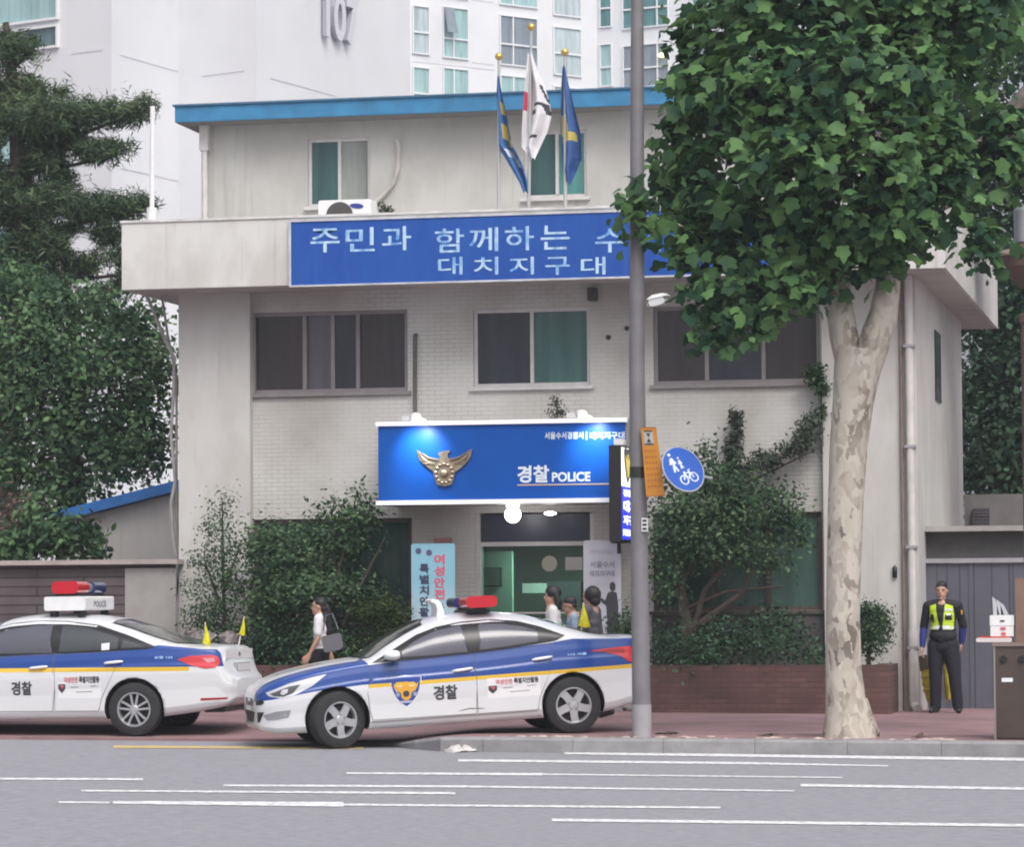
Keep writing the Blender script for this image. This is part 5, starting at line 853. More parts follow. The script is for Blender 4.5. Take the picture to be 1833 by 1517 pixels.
class Car:
    def __init__(s, P):
        s.P = P; s.top = hermite(P['top']); s.zs = hermite(P['sh']); s.w = hermite(P['w']); s.zb = hermite(P['bot']); s.pt = [0, .05, .13, .26, .38, .50, .64, .76, .80, .90, 1.0]; s.py = [.915, .955, .985, .982, .982, .992, 1.0, .996, .982, .975, .955]
    def lowy(s, x, z):
        zb, zs = s.zb(x), s.zs(x); return s.w(x)*np.interp((z-zb)/(zs-zb), s.pt, s.py)
    def sy(s, x, z):
        zs, zt = s.zs(x), s.top(x); h = np.maximum(zt-zs, 1e-3); u = np.clip((z-zs)/h, 0, .9995)
        return np.where(z <= zs, s.lowy(x, z), s.w(x)*.955*(1-u**NSE)**(1/NSE))
    def tz(s, x, y):
        zs, zt = s.zs(x), s.top(x); u = np.clip(np.abs(y)/(s.w(x)*.955), 0, .9995); return zs+(zt-zs)*(1-u**NSE)**(1/NSE)
    def body(s, m, par):
        P = s.P; x0, x1 = P['top'][0][0], P['top'][-1][0]; xs = np.unique(np.concatenate([np.linspace(x0, x1, 120), x0+np.array([.004, .012, .025, .045]), x1-np.array([.004, .012, .025, .045])])); rings = []
        for x in xs:
            zb, zs, zt, w_ = float(s.zb(x)), float(s.zs(x)), float(s.top(x)), float(s.w(x)); h = [(0, zb), (w_*.5, zb), (w_*.85, zb)]
            for t in np.unique(np.round(np.concatenate([np.linspace(0, 1, 30), s.pt]), 5)): h.append((w_*np.interp(t, s.pt, s.py), zb+(zs-zb)*t))
            for a in np.linspace(0, math.pi/2, 26)[1:]: h.append((w_*.955*max(0, math.cos(a))**(2/NSE), zs+(zt-zs)*math.sin(a)**(2/NSE)))
            ring_ = [(x, -p[0], p[1]) for p in h]+[(x, p[0], p[1]) for p in h[-2:0:-1]]; rings.append(ring_)
        k = len(rings[0]); mb_ = MB(); mb_.add([p for r_ in rings for p in r_], [(i*k+j, i*k+(j+1) % k, (i+1)*k+(j+1) % k, (i+1)*k+j) for i in range(len(rings)-1) for j in range(k)]+[tuple(range(k)), tuple((len(rings)-1)*k+j for j in range(k))[::-1]])
        o = mb_.build('body', [m, trim_black], par, True, True, 50)
        for xw in (P['xf'], P['xr']):
            c = MB(); c.lathe([(0, -1.2), (P['arch'], -1.2), (P['arch'], 1.2), (0, 1.2)], (xw, 0, P['wr']+.01), 'Y', 48); co = c.build('cut', trim_black, None, False, True)
            co.matrix_world = Matrix.Identity(4); ow = o.parent; o.parent = None; o.matrix_world = Matrix.Identity(4)
            md = o.modifiers.new('b', 'BOOLEAN'); md.object = co; md.operation = 'DIFFERENCE'; md.solver = 'EXACT'; bpy.context.view_layer.update()
            dg = bpy.context.evaluated_depsgraph_get(); me = bpy.data.meshes.new_from_object(o.evaluated_get(dg)); o.modifiers.clear(); o.data = me; bpy.data.objects.remove(co); o.parent = ow
            for p in me.polygons:
                cx, cz = p.center.x-xw, p.center.z-P['wr']-.01
                if abs(math.hypot(cx, cz)-P['arch']) < .012 and abs(p.normal.y) < .2: p.material_index = 1; p.use_smooth = True
        # inner liner so that nothing shows through the open arch
        me = o.data
        for xw in (P['xf'], P['xr']):
            c = MB(); R_ = P['arch']-.004; c.box(xw-R_*.97, xw+R_*.97, -P['wt']+.26, P['wt']-.26, P['zlin'], P['wr']+R_*.9); c.build('wheel_liner', trim_black, par, False, True)
        return o
    def patch(s, mb_, poly, off, side=-1, n=26, m=7):
        p = np.array(poly, float); x0, x1 = p[:, 0].min()+1e-4, p[:, 0].max()-1e-4; V = []
        for x in np.linspace(x0, x1, n):
            zz = []
            for i in range(len(p)):
                a, b = p[i], p[(i+1) % len(p)]
                if (a[0] <= x) != (b[0] <= x): zz.append(a[1]+(b[1]-a[1])*(x-a[0])/(b[0]-a[0]))
            lo, hi = (min(zz), max(zz)) if zz else (0, 0)
            for z in np.linspace(lo, hi, m): V.append((x, side*(float(s.sy(x, z))+off), z))
        return mb_.add(V, [(i*m+j, (i+1)*m+j, (i+1)*m+j+1, i*m+j+1) for i in range(n-1) for j in range(m-1)])
    def tpatch(s, mb_, poly, off, n=22, m=13):
        p = np.array(poly, float); x0, x1 = p[:, 0].min()+1e-4, p[:, 0].max()-1e-4; V = []
        for x in np.linspace(x0, x1, n):
            zz = []
            for i in range(len(p)):
                a, b = p[i], p[(i+1) % len(p)]
                if (a[0] <= x) != (b[0] <= x): zz.append(a[1]+(b[1]-a[1])*(x-a[0])/(b[0]-a[0]))
            lo, hi = (min(zz), max(zz)) if zz else (0, 0)
            for y in np.linspace(lo, hi, m): V.append((x, y, float(s.tz(x, y))+off))
        return mb_.add(V, [(i*m+j, (i+1)*m+j, (i+1)*m+j+1, i*m+j+1) for i in range(n-1) for j in range(m-1)])
    def decal(s, mb_, pts, faces, off): return mb_.add([(x, -(float(s.sy(x, z))+off), z) for x, z in pts], faces)
    def text(s, mb_, t, x0, x1, z0, z1, off=.008, bold=.03):
        V, Fs = text2d(t, bold); return s.decal(mb_, [(x0+(x1-x0)*a, z0+(z1-z0)*b) for a, b in V], Fs, off)
    def poly(s, mb_, pts, off): return s.decal(mb_, pts, [tuple(range(len(pts)))], off)
def grow(poly, d):
    c = np.mean(np.array(poly), 0); return [(p[0]+(d if p[0] > c[0] else -d), p[1]+(d if p[1] > c[1] else -d)) for p in poly]
def wheel(par, x, y, r, steer, spokes, side):
    w = thing_part('wheel', par, (x, y, r), steer); sg = -1 if side < 0 else 1
    m_ = MB(); hw = .105; m_.lathe([(r*.62, -hw*.8), (r*.65, -hw), (r*.9, -hw*1.02), (r*.975, -hw*.88), (r, -hw*.6), (r, hw*.6), (r*.975, hw*.88), (r*.9, hw*1.02), (r*.65, hw), (r*.62, hw*.8)], (0, 0, 0), 'Y', 44); m_.build('tyre', tyre_m, w, True, True)
    m_ = MB(); m_.lathe([(0, sg*.02), (r*.62, sg*.02), (r*.62, sg*.03)], (0, 0, 0), 'Y', 40); m_.build('hub_back', rim_dark, w, True, True)
    m_ = MB(); Y0 = sg*.085; m_.lathe([(r*.56, sg*.03), (r*.57, Y0), (r*.59, sg*.1), (r*.64, sg*.1), (r*.65, sg*.075)], (0, 0, 0), 'Y', 44)
    for k in range(spokes[0]):
        a0 = 2*math.pi*k/spokes[0]+spokes[2]
        for da in ((0,) if not spokes[1] else (-spokes[1], spokes[1])):
            a = a0; c_, s_ = math.cos(a), math.sin(a); hw0, hw1, sk = spokes[3], spokes[4], spokes[5]
            L = [(r*.10, -hw0+da*.3), (r*.38, -hw0*.95+da*.7+sk*.4), (r*.585, -hw1+da+sk), (r*.585, hw1+da+sk), (r*.38, hw0*.8+da*.7+sk*.4), (r*.10, hw0+da*.3)]
            m_.prism([(p[0]*c_-p[1]*s_, sg*(.088-.02*(p[0]/r)*0), p[0]*s_+p[1]*c_) for p in L], (0, -sg*.04, 0))
    m_.lathe([(0, sg*.1), (r*.13, sg*.098), (r*.17, sg*.085), (r*.17, sg*.04)], (0, 0, 0), 'Y', 24); m_.build('rim', rim_m, w, True, True, 30)
def thing_part(name, par, loc, rz=0):
    o = bpy.data.objects.new(name, None); COL.objects.link(o); o.parent = par; o.location = loc; o.rotation_euler = (0, 0, rz); o.empty_display_size = .1; return o
def shield(c, par, cx, cz, w, h):
    """police shield: white edge, blue field, gold eagle"""
    def out(k): return [(cx+w*.5*k*x, cz+h*.5*k*z) for x, z in ((-1, .78), (-.55, .86), (0, .92), (.55, .86), (1, .78), (1.0, .45), (.92, .1), (.72, -.35), (.42, -.72), (0, -1), (-.42, -.72), (-.72, -.35), (-.92, .1), (-1.0, .45))]
    m_ = MB(); c.poly(m_, out(1.08), .005); e = m_.build('shield', sticker_w, par, False, True)
    m_ = MB(); c.poly(m_, out(.96), .0075); m_.build('shield_field', badge_blue, e, False, True)
    m_ = MB(); E_ = [(-.86, .50), (-.6, .30), (-.3, .26), (-.2, .36), (-.12, .58), (.12, .6), (.16, .36), (.3, .26), (.6, .32), (.86, .54), (.78, .22), (.55, .0), (.36, -.12), (.32, -.4), (.12, -.58), (-.12, -.58), (-.32, -.4), (-.36, -.12), (-.55, .0), (-.78, .22)]
    c.poly(m_, [(cx+w*.5*x, cz+h*.5*z) for x, z in E_], .010); m_.build('shield_eagle', badge_gold, e, False, True)
    m_ = MB(); c.poly(m_, [(cx+w*.11*math.cos(a), cz-h*.08+h*.10*math.sin(a)) for a in np.linspace(0, 2*math.pi, 13)[:-1]], .0125); m_.build('shield_centre', ink, e, False, True)
    m_ = MB(); c.poly(m_, [(cx-w*.22, cz-h*.30), (cx+w*.22, cz-h*.30), (cx+w*.19, cz-h*.37), (cx-w*.19, cz-h*.37)], .0125); m_.build('shield_ribbon', mat('ribbon_pale', (.4, .42, .55), .5), e, False, True)
    for sx in (-1, 1):
        m_ = MB(); c.text(m_, '경' if sx < 0 else '찰', cx+sx*w*.30-w*.07, cx+sx*w*.30+w*.07, cz-h*.16, cz-h*.04, .0125, .04); m_.build('shield_letter', mat('ribbon_pale', (0,)*3), e, False, True)
def notice(c, par, x0, x1, z0, z1):
    """small white magnetic sheet: shield, red and dark heading, two thin lines"""
    m_ = MB(); c.patch(m_, [(x0, z0), (x1, z0), (x1, z1), (x0, z1)], .0045, n=6, m=4); e = m_.build('notice', sticker_w, par, False, True); W, H_ = x1-x0, z1-z0
    X = lambda u: x0+W*u; Z = lambda v: z0+H_*v
    m_ = MB(); c.text(m_, '여성안전', X(.16), X(.47), Z(.66), Z(.93), .008, .03); m_.build('notice_heading', ink_red, e, False, True)
    m_ = MB(); c.text(m_, '특별치안활동', X(.50), X(.97), Z(.66), Z(.96), .008, .04); m_.build('notice_heading', ink, e, False, True)
    m_ = MB(); c.poly(m_, [(X(.02), Z(.62)), (X(.18), Z(.62)), (X(.18), Z(.4)), (X(.10), Z(.22)), (X(.02), Z(.4))], .007); m_.build('notice_shield', ink, e, False, True)
    m_ = MB(); c.poly(m_, [(X(.05), Z(.58)), (X(.15), Z(.58)), (X(.12), Z(.4))], .009); m_.build('notice_shield_mark', ink_red, e, False, True)
    m_ = MB()
    for u0, u1, v in ((.3, .48, .46), (.75, .92, .50), (.42, .8, .25)): c.poly(m_, [(X(u0), Z(v)), (X(u1), Z(v+.02)), (X(u1), Z(v+.055)), (X(u0), Z(v+.035))], .007)
    m_.build('notice_print', mat('ink_grey', (.25, .25, .27), .5), e, False, True)
def stretch(P, x0, k):
    f = lambda x: x if x < x0 else x0+(x-x0)*k
    for key in ('top', 'sh', 'w', 'bot'): P[key] = [(f(a), b) for a, b in P[key]]
    P['lamps'] = [([(f(a), b) for a, b in pl], mm, nm, of) for pl, mm, nm, of in P['lamps']]; P['screens'] = [(nm, [(f(a), b) for a, b in pl]) for nm, pl in P['screens']]; return f
def build_car(P, label, paint):
    t = thing('police_car', label, 'police car', P['loc'], 0, 'police cars parked on the forecourt'); t.rotation_euler = (0, -P['pitch'], P['yaw'])
    c = Car(P); c.body(paint, t); u = lambda n_, m_, mm: m_.build(n_, mm, t, True, True)
    for sd in (-1, 1):
        m_ = MB(); c.patch(m_, P['dlo'], .003, sd, 60, 9); tr = u('window_trim', m_, trim_black)
        for pl, gm in P['glass']:
            m_ = MB(); c.patch(m_, pl, .006, sd, 40, 9); m_.build('side_glass', gm, tr, True, True)
        for pl in P['doors']:
            m_ = MB(); c.patch(m_, grow(pl, .006), .0015, sd, 60, 80); g_ = u('door_gap', m_, mat('door_gap', (.10, .10, .11), .7)); m_ = MB(); c.patch(m_, pl, .0042, sd, 60, 80); d = u('door', m_, paint)
        for hx, hz in P['handles']:
            y = float(c.sy(hx, hz)); m_ = MB(); m_.tube([(hx-.115, sd*(y+.006), hz-.012), (hx-.08, sd*(y+.034), hz-.006), (hx+.07, sd*(y+.036), hz+.008), (hx+.11, sd*(y+.008), hz+.012)], [.012, .017, .017, .012], 10); u('door_handle', m_, white_p if P['whandle'] else chrome)
        mx, mz = P['mirror']; y = float(c.sy(mx, mz)); m_ = MB(); m_.ell((mx-.02, sd*(y+.115), mz+.055), (.105, .105, .058), 18, 12); mr = u('wing_mirror', m_, white_p); q = MB(); q.box(mx+.055, mx+.068, sd*(y+.115)-.085, sd*(y+.115)+.085, mz+.01, mz+.1); q.build('mirror_glass', carglass, mr, False, True)
        m_ = MB(); m_.tube([(mx, sd*(y-.02), mz), (mx-.01, sd*(y+.06), mz+.02)], .03, 8); m_.build('mirror_stalk', trim_black, mr, True, True)
        for pl, mm, nm, of in P['lamps']:
            m_ = MB(); c.patch(m_, pl, of, sd, 30, 8); u(nm, m_, mm)
        for x, s_ in ((P['xf'], P['steer']), (P['xr'], 0)): wheel(t, x, sd*(P['wt']-.095), P['wr'], s_, P['spokes'], sd)
    for nm, pl in P['screens']:
        m_ = MB(); c.tpatch(m_, grow(pl, .025), .003); e = u(nm+'_trim', m_, trim_black); m_ = MB(); c.tpatch(m_, pl, .0075); m_.build(nm, carglass, e, True, True)
    return t, c
# the car pulling out, seen from its left front
yaw = R(23); F_c = Vector((-9.73, 36.38, .03)); pit = R(2.8)
def car_loc(P, Fc, xw):
    Rm = Matrix.Rotation(P['yaw'], 3, 'Z') @ Matrix.Rotation(-P['pitch'], 3, 'Y'); return Fc-Rm@Vector((xw, -P['wt'], 0))
PA = dict(yaw=yaw, pitch=pit, xf=-1.385, xr=1.315, wr=.322, wt=.872, arch=.366, steer=R(19), zlin=.26, whandle=True,
    top=[(-2.265, .64), (-2.24, .70), (-2.16, .765), (-2.0, .835), (-1.8, .89), (-1.5, .943), (-1.2, .978), (-1.02, .995), (-.75, 1.155), (-.45, 1.31), (-.2, 1.395), (.1, 1.432), (.4, 1.435), (.75, 1.405), (1.1, 1.32), (1.4, 1.215), (1.65, 1.125), (1.85, 1.085), (2.1, 1.075), (2.19, 1.06), (2.225, .98), (2.255, .80), (2.265, .74)],
    sh=[(-2.265, .59), (-2.2, .645), (-2.0, .725), (-1.7, .805), (-1.4, .858), (-1.05, .90), (-.5, .925), (.2, .955), (.8, 1.0), (1.2, 1.035), (1.6, 1.035), (2.0, 1.015), (2.17, .98), (2.225, .90), (2.265, .70)],
    w=[(-2.265, .56), (-2.24, .64), (-2.18, .715), (-2.05, .79), (-1.9, .835), (-1.6, .868), (-1.2, .882), (0, .888), (1.2, .888), (1.6, .872), (1.9, .835), (2.1, .78), (2.2, .72), (2.265, .62)],
    bot=[(-2.265, .30), (-2.22, .25), (-2.0, .20), (-1.2, .195), (1.3, .20), (1.75, .235), (2.0, .29), (2.2, .33), (2.265, .42)],
    dlo=[(-.97, .932), (-.70, 1.075), (-.42, 1.222), (-.18, 1.298), (.1, 1.338), (.45, 1.348), (.75, 1.312), (1.0, 1.235), (1.27, 1.118), (1.15, 1.062), (.6, 1.005), (.2, .978), (-.4, .95)],
    glass=[([(-.70, .985), (-.45, 1.155), (-.2, 1.255), (.1, 1.30), (.13, 1.0), (-.3, .982)], tint_glass), ([(.27, 1.01), (.29, 1.302), (.55, 1.29), (.80, 1.245), (.95, 1.19), (.95, 1.07), (.6, 1.035)], tint_glass)],
    doors=[[(-1.0, .30), (-1.03, .60), (-.98, .905), (-.5, .925), (.19, .955), (.21, .6), (.19, .30)], [(.215, .30), (.235, .6), (.215, .956), (.8, 1.0), (1.12, 1.03), (1.06, .72), (.93, .45), (.90, .30)]],
    handles=[(.06, .80), (.98, .875)], mirror=(-.72, .955),
    lamps=[([(-1.48, .842), (-1.65, .815), (-1.9, .762), (-2.16, .672), (-2.13, .628), (-2.0, .60), (-1.85, .628), (-1.65, .72)], lamp_clear, 'headlight', .005), ([(-1.78, .745), (-1.9, .73), (-2.12, .655), (-2.08, .628), (-1.98, .617), (-1.87, .65)], mat('lamp_inner', (.06, .06, .07), .2, coat=.5), 'headlight_inner', .008), ([(-1.92, .70), (-1.98, .695), (-2.01, .655), (-1.98, .635), (-1.93, .66)], chrome, 'headlight_lens', .011),
        ([(1.52, .925), (1.75, .945), (2.02, .955), (2.24, .90), (2.245, .765), (2.12, .75), (2.0, .775), (1.9, .85), (1.7, .905)], lamp_red, 'taillight', .006), ([(1.6, .915), (1.78, .93), (1.95, .92), (1.95, .88), (1.7, .905)], lamp_deep, 'taillight_inner', .009),
        ([(-2.2, .42), (-2.06, .455), (-1.9, .465), (-1.93, .385), (-2.05, .365), (-2.16, .36)], mat('fog_recess', (.25, .25, .27), .5), 'fog_recess', .004), ([(-2.0, .425), (-1.96, .44), (-1.94, .40), (-1.98, .385)], chrome, 'fog_lamp', .008)],
    screens=[('windscreen', [(-1.02, -.50), (-.95, -.615), (-.34, -.475), (-.26, 0), (-.34, .475), (-.95, .615), (-1.02, .50), (-1.06, 0)]), ('rear_window', [(1.12, 0), (1.07, -.5), (1.58, -.62), (1.68, 0), (1.58, .62), (1.07, .5)])], spokes=(5, 0, R(54), .048, .045, .012))
PA['loc'] = car_loc(PA, F_c, PA['xf'])
paintA = livery('paint_small', [(-2.5, .60), (-2.1, .62), (-1.85, .655), (-1.55, .69), (-1.1, .715), (2.5, .715)], [(-2.5, 1.1), (-1.12, 1.1), (-1.0, .915), (-.5, .95), (.2, .98), (1.1, 1.045), (1.35, 1.075), (1.65, 1.06), (1.9, 1.045), (2.5, 1.03)], [(-2.5, .40), (-1.8, .58), (-1.1, .655), (-1.0, .3), (1.5, .3), (2.5, .3)], (.672, .715), (-1.02, 2.06), .016)
carA, cA = build_car(PA, 'white and blue police saloon with red roof light angled out onto the road', paintA)
def uA(n_, m_, mm, s_=False): return m_.build(n_, mm, carA, s_, True)
shield(cA, carA, -.60, .60, .335, .36)
m_ = MB(); cA.text(m_, '경찰', -.29, -.015, .475, .64, .008, .035); uA('lettering', m_, ink)
m_ = MB(); cA.text(m_, '112 서울', 1.28, 1.5, .885, .915, .008, .03); uA('side_number', m_, mat('letter_sky', (.35, .55, .85), .5))
notice(cA, carA, .33, .94, .46, .685)
xN = -2.265
for nm, pl, mm, dx_ in (('grille', [(-.40, .565), (-.30, .52), (.30, .52), (.40, .565), (.34, .60), (-.34, .60)], trim_black, .004), ('lower_intake', [(-.48, .455), (-.28, .335), (.28, .335), (.48, .455)], trim_black, .004), ('number_plate', [(-.26, .465), (.26, .465), (.26, .515), (-.26, .515)], plate_w, .012)):
    m_ = MB(); m_.prism([(xN-dx_, y, z) for y, z in pl], (.002, 0, 0)); uA(nm, m_, mm)
m_ = MB(); m_.ell((xN-.006, 0, .575), (.008, .07, .028), 14, 8); uA('bonnet_badge', m_, chrome, True)
m_ = MB(); cA.patch(m_, [(-2.255, .455), (-2.19, .455), (-2.235, .34), (-2.255, .34)], .004, -1, 8, 5); uA('intake_side', m_, trim_black)
m_ = MB(); cA.patch(m_, [(-2.262, .575), (-2.20, .60), (-2.18, .56), (-2.21, .535), (-2.262, .53)], .004, -1, 8, 5); uA('grille_side', m_, trim_black)
m_ = MB(); cA.tpatch(m_, [(-2.02, -.06), (-1.9, -.26), (-1.45, -.30), (-1.3, -.2), (-1.5, -.05)], .004); uA('bonnet_emblem', m_, mat('emblem_wash', (.24, .24, .30), .5)); m_ = MB(); cA.tpatch(m_, [(-1.78, -.12), (-1.6, -.2), (-1.5, -.16), (-1.6, -.08)], .007, 8, 5); uA('bonnet_emblem_gold', m_, badge_gold)
m_ = MB(); cA.patch(m_, [(-1.0, .262), (.9, .278), (.9, .30), (-1.0, .285)], .002, -1, 20, 3); uA('sill_line', m_, mat('sill_grey', (.34, .33, .33), .6))
m_ = MB(); cA.patch(m_, [(-.02, .335), (.12, .352), (.30, .345), (.28, .357), (.12, .366), (.0, .347)], .0045, -1, 8, 3); uA('scrape_mark', m_, mat('scrape', (.12, .12, .12), .8))
m_ = MB(); m_.rbox(1.49, 1.55, -.9, -.86, .97, 1.03, .028); m_.build('fuel_cap', mat('cap_olive', (.16, .16, .13), .6), carA, False, True) if False else None
z0_ = float(cA.tz(.15, .3))
m_ = MB(); m_.rbox(.22, .50, -.42, .42, z0_+.0, z0_+.035, .015); m_.box(.28, .44, -.5, .5, z0_+.036, z0_+.06); uA('light_bar_base', m_, trim_black)
def domebar(par, x0, x1, y0, y1, z0, z1, mm, nm):
    m_ = MB(); m_.rbox(x0, x1, y0, y1, z0, z1, (z1-z0)*.42, None, 5); return m_.build(nm, mm, par, True, True)
domebar(carA, .18, .54, -.66, -.16, z0_+.065, z0_+.195, red_dome, 'light_bar_red'); domebar(carA, .24, .48, -.158, .158, z0_+.065, z0_+.15, clear_dome, 'light_bar_centre'); domebar(carA, .18, .54, .16, .66, z0_+.065, z0_+.18, blue_dome, 'light_bar_blue')
zf = float(cA.tz(-.06, .2))-.01; m_ = MB(); prof = [(-.36+.0, .20), (-.33, .215), (-.27, .20), (-.235, .15), (-.215, .06), (-.21, -.02), (-.30, -.02), (-.285, .07), (-.295, .13), (-.32, .165), (-.355, .175)]
m_.prism([(p[0]+.20, -.26, zf+.02+p[1]*.86) for p in prof], (0, .40, 0)); uA('roof_sign', m_, white_p)

# the longer car on the left, seen from its left rear
PB_ = dict(yaw=R(1.5), pitch=R(0.3), xf=-1.40, xr=1.405, wr=.322, wt=.915, arch=.366, steer=0, zlin=.27, whandle=True,
    top=[(-2.43, .62), (-2.39, .70), (-2.2, .80), (-1.9, .89), (-1.5, .96), (-1.15, 1.02), (-.85, 1.19), (-.5, 1.36), (-.2, 1.445), (.15, 1.475), (.5, 1.468), (.9, 1.425), (1.25, 1.335), (1.6, 1.20), (1.9, 1.10), (2.05, 1.075), (2.24, 1.07), (2.285, 1.05), (2.305, .93), (2.33, .80), (2.38, .735), (2.42, .70), (2.43, .68)],
    sh=[(-2.43, .57), (-2.2, .70), (-1.6, .86), (-1.1, .93), (-.4, .955), (.4, .98), (1.2, 1.02), (1.7, 1.03), (2.1, 1.01), (2.26, .97), (2.30, .86), (2.34, .72), (2.40, .67), (2.43, .62)],
    w=[(-2.43, .58), (-2.36, .70), (-2.15, .81), (-1.8, .89), (-1.2, .925), (0, .932), (1.3, .932), (1.7, .918), (2.0, .885), (2.2, .835), (2.3, .79), (2.38, .73), (2.43, .62)],
    bot=[(-2.43, .32), (-2.3, .24), (-1.2, .20), (1.4, .21), (1.85, .255), (2.1, .30), (2.35, .36), (2.43, .44)],
    dlo=[(-1.05, .965), (-.8, 1.12), (-.5, 1.285), (-.2, 1.365), (.15, 1.395), (.5, 1.385), (.9, 1.335), (1.3, 1.21), (1.68, 1.065), (1.55, 1.04), (.9, 1.01), (.3, .99), (-.4, .968)],
    glass=[([(-.75, .995), (-.5, 1.19), (-.2, 1.29), (.15, 1.335), (.36, 1.335), (.38, 1.005)], tint_glass), ([(.46, 1.01), (.48, 1.332), (.8, 1.295), (1.1, 1.215), (1.2, 1.18), (1.2, 1.045)], carglass), ([(1.24, 1.05), (1.26, 1.16), (1.55, 1.065), (1.5, 1.06)], carglass)],
    doors=[[(-1.05, .31), (-1.08, .6), (-1.03, .935), (.40, .975), (.42, .6), (.40, .31)], [(.425, .31), (.445, .6), (.425, .976), (1.22, 1.015), (1.15, .75), (1.0, .46), (.97, .31)]],
    handles=[(.22, .83), (1.16, .885)], mirror=(-.75, .98),
    lamps=[([(1.86, .915), (2.0, .955), (2.22, .962), (2.288, .93), (2.292, .86), (2.25, .81), (2.15, .80), (2.0, .845)], lamp_red, 'taillight', .006), ([(2.12, .925), (2.23, .925), (2.25, .885), (2.17, .87)], mat('lamp_pinkish', (.6, .25, .28), .2, coat=.5), 'taillight_lens', .009), ([(2.10, .42), (2.36, .435), (2.36, .455), (2.10, .45)], lamp_deep, 'reflector', .005)],
    screens=[('windscreen', [(-1.13, -.5), (-1.0, -.74), (-.36, -.57), (-.3, 0), (-.36, .57), (-1.0, .74), (-1.13, .5), (-1.18, 0)]), ('rear_window', [(1.10, 0), (1.06, -.54), (1.80, -.66), (1.93, -.4), (1.97, 0), (1.93, .4), (1.80, .66), (1.06, .54)])], spokes=(5, .046, R(18), .014, .013, 0))
fs = stretch(PB_, 1.45, 1.17)
bp_ = ground(240, 1316, .06); PB_['loc'] = car_loc(PB_, Vector((bp_.x, bp_.y, bh(bp_.x, bp_.y)+.003)), PB_['xr'])
paintB = livery('paint_large', [(-2.5, .66), (-1.9, .74), (-1.2, .825), (2.5, .825)], [(-2.5, 1.1), (-1.2, 1.1), (-1.05, .95), (.4, .99), (1.4, 1.045), (1.7, 1.085), (1.95, 1.06), (2.2, 1.035), (2.5, 1.02)], [(-2.5, .4), (-1.1, .68), (-1.0, .3), (1.6, .3), (1.9, .74), (2.5, .72)], (.775, .825), (-1.1, 2.08))
carB, cB = build_car(PB_, 'larger white and blue police saloon with roof sign box parked at the left edge', paintB)
def uB(n_, m_, mm, s_=False): return m_.build(n_, mm, carB, s_, True)
m_ = MB(); cB.text(m_, '경찰', -.12, .14, .50, .665, .008, .035); uB('lettering', m_, ink)
m_ = MB(); cB.text(m_, '순찰 123', 1.66, 1.88, .925, .955, .008, .03); uB('side_number', m_, mat('letter_sky', (0,)*3))
notice(cB, carB, .46, 1.0, .46, .735)
m_ = MB(); cB.patch(m_, [(1.0, 1.03), (1.1, 1.035), (1.1, 1.12), (1.0, 1.11)], .010, -1, 5, 4); uB('window_sticker', m_, sticker_w)
xT = 2.31
m_ = MB(); m_.box(fs(2.300), fs(2.312), -.62, .62, .905, 1.02); uB('boot_lid', m_, white_p); m_ = MB(); m_.box(fs(2.318), fs(2.36), -.30, .30, .745, .86); uB('plate_recess', m_, mat('recess_grey', (.30, .30, .31), .6)); m_ = MB(); m_.box(fs(2.361), fs(2.368), -.26, .26, .76, .845); uB('number_plate', m_, plate_w)
m_ = MB(); m_.rbox(2.15, 2.42, -.50, .50, .27, .36, .03); uB('bumper_valance', m_, trim_black)
m_ = MB(); m_.ell((fs(2.316), 0, .965), (.008, .055, .03), 12, 8); uB('boot_badge', m_, chrome, True)
zb_ = float(cB.tz(.2, .3))
m_ = MB()
for x in (.27, .62):
    for y in (-.45, .45): m_.box(x-.04, x+.04, y-.05, y+.05, zb_-.03, zb_+.06)
uB('roof_sign_foot', m_, trim_black)
m_ = MB(); m_.rbox(.18, .70, -.58, .58, zb_+.045, zb_+.215, .025); uB('roof_sign', m_, white_p)
m_ = MB(); put_text(m_, 'POLICE', (.704, -.25, zb_+.085), (0, .5, 0), (0, 0, .075), .03); uB('roof_sign_lettering', m_, mat('ink_grey', (0,)*3))
m_ = MB(); m_.box(.30, .58, -.52, .52, zb_+.216, zb_+.25); uB('light_bar_base', m_, trim_black)
domebar(carB, .27, .61, -.56, -.12, zb_+.25, zb_+.40, red_dome, 'light_bar_red'); domebar(carB, .31, .57, -.118, .118, zb_+.25, zb_+.385, clear_dome, 'light_bar_centre'); domebar(carB, .27, .61, .12, .56, zb_+.25, zb_+.39, blue_dome, 'light_bar_blue')
# yellow pennants
pen = mat('pennant_yellow', (.62, .58, .02), .7, var=.2, scale=9)
def pennant(label, base, h, fw, lean, pole_h):
    t = thing('pennant', label, 'flag', base, 0, 'yellow pennants by the cars'); b = Vector(base); tip = b+Vector((lean, 0, pole_h))
    m_ = MB(); m_.tube([b, tip], .008, 6); m_.build('stick', white_p, t)
    V = []; n_ = 9
    for i in range(n_+1):
        k = i/n_; p = tip+(b-tip)*(k*h/pole_h)
        for j in range(6): u = j/5; V.append((p.x-fw*k*.25+fw*u*k, p.y-.012+.03*math.sin(u*6+k*4)*k, p.z-.02*u*k+.01*math.sin(u*9)*k))
    m_ = MB(); m_.add(V, [(i*6+j, i*6+j+1, (i+1)*6+j+1, (i+1)*6+j) for i in range(n_) for j in range(5)]); m_.build('cloth', pen, t, True)
    return t
def carpt(car_, P, p):
    return Vector(P['loc'])+(Matrix.Rotation(P['yaw'], 3, 'Z') @ Matrix.Rotation(-P['pitch'], 3, 'Y'))@Vector(p)
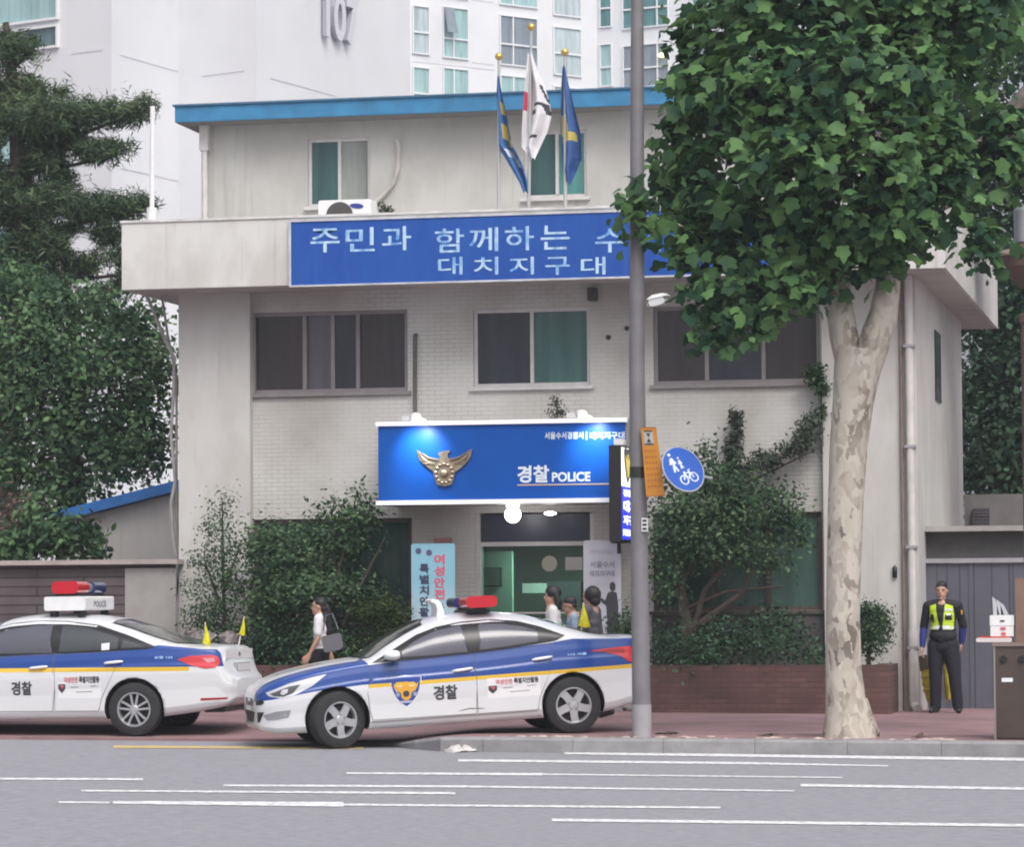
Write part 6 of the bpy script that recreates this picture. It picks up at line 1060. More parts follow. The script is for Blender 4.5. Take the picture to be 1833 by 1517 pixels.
for px, py, y, lab, hh_, fw_ in ((371, 1146, -.45, 'yellow pennant standing on the left side of the white boot lid', .26, .11), (434, 1152, .35, 'yellow pennant on a slanting stick at the right corner of the boot lid', .22, .08)):
    q = carpt(carB, PB_, (2.16 if y < 0 else 2.36, y, 1.072)); pennant(lab, q, hh_, fw_, .0 if y < 0 else .07, .28 if y < 0 else .34)

# ------------------------------------------------------------------ people
def organic(mb_, name, mm, par, voxel=.008, smooth=4):
    o = mb_.build(name, mm, par, True, True); me0 = o.data
    md = o.modifiers.new('r', 'REMESH'); md.mode = 'VOXEL'; md.voxel_size = voxel
    ms = o.modifiers.new('s', 'SMOOTH'); ms.factor = .5; ms.iterations = smooth
    bpy.context.view_layer.update(); dg = bpy.context.evaluated_depsgraph_get(); me = bpy.data.meshes.new_from_object(o.evaluated_get(dg)); o.modifiers.clear(); o.data = me
    if not me.materials: me.materials.append(mm)
    for p in me.polygons: p.use_smooth = True
    return o
def limb(m_, pts, rr, seg=14):
    m_.tube(pts, rr, seg)
    for p, r_ in zip(pts, rr): m_.ell(p, r_*.99, 12, 8)
skin_m = mat('skin', (.46, .27, .20), .55, var=.06, scale=8); hair_m = mat('hair_black', (.012, .011, .012), .45, bump=.4, bscale=90)
def lerp(a, b, t): return Vector(a)+(Vector(b)-Vector(a))*t
def hand(m_, wrist, d, side, out):
    """palm, four bent fingers of unequal length and a thumb off its side; d = direction the hand points, out = thumb side"""
    d = Vector(d).normalized(); o_ = Vector(out); o_ = (o_-d*o_.dot(d)).normalized(); n_ = d.cross(o_)
    w_ = Vector(wrist); c = w_+d*.05; 
    for u in (-.022, 0, .022): limb(m_, [w_+o_*u*.6, c+o_*u, w_+d*.088+o_*u*1.15], [.017, .016, .013], 10)
    for u, L in ((.030, .066), (.010, .075), (-.010, .070), (-.029, .055)):
        b = w_+d*.088+o_*u; k = b+d*L*.5+n_*.006*side; limb(m_, [b, k, k+d*L*.40+n_*.022*side], [.0095, .009, .0075], 8)
    t0 = w_+d*.035+o_*.024; t1 = t0+d*.028+o_*.026; limb(m_, [t0, t1, t1+d*.03+o_*.004+n_*.01*side], [.0125, .0105, .0085], 8)
def person(label, loc, rotz, J, k=1.0, cl=None, hairf=None, voxel=.0085, group=None, extra=None):
    t = thing('person', label, 'person', loc, rotz, group); S = lambda p: Vector(p)*k
    D = dict(hipL=(.095, 0, .90), hipR=(-.095, 0, .90), kneeL=(.11, -.02, .49), kneeR=(-.11, -.02, .49), ankL=(.12, .01, .085), ankR=(-.12, .01, .085), shL=(.185, 0, 1.41), shR=(-.185, 0, 1.41), elL=(.235, .02, 1.13), elR=(-.235, .02, 1.13), wrL=(.24, -.03, .88), wrR=(-.24, -.03, .88), toeL=(.145, -.16, .03), toeR=(-.145, -.16, .03), head=(0, -.015, 1.60), look=(0, -1, 0)); D.update(J)
    g = {a: S(b) for a, b in D.items()}; lk = Vector(D['look']).normalized(); rt_ = lk.cross(Vector((0, 0, 1))).normalized(); up = rt_.cross(lk)
    Hd = lambda a, b, c: g['head']+(rt_*a+lk*b+up*c)*k
    mid = (g['hipL']+g['hipR'])/2; chest = (g['shL']+g['shR'])/2
    m_ = MB()                                                     # the body: one continuous surface
    Mh = Matrix((rt_, lk, up)).transposed(); m_.ell(Hd(0, -.012, .02), (.074*k, .094*k, .098*k), 20, 14, Mh); m_.ell(Hd(0, .02, -.045), (.058*k, .070*k, .070*k), 18, 12, Mh); limb(m_, [Hd(0, .072, -.10), Hd(.03, .035, -.085), Hd(.05, -.01, -.05)], [.02*k, .018*k, .016*k], 8); limb(m_, [Hd(0, .072, -.10), Hd(-.03, .035, -.085), Hd(-.05, -.01, -.05)], [.02*k, .018*k, .016*k], 8)
    limb(m_, [Hd(0, .082, .015), Hd(0, .098, -.025)], [.010*k, .015*k], 8); m_.ell(Hd(0, .086, -.062), (.022*k, .012*k, .010*k), 10, 6, Mh)
    for s_ in (-1, 1): m_.ell(Hd(s_*.076, -.01, -.01), (.011*k, .022*k, .032*k), 10, 8, Mh); m_.ell(Hd(s_*.032, .07, .03), (.022*k, .016*k, .010*k), 8, 6, Mh)
    limb(m_, [Hd(0, -.02, -.06), g['head']+Vector((0, .015, -.14))*k, chest+Vector((0, .01, .03))*k], [.052*k, .052*k, .06*k])
    limb(m_, [chest, (chest+mid)/2, mid], [.10*k, .095*k, .10*k]); limb(m_, [g['shL'], g['shR']], [.05*k, .05*k])
    for s_ in 'LR':
        limb(m_, [g['sh'+s_], lerp(g['sh'+s_], g['el'+s_], .5), g['el'+s_], lerp(g['el'+s_], g['wr'+s_], .3), g['wr'+s_]], [.048*k, .042*k, .036*k, .036*k, .024*k])
        hand(m_, g['wr'+s_], g['wr'+s_]-g['el'+s_], 1 if s_ == 'L' else -1, D.get('thumb'+s_, (0, -1, 0)))
        limb(m_, [g['hip'+s_], lerp(g['hip'+s_], g['knee'+s_], .4), g['knee'+s_], lerp(g['knee'+s_], g['ank'+s_], .35), g['ank'+s_]], [.082*k, .072*k, .052*k, .053*k, .036*k]); limb(m_, [g['ank'+s_]-Vector((0, 0, .03)), g['toe'+s_]], [.036*k, .028*k])
    organic(m_, 'body', skin_m, t, voxel*.85, 3)
    if hairf: m_ = MB(); hairf(m_, Hd, Mh, k); organic(m_, 'hair', hair_m, t, voxel, 2)
    m_ = MB()
    for s_ in (-1, 1): m_.ell(Hd(s_*.032, .086, .012), (.014*k, .006*k, .006*k), 10, 6, Mh)
    m_.build('eye', mat('eye_dark', (.015, .012, .012), .3), t, True, True)
    m_ = MB(); m_.ell(Hd(0, .096, -.062), (.021*k, .004*k, .004*k), 10, 6, Mh); m_.build('mouth', mat('lips', (.30, .11, .10), .5), t, True, True)
    cl(t, g, k, D, mid, chest) if cl else None
    return t
def torso(m_, g, k, chest, mid, f=1.0, hem=-.02):
    Z = lambda s, r: (s[0]*r, s[1]*r, s[2]*r)
    for q, rx, ry in ((0, .165, .105), (.25, .16, .115), (.5, .145, .105), (.75, .148, .108), (1.0, .160, .118)):
        c = lerp(chest+Vector((0, 0, -.06))*k, mid+Vector((0, 0, hem))*k, q); m_.ell(c, (rx*k*f, ry*k*f, .115*k), 20, 12)
    limb(m_, [g['shL']+Vector((-.015, 0, -.005))*k, chest+Vector((0, .0, .02))*k, g['shR']+Vector((.015, 0, -.005))*k], [.062*k*f, .07*k*f, .062*k*f])
def sleeve(m_, g, k, s_, to=1.0, r0=.066, r1=.044):
    a, b, c = g['sh'+s_], g['el'+s_], g['wr'+s_]
    if to <= .5: e = lerp(a, b, to*2); limb(m_, [a, e], [r0*k, r1*k*1.25])
    else: limb(m_, [a, lerp(a, b, .5), b, lerp(b, c, (to-.5)*2)], [r0*k, r0*.92*k, (r0+r1)/2*k, r1*k])
def trousers(m_, g, k, mid, r=1.0, to=1.0):
    m_.ell(mid+Vector((0, .005, .03))*k, (.168*k, .125*k, .12*k), 18, 12)
    for s_ in 'LR':
        h, n_, a = g['hip'+s_], g['knee'+s_], g['ank'+s_]; limb(m_, [h, lerp(h, n_, .5), n_, lerp(n_, a, .5), lerp(n_, a, to)], [.105*k*r, .095*k*r, .078*k*r, .072*k*r, .066*k*r])
def shoes(t, g, k, mm):
    for s_ in 'LR':
        m_ = MB(); a, e = g['ank'+s_], g['toe'+s_]; d = (e-a); d.z = 0; d.normalize(); limb(m_, [a+Vector((0, 0, -.035)), lerp(a, e, .55)+Vector((0, 0, -.005)), e], [.048*k, .045*k, .036*k]); limb(m_, [a-d*.03*k+Vector((0, 0, -.05*k)), e+Vector((0, 0, .0))], [.034*k, .034*k]); organic(m_, 'shoe', mm, t, .009, 2)
navy = mat('cloth_navy', (.008, .009, .016), .85, var=.15, scale=9); royal = mat('cloth_royal', (.022, .035, .19), .8, var=.15, scale=9); lime = mat('vest_lime', (.50, .68, .03), .7, emit=None); silver = mat('vest_silver', (.62, .65, .66), .4); vest_k = mat('vest_black', (.014, .015, .018), .8)
def hair_short(m_, Hd, Mh, k):
    m_.ell(Hd(0, -.026, .052), (.081*k, .098*k, .080*k), 20, 12, Mh)
    for a in np.linspace(-.05, .04, 7): limb(m_, [Hd(a, .0, .120-abs(a)*.4), Hd(a-.006, .045, .104-abs(a)*.5), Hd(a-.012, .068, .080-abs(a+.03)*.35)], [.016*k, .013*k, .008*k], 8)
    for s_ in (-1, 1): limb(m_, [Hd(s_*.07, -.02, .03), Hd(s_*.073, -.05, -.02)], [.02*k, .018*k], 8)
    m_.ell(Hd(0, -.07, -.01), (.062*k, .04*k, .06*k), 14, 8, Mh)
def cl_officer(t, g, k, D, mid, chest):
    m_ = MB(); trousers(m_, g, k, mid, 1.1); organic(m_, 'trousers', navy, t, .010, 3); shoes(t, g, k, black_m)
    m_ = MB(); torso(m_, g, k, chest, mid, 1.1); m_.ell(chest+Vector((0, .0, .055))*k, (.075*k, .07*k, .03*k), 14, 8); organic(m_, 'shirt', navy, t, .009, 3)
    for s_ in 'LR':
        m_ = MB(); sleeve(m_, g, k, s_, .56, .064, .05); organic(m_, 'sleeve', navy, t, .009, 3)
        m_ = MB(); limb(m_, [lerp(g['sh'+s_], g['el'+s_], .72), g['el'+s_], lerp(g['el'+s_], g['wr'+s_], .5), lerp(g['el'+s_], g['wr'+s_], .97)], [.056*k, .052*k, .050*k, .040*k]); organic(m_, 'arm_cover', royal, t, .009, 3)
    m_ = MB(); torso(m_, g, k, chest, mid+Vector((0, 0, .14))*k, 1.18); v = organic(m_, 'vest', vest_k, t, .009, 3)
    # bright panels and silver band follow the vest's front surface
    vv = np.array([p.co for p in v.data.vertices]); 
    def fy(x, z):
        d = (vv[:, 0]-x)**2+(vv[:, 2]-z)**2; q = np.where(vv[:, 1] < 0, d, 9); return vv[int(q.argmin()), 1]
    def vpatch(pl, mm, nm, off=.004):
        q = MB(); p = np.array(pl); z0, z1 = p[:, 1].min()+1e-4, p[:, 1].max()-1e-4; V = []; n_ = 14; m2 = 7
        for z in np.linspace(z0, z1, n_):
            xx = [a[0]+(b[0]-a[0])*(z-a[1])/(b[1]-a[1]) for a, b in zip(p, np.roll(p, -1, 0)) if (a[1] <= z) != (b[1] <= z)]
            for x in np.linspace(min(xx), max(xx), m2): V.append((x*k, fy(x*k, z*k)-off, z*k))
        q.add(V, [(i*m2+j, i*m2+j+1, (i+1)*m2+j+1, (i+1)*m2+j) for i in range(n_-1) for j in range(m2-1)]); return q.build(nm, mm, v, True, True)
    vpatch([(-.155, 1.43), (-.075, 1.44), (-.06, 1.30), (-.018, 1.10), (-.155, 1.10), (-.165, 1.25)], lime, 'vest_panel'); vpatch([(.05, 1.44), (.15, 1.43), (.165, 1.25), (.15, 1.10), (.012, 1.10), (.035, 1.28)], lime, 'vest_panel')
    vpatch([(-.16, 1.105), (.155, 1.105), (.155, 1.155), (-.16, 1.155)], silver, 'vest_band', .007); vpatch([(.05, 1.345), (.15, 1.345), (.15, 1.375), (.05, 1.375)], silver, 'vest_band', .007); vpatch([(-.15, 1.20), (-.09, 1.19), (-.10, 1.30), (-.15, 1.31)], vest_k, 'vest_pocket', .008); vpatch([(.055, 1.225), (.14, 1.225), (.14, 1.30), (.055, 1.30)], vest_k, 'vest_pocket', .009); vpatch([(.07, 1.285), (.128, 1.285), (.128, 1.315), (.07, 1.315)], silver, 'name_tag', .012); vpatch([(-.035, 1.10), (.025, 1.10), (.012, 1.17), (-.012, 1.17)], vest_k, 'vest_zip', .009)
    m_ = MB(); m_.ell(mid+Vector((0, 0, .07))*k, (.183*k, .140*k, .024*k), 26, 8); m_.box(-.03*k, .03*k, mid.y-.14*k, mid.y-.12*k, mid.z+.05*k, mid.z+.09*k); m_.build('belt', black_m, t, True, True)
    m_ = MB(); m_.ell(g['shL']+Vector((.055, -.03, -.09))*k, (.012, .03, .035), 10, 8); m_.build('arm_patch', badge_gold, t, True, True)
op = ground(1690, 1277, .15); KO = 1.005
person('police officer in lime reflective vest and dark uniform standing before the shed doors', op, R(-6), dict(shL=(.203, 0, 1.415), shR=(-.203, 0, 1.415), elL=(.258, .06, 1.15), wrL=(.225, .11, .93), elR=(-.262, .03, 1.14), wrR=(-.272, -.03, .88), ankL=(.185, .0, .085), toeL=(.225, -.15, .03), ankR=(-.11, .0, .085), toeR=(-.14, -.16, .03), kneeL=(.15, -.02, .49), kneeR=(-.105, -.02, .49), head=(-.01, -.02, 1.615), look=(.05, -1, -.04)), KO, cl_officer, hair_short, .008)
wht = mat('cloth_white', (.66, .66, .68), .85, var=.06, scale=8); sky_b = mat('cloth_sky', (.36, .46, .62), .85, var=.1, scale=7); dkc = mat('cloth_dark', (.011, .011, .015), .85, var=.2, scale=7); greyc = mat('cloth_grey', (.085, .085, .10), .85, var=.15, scale=7)
def cl_simple(top, bottom, sl, skirt=False, strap=None):
    def f(t, g, k, D, mid, chest):
        m_ = MB()
        if skirt:
            m_.ell(mid+Vector((0, 0, .03))*k, (.165*k, .13*k, .11*k), 18, 10); limb(m_, [mid, mid+Vector((0, 0, -.22))*k, mid+Vector((0, 0, -.42))*k], [.15*k, .175*k, .19*k], 18); organic(m_, 'skirt', bottom, t, .011, 3)
        else: trousers(m_, g, k, mid); organic(m_, 'trousers', bottom, t, .011, 3)
        shoes(t, g, k, black_m); m_ = MB(); torso(m_, g, k, chest, mid, .97, .06)
        for s_ in 'LR': sleeve(m_, g, k, s_, sl, .068, .05)
        organic(m_, 'shirt', top, t, .009, 3)
        if strap: m_ = MB(); m_.ell(chest+Vector((0, .02, -.02))*k, (.15*k, .105*k, .10*k), 16, 10); limb(m_, [chest+Vector((0, .06, .05))*k, chest+Vector((0, .10, -.18))*k], [.07*k, .075*k], 12); organic(m_, 'vest', strap, t, .010, 3)
    return f
def hair_tail(m_, Hd, Mh, k):
    m_.ell(Hd(0, -.028, .042), (.084*k, .096*k, .092*k), 18, 12, Mh); m_.ell(Hd(0, -.07, -.03), (.07*k, .05*k, .08*k), 14, 10, Mh); limb(m_, [Hd(0, -.12, .0), Hd(0, -.15, -.08), Hd(0, -.13, -.17)], [.035*k, .03*k, .015*k], 8)
def hair_bob(m_, Hd, Mh, k):
    m_.ell(Hd(0, -.025, .04), (.094*k, .108*k, .10*k), 18, 12, Mh)
    for s_ in (-1, 0, 1): limb(m_, [Hd(s_*.075, -.04, .02), Hd(s_*.085, -.06, -.09), Hd(s_*.07, -.06, -.17)], [.045*k, .05*k, .03*k], 10)
def hair_round(m_, Hd, Mh, k): m_.ell(Hd(0, -.045, .02), (.108*k, .112*k, .118*k), 20, 14, Mh); m_.ell(Hd(0, -.07, -.06), (.095*k, .075*k, .08*k), 16, 10, Mh)
walk = dict(kneeL=(.09, -.16, .50), ankL=(.09, -.22, .10), toeL=(.09, -.38, .05), kneeR=(-.09, .06, .48), ankR=(-.09, .22, .13), toeR=(-.09, .09, .04))
def bdy(px, Y): X = at(px, 1100, Y).x; return Vector((X, Y, bh(X, Y)))
LEFT = R(-90)       # facing -X
W1 = bdy(574, 41.6)
person('woman in white short-sleeved top walking left with a grey bag behind the police car', W1, R(-84), dict(walk, elL=(.235, .0, 1.13), wrL=(.23, -.13, .90), elR=(-.235, .06, 1.14), wrR=(-.24, .10, .90), head=(0, -.03, 1.585), look=(0, -1, -.02), kneeL=(.09, -.09, .49), ankL=(.09, -.10, .09), toeL=(.09, -.26, .04), ankR=(-.09, .12, .10), toeR=(-.09, -.02, .04)), .90, cl_simple(wht, dkc, .36, False, dkc), hair_tail, .010)
person('woman with dark bob and white top walking left behind the police car roof', bdy(990, 41.8), R(-80), dict(walk, look=(.2, -1, -.1)), .975, cl_simple(wht, dkc, .55), hair_bob, .010)
person('person in light blue shirt with short black hair behind the police car boot', bdy(1027, 42.3), R(-75), dict(walk, look=(.1, -1, -.25), head=(0, -.06, 1.585)), .905, cl_simple(sky_b, dkc, .5), hair_short, .010)
hp = bdy(1058, 42.0)
person('person with round black hair and dark grey clothes holding a yellow flag', hp, R(-100), dict(walk, elL=(.24, -.06, 1.14), wrL=(.16, -.27, 1.10), look=(-.1, -1, -.1)), .97, cl_simple(greyc, dkc, .8), hair_round, .010)
q = at(1041, 1136, 41.75); pennant('yellow pennant held up by the person with round black hair', (q.x, 41.72, q.z), .30, .16, .03, .40)
bg_ = thing('shoulder_bag', 'grey tote bag hanging at the walking woman side', 'bag', (W1.x+.16, W1.y-.22, W1.z+.95)); c = Vector((at(592, 1150, 41.35).x, 41.35, at(592, 1150, 41.35).z))
m_ = MB(); m_.rbox(-.10, .14, -.05, .05, -.12, .09, .03, Matrix.Translation(c) @ Matrix.Rotation(R(-12), 4, 'Y')); m_.build('bag_body', mat('bag_grey', (.13, .13, .15), .7, var=.1), bg_); m_ = MB(); m_.tube([c+Vector((-.10, 0, .14)), c+Vector((-.06, 0, .34)), c+Vector((.02, -.0, .36)), c+Vector((.10, 0, .16))], .010, 6); m_.build('bag_strap', MATS['bag_grey'], bg_, True)

# ------------------------------------------------------------------ standing banners by the entrance
YBn = 44.75
def gradient_mat(name, c0, c1, z0, z1):
    m = bpy.data.materials.new(name); m.use_nodes = True; n = m.node_tree.nodes; l = m.node_tree.links; b = n['Principled BSDF']; b.inputs['Roughness'].default_value = .5
    tc = n.new('ShaderNodeTexCoord'); sp = n.new('ShaderNodeSeparateXYZ'); l.new(tc.outputs['Object'], sp.inputs[0]); mr = n.new('ShaderNodeMapRange'); mr.inputs['From Min'].default_value = z0; mr.inputs['From Max'].default_value = z1; l.new(sp.outputs[2], mr.inputs['Value'])
    q = n.new('ShaderNodeMix'); q.data_type = 'RGBA'; l.new(mr.outputs[0], q.inputs[0]); q.inputs[6].default_value = tuple(c0)+(1,); q.inputs[7].default_value = tuple(c1)+(1,); l.new(q.outputs[2], b.inputs['Base Color']); return m
def banner(label, x0, x1, y0, print_m, par_name='standing_banner'):
    a = at(x0, y0, YBn); b = at(x1, y0, YBn); X = (a.x+b.x)/2; t = thing(par_name, label, 'banner', (X, YBn, bh(X, YBn)), 0); g = bh(X, YBn)
    m_ = MB(); m_.rbox(a.x, b.x, YBn, YBn+.012, g+.05, a.z, .03); m_.build('sheet', print_m, t)
    m_ = MB(); m_.box(a.x+.02, b.x-.02, YBn+.013, YBn+.03, a.z-.05, a.z-.02); m_.tube([(X, YBn+.03, a.z-.04), (X, YBn+.28, g)], .012, 8); m_.box(a.x-.02, b.x+.02, YBn-.08, YBn+.22, g, g+.045); m_.build('stand', steel, t); return t, a, b, g
prn = gradient_mat('banner_print', (.56, .60, .63), (.22, .44, .55), .9, 1.75)
t, a, b, g = banner('pale blue standing banner with vertical red and dark writing left of the entrance', 736, 814, 974, prn)
m_ = MB()
for i, ch in enumerate('여성안전'): y = 993+i*20.8; px_text(m_, ch, 777, y, 796, y+18, YBn-.004, .035)
m_.build('lettering', mat('banner_red', (.60, .09, .14), .5), t)
m_ = MB()
for i, ch in enumerate('특별치안활동'): y = 1010+i*19.5; px_text(m_, ch, 751, y, 768, y+17, YBn-.004, .035)
m_.build('lettering', mat('ink_navy', (.035, .04, .09), .5), t); m_ = MB(); px_text(m_, '용', 779, 1080, 795, 1096, YBn-.004, .03); m_.build('lettering', mat('ink_navy', (.035, .04, .09), .5), t)
m_ = MB()
for px, py in ((749, 987), (768, 990)): c = at(px, py, YBn-.004); m_.lathe([(0, 0), (.042, 0), (.042, -.002)], (c.x, YBn-.003, c.z), 'Y', 18)
m_.build('crest', mat('crest_plum', (.10, .07, .17), .5), t)
m_ = MB(); c = at(792, 970, YBn+.05); m_.rbox(c.x-.12, c.x+.12, YBn+.03, YBn+.12, c.z-.03, c.z+.055, .02); m_.build('top_box', mat('box_brown', (.10, .045, .035), .6), t)
t, a, b, g = banner('white standing banner with grey writing and a printed suited figure right of the entrance', 1044, 1111, 968, mat('banner_white', (.44, .44, .50), .5, var=.04))
m_ = MB(); px_text(m_, '서울수서', 1056, 1005, 1100, 1017, YBn-.004, .02); px_text(m_, '대치지구대', 1056, 1022, 1100, 1033, YBn-.004, .03); m_.build('lettering', mat('ink_faint', (.22, .22, .30), .6), t)
m_ = MB(); px_text(m_, '안전한 우리동네', 1058, 985, 1098, 993, YBn-.004, .0); m_.build('lettering', mat('ink_fainter', (.33, .33, .39), .6), t)
def pxpoly(m_, pts, Y): m_.prism([at(x, y, Y) for x, y in pts], (0, .002, 0))
m_ = MB(); pxpoly(m_, [(1092, 1044), (1098, 1042), (1102, 1048), (1101, 1057), (1095, 1060), (1091, 1053)], YBn-.004); pxpoly(m_, [(1088, 1062), (1096, 1059), (1104, 1062), (1107, 1085), (1106, 1112), (1107, 1140), (1086, 1140), (1087, 1110), (1085, 1085), (1078, 1080), (1074, 1072), (1077, 1071), (1083, 1076)], YBn-.004); m_.build('printed_figure', mat('figure_ink', (.035, .035, .045), .6), t)
shrub('small dark shrub right of the white banner behind the street pole', 'shrub', 'low_shrub', 44.4, [(1120, 1115, 20, 30), (1130, 1150, 26, 40), (1110, 1150, 18, 30)], 190, .07, lf_bush, [[(1122, 1190), (1121, 1120)]], 33)

# ------------------------------------------------------------------ cabinet and small things on the right
cb0 = ground(1782, 1325, .15); CY = cb0.y; cab_m = mat('cabinet_brown', (.062, .042, .036), .5, var=.15, scale=2)
cx0, cx1 = cb0.x, cb0.x+.86; cz0 = gz(cx0)+.15; cz1 = at(1800, 1158, CY).z; ct = thing('utility_cabinet', 'dark brown metal street cabinet standing at the kerb on the right edge', 'cabinet', (cx0+.4, CY+.2, cz0))
m_ = MB(); m_.rbox(cx0+.015, cx1, CY, CY+.42, cz0+.02, cz1, .01); m_.build('case', cab_m, ct)
m_ = MB(); m_.box(cx0-.012, cx0+.012, CY-.01, CY+.43, cz0, cz1); m_.build('corner_post', mat('post_grey', (.22, .20, .19), .5, .2), ct)
m_ = MB(); m_.box(cx0-.02, cx1+.02, CY-.02, CY+.45, cz1+.002, cz1+.045); m_.build('top', mat('cabinet_top', (.20, .15, .13), .6, var=.1), ct)
m_ = MB()
for px in (1796, 1829): c = at(px, 1181, CY-.02); m_.lathe([(0, -.03), (.035, -.03), (.04, -.01), (.04, .018)], (c.x, CY, c.z), 'Y', 16)
m_.build('knob', black_m, ct, True)
m_ = MB(); c = at(1803, 1218, CY); m_.rbox(c.x-.06, c.x+.06, CY-.004, CY+.001, c.z-.022, c.z+.022, .008); m_.build('label_plate', sticker_w, ct)
m_ = MB(); m_.box(cx0, cx1, CY-.006, CY+.42, cz0, cz0+.018); m_.build('plinth', black_m, ct)
tz_ = cz1+.047
m_ = MB(); a = at(1748, 1156, CY+.1); b = at(1812, 1156, CY+.1); m_.rbox(a.x, b.x, CY+.05, CY+.36, tz_, tz_+.045, .015); tr = thing('tray', 'red tray overhanging the left end of the brown cabinet top', 'tray', (b.x, CY+.2, tz_)); m_.build('rim', mat('tray_white', (.6, .55, .55), .5), tr)
m_ = MB(); m_.rbox(a.x+.03, b.x-.02, CY+.06, CY+.35, tz_+.046, tz_+.06, .005); m_.build('base', mat('tray_red', (.50, .05, .03), .5, var=.1), tr)
a = at(1773, 1120, CY+.15); b = at(1815, 1120, CY+.15); zb1, zb2, zb3 = tz_+.061, at(1790, 1121, CY+.15).z, at(1790, 1102, CY+.15).z
for i, (z0_, z1_, lab) in enumerate(((zb1, zb2, 'lower white paper box with red print on the tray'), (zb2+.002, zb3, 'upper white box lid stacked on the printed paper box'))):
    t = thing('paper_box', lab, 'box', ((a.x+b.x)/2, CY+.2, z0_), 0, 'white boxes stacked on the cabinet'); m_ = MB(); e = .005*i; m_.rbox(a.x-e, b.x+e, CY+.12-e, CY+.32+e, z0_, z1_, .008); m_.build('carton', white_p, t)
    m_ = MB(); cx = (a.x+b.x)/2+.01; 
    if i == 0: m_.rbox(cx-.03, cx+.03, CY+.112, CY+.119, z0_+.07, z0_+.10, .01); m_.rbox(cx-.02, cx+.03, CY+.112, CY+.119, z0_+.012, z0_+.045, .01); m_.build('print', ink_red, t)
    else: m_.rbox(cx-.03, cx+.02, CY+.106, CY+.114, z0_+.045, z0_+.06, .006); m_.build('handle_slot', black_m, t)
pr = thing('paper_rolls', 'grey-white paper fans standing up from the top white box', 'paper', ((a.x+b.x)/2, CY+.2, zb3))
for i, (x0_, x1_, xt) in enumerate(((1778, 1786, 1776), (1785, 1794, 1784), (1792, 1803, 1791))):
    m_ = MB(); p0, p1, p2, p3 = at(x0_, 1103, CY+.2), at(x1_+3, 1103, CY+.2), at(xt+6, 1074+5*i, CY+.2), at(xt, 1069+5*i, CY+.2); p0.z = p1.z = zb3+.002; m_.prism([p0, p1, p2, p3], (0, .012, 0)); o = m_.build('sheet', mat('paper_grey', (.45, .46, .50), .7, var=.1), pr); 
m_ = MB(); a = at(1819, 1100, CY+.15); m_.rbox(a.x, a.x+.3, CY+.08, CY+.36, tz_, at(1825, 1036, CY+.15).z, .01); m_.box(a.x+.02, a.x+.28, CY+.075, CY+.081, tz_+.1, tz_+.14); o = m_.build('brown_box', mat('box_tan', (.19, .115, .085), .7, var=.12)); tag(o, 'tall brown box standing on the right end of the cabinet', 'box')
# rolled yellow banners behind the officer
yb = mat('rolled_yellow', (.48, .40, .035), .75, var=.25, scale=7, bump=.5, bscale=18); yb2 = mat('rolled_brown', (.12, .085, .05), .8, var=.2)
def roll(label, P, rr, cap_n):
    t = thing('rolled_banner', label, 'banner', P[-1], 0, 'rolled yellow banners leaning behind the officer'); m_ = MB(); Q = []; R2 = []
    for i in range(len(P)-1):
        for k_ in range(4): u = k_/4; Q.append(lerp(P[i], P[i+1], u)); R2.append((rr[i]+(rr[i+1]-rr[i])*u)*(1+.12*math.sin(7*(i+u)*2.2)))
    Q.append(Vector(P[-1])); R2.append(rr[-1]); m_.tube(Q, R2, 12); m_.build('cloth', yb, t, True); m_ = MB(); m_.tube([P[0], P[0]+(Vector(P[0])-Vector(P[1])).normalized()*cap_n], [rr[0]*1.1, rr[0]*.8], 10); m_.build('wrap', yb2, t, True)
YR2 = op.y+.35
roll('bundled yellow banner leaning against the white drainpipe', [at(1657, 1200, YR2), at(1662, 1222, YR2), at(1664, 1240, YR2), at(1672, 1266, YR2)], [.07, .085, .075, .055], .2)
roll('narrow rolled yellow banner seen between the officer legs', [at(1691, 1190, YR2), at(1695, 1225, YR2), at(1697, 1252, YR2+.1)], [.018, .045, .035], .05)
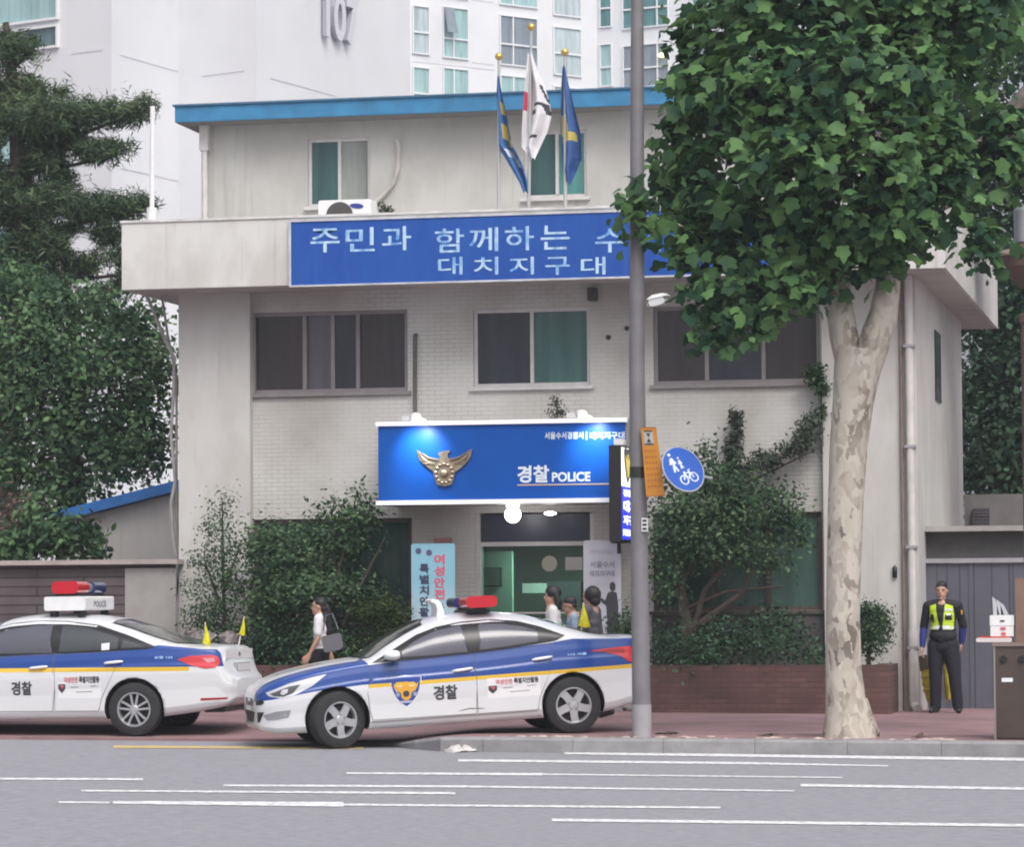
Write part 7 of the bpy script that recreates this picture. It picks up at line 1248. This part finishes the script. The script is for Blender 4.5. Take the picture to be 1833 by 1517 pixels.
# crumpled plastic bag at the end of the kerb
c = ground(829, 1338, .05); c.z = max(bh(c.x, c.y) if c.y > bx(c.x) else gz(c.x), gz(c.x)); m_ = MB(); m_.ell((0, 0, 0), (1, 1, 1), 22, 14); r3 = np.random.RandomState(5); V = np.array(m_.v); ang = np.arctan2(V[:, 1], V[:, 0]); rad_ = 1+.22*np.sin(3*ang+1)+.12*np.sin(7*ang)+r3.normal(size=len(V))*.07
V[:, 0] *= rad_*.21; V[:, 1] *= rad_*.26; V[:, 2] = np.maximum(V[:, 2], -.15)*(.055+.02*np.sin(5*ang))+r3.normal(size=len(V))*.006; V += np.array([c.x, c.y, c.z+.014]); m_.v = [tuple(p) for p in V]
o = m_.build('plastic_bag', mat('bag_plastic', (.55, .53, .52), .5, var=.15, scale=8), None, True, angle=70); tag(o, 'flattened pale plastic bag lying on the road at the kerb end', 'bag')
for k, (px, py) in enumerate(((1198, 1316), (1378, 1321), (1650, 1322))):
    c = ground(px, py, .16); m_ = MB()
    for i in range(5): m_.add([(c.x+nr.normal()*.07+p[0]*.09, c.y+nr.normal()*.04+p[1]*.05, c.z+.008+.012*i*nr.rand()+p[1]*.02) for p in ((-.5, -.4), (.5, -.3), (.6, .3), (-.3, .5))], [(0, 1, 2, 3)])
    o = m_.build('dead_leaves', mat('litter_brown', (.09, .065, .05), .9)); tag(o, ('small heap of brown dead leaves right of the grey pole', 'small heap of brown dead leaves left of the plane trunk', 'small heap of brown dead leaves right of the plane trunk')[k], 'leaf litter')

# ------------------------------------------------------------------ thin haze, added to lift the dark tones and pale the towers
m_ = MB(); m_.box(-905, 905, -125, 905, -2.5, 75); hz = bpy.data.materials.new('haze_air'); hz.use_nodes = True; n = hz.node_tree.nodes; n.remove(n['Principled BSDF'])
pv = n.new('ShaderNodeVolumePrincipled'); pv.inputs['Color'].default_value = (.86, .90, 1.0, 1); pv.inputs['Density'].default_value = .0008; pv.inputs['Anisotropy'].default_value = .2; hz.node_tree.links.new(pv.outputs[0], n['Material Output'].inputs['Volume'])
struct(m_.build('haze', hz), 'stuff'); scene.cycles.volume_bounces = 0
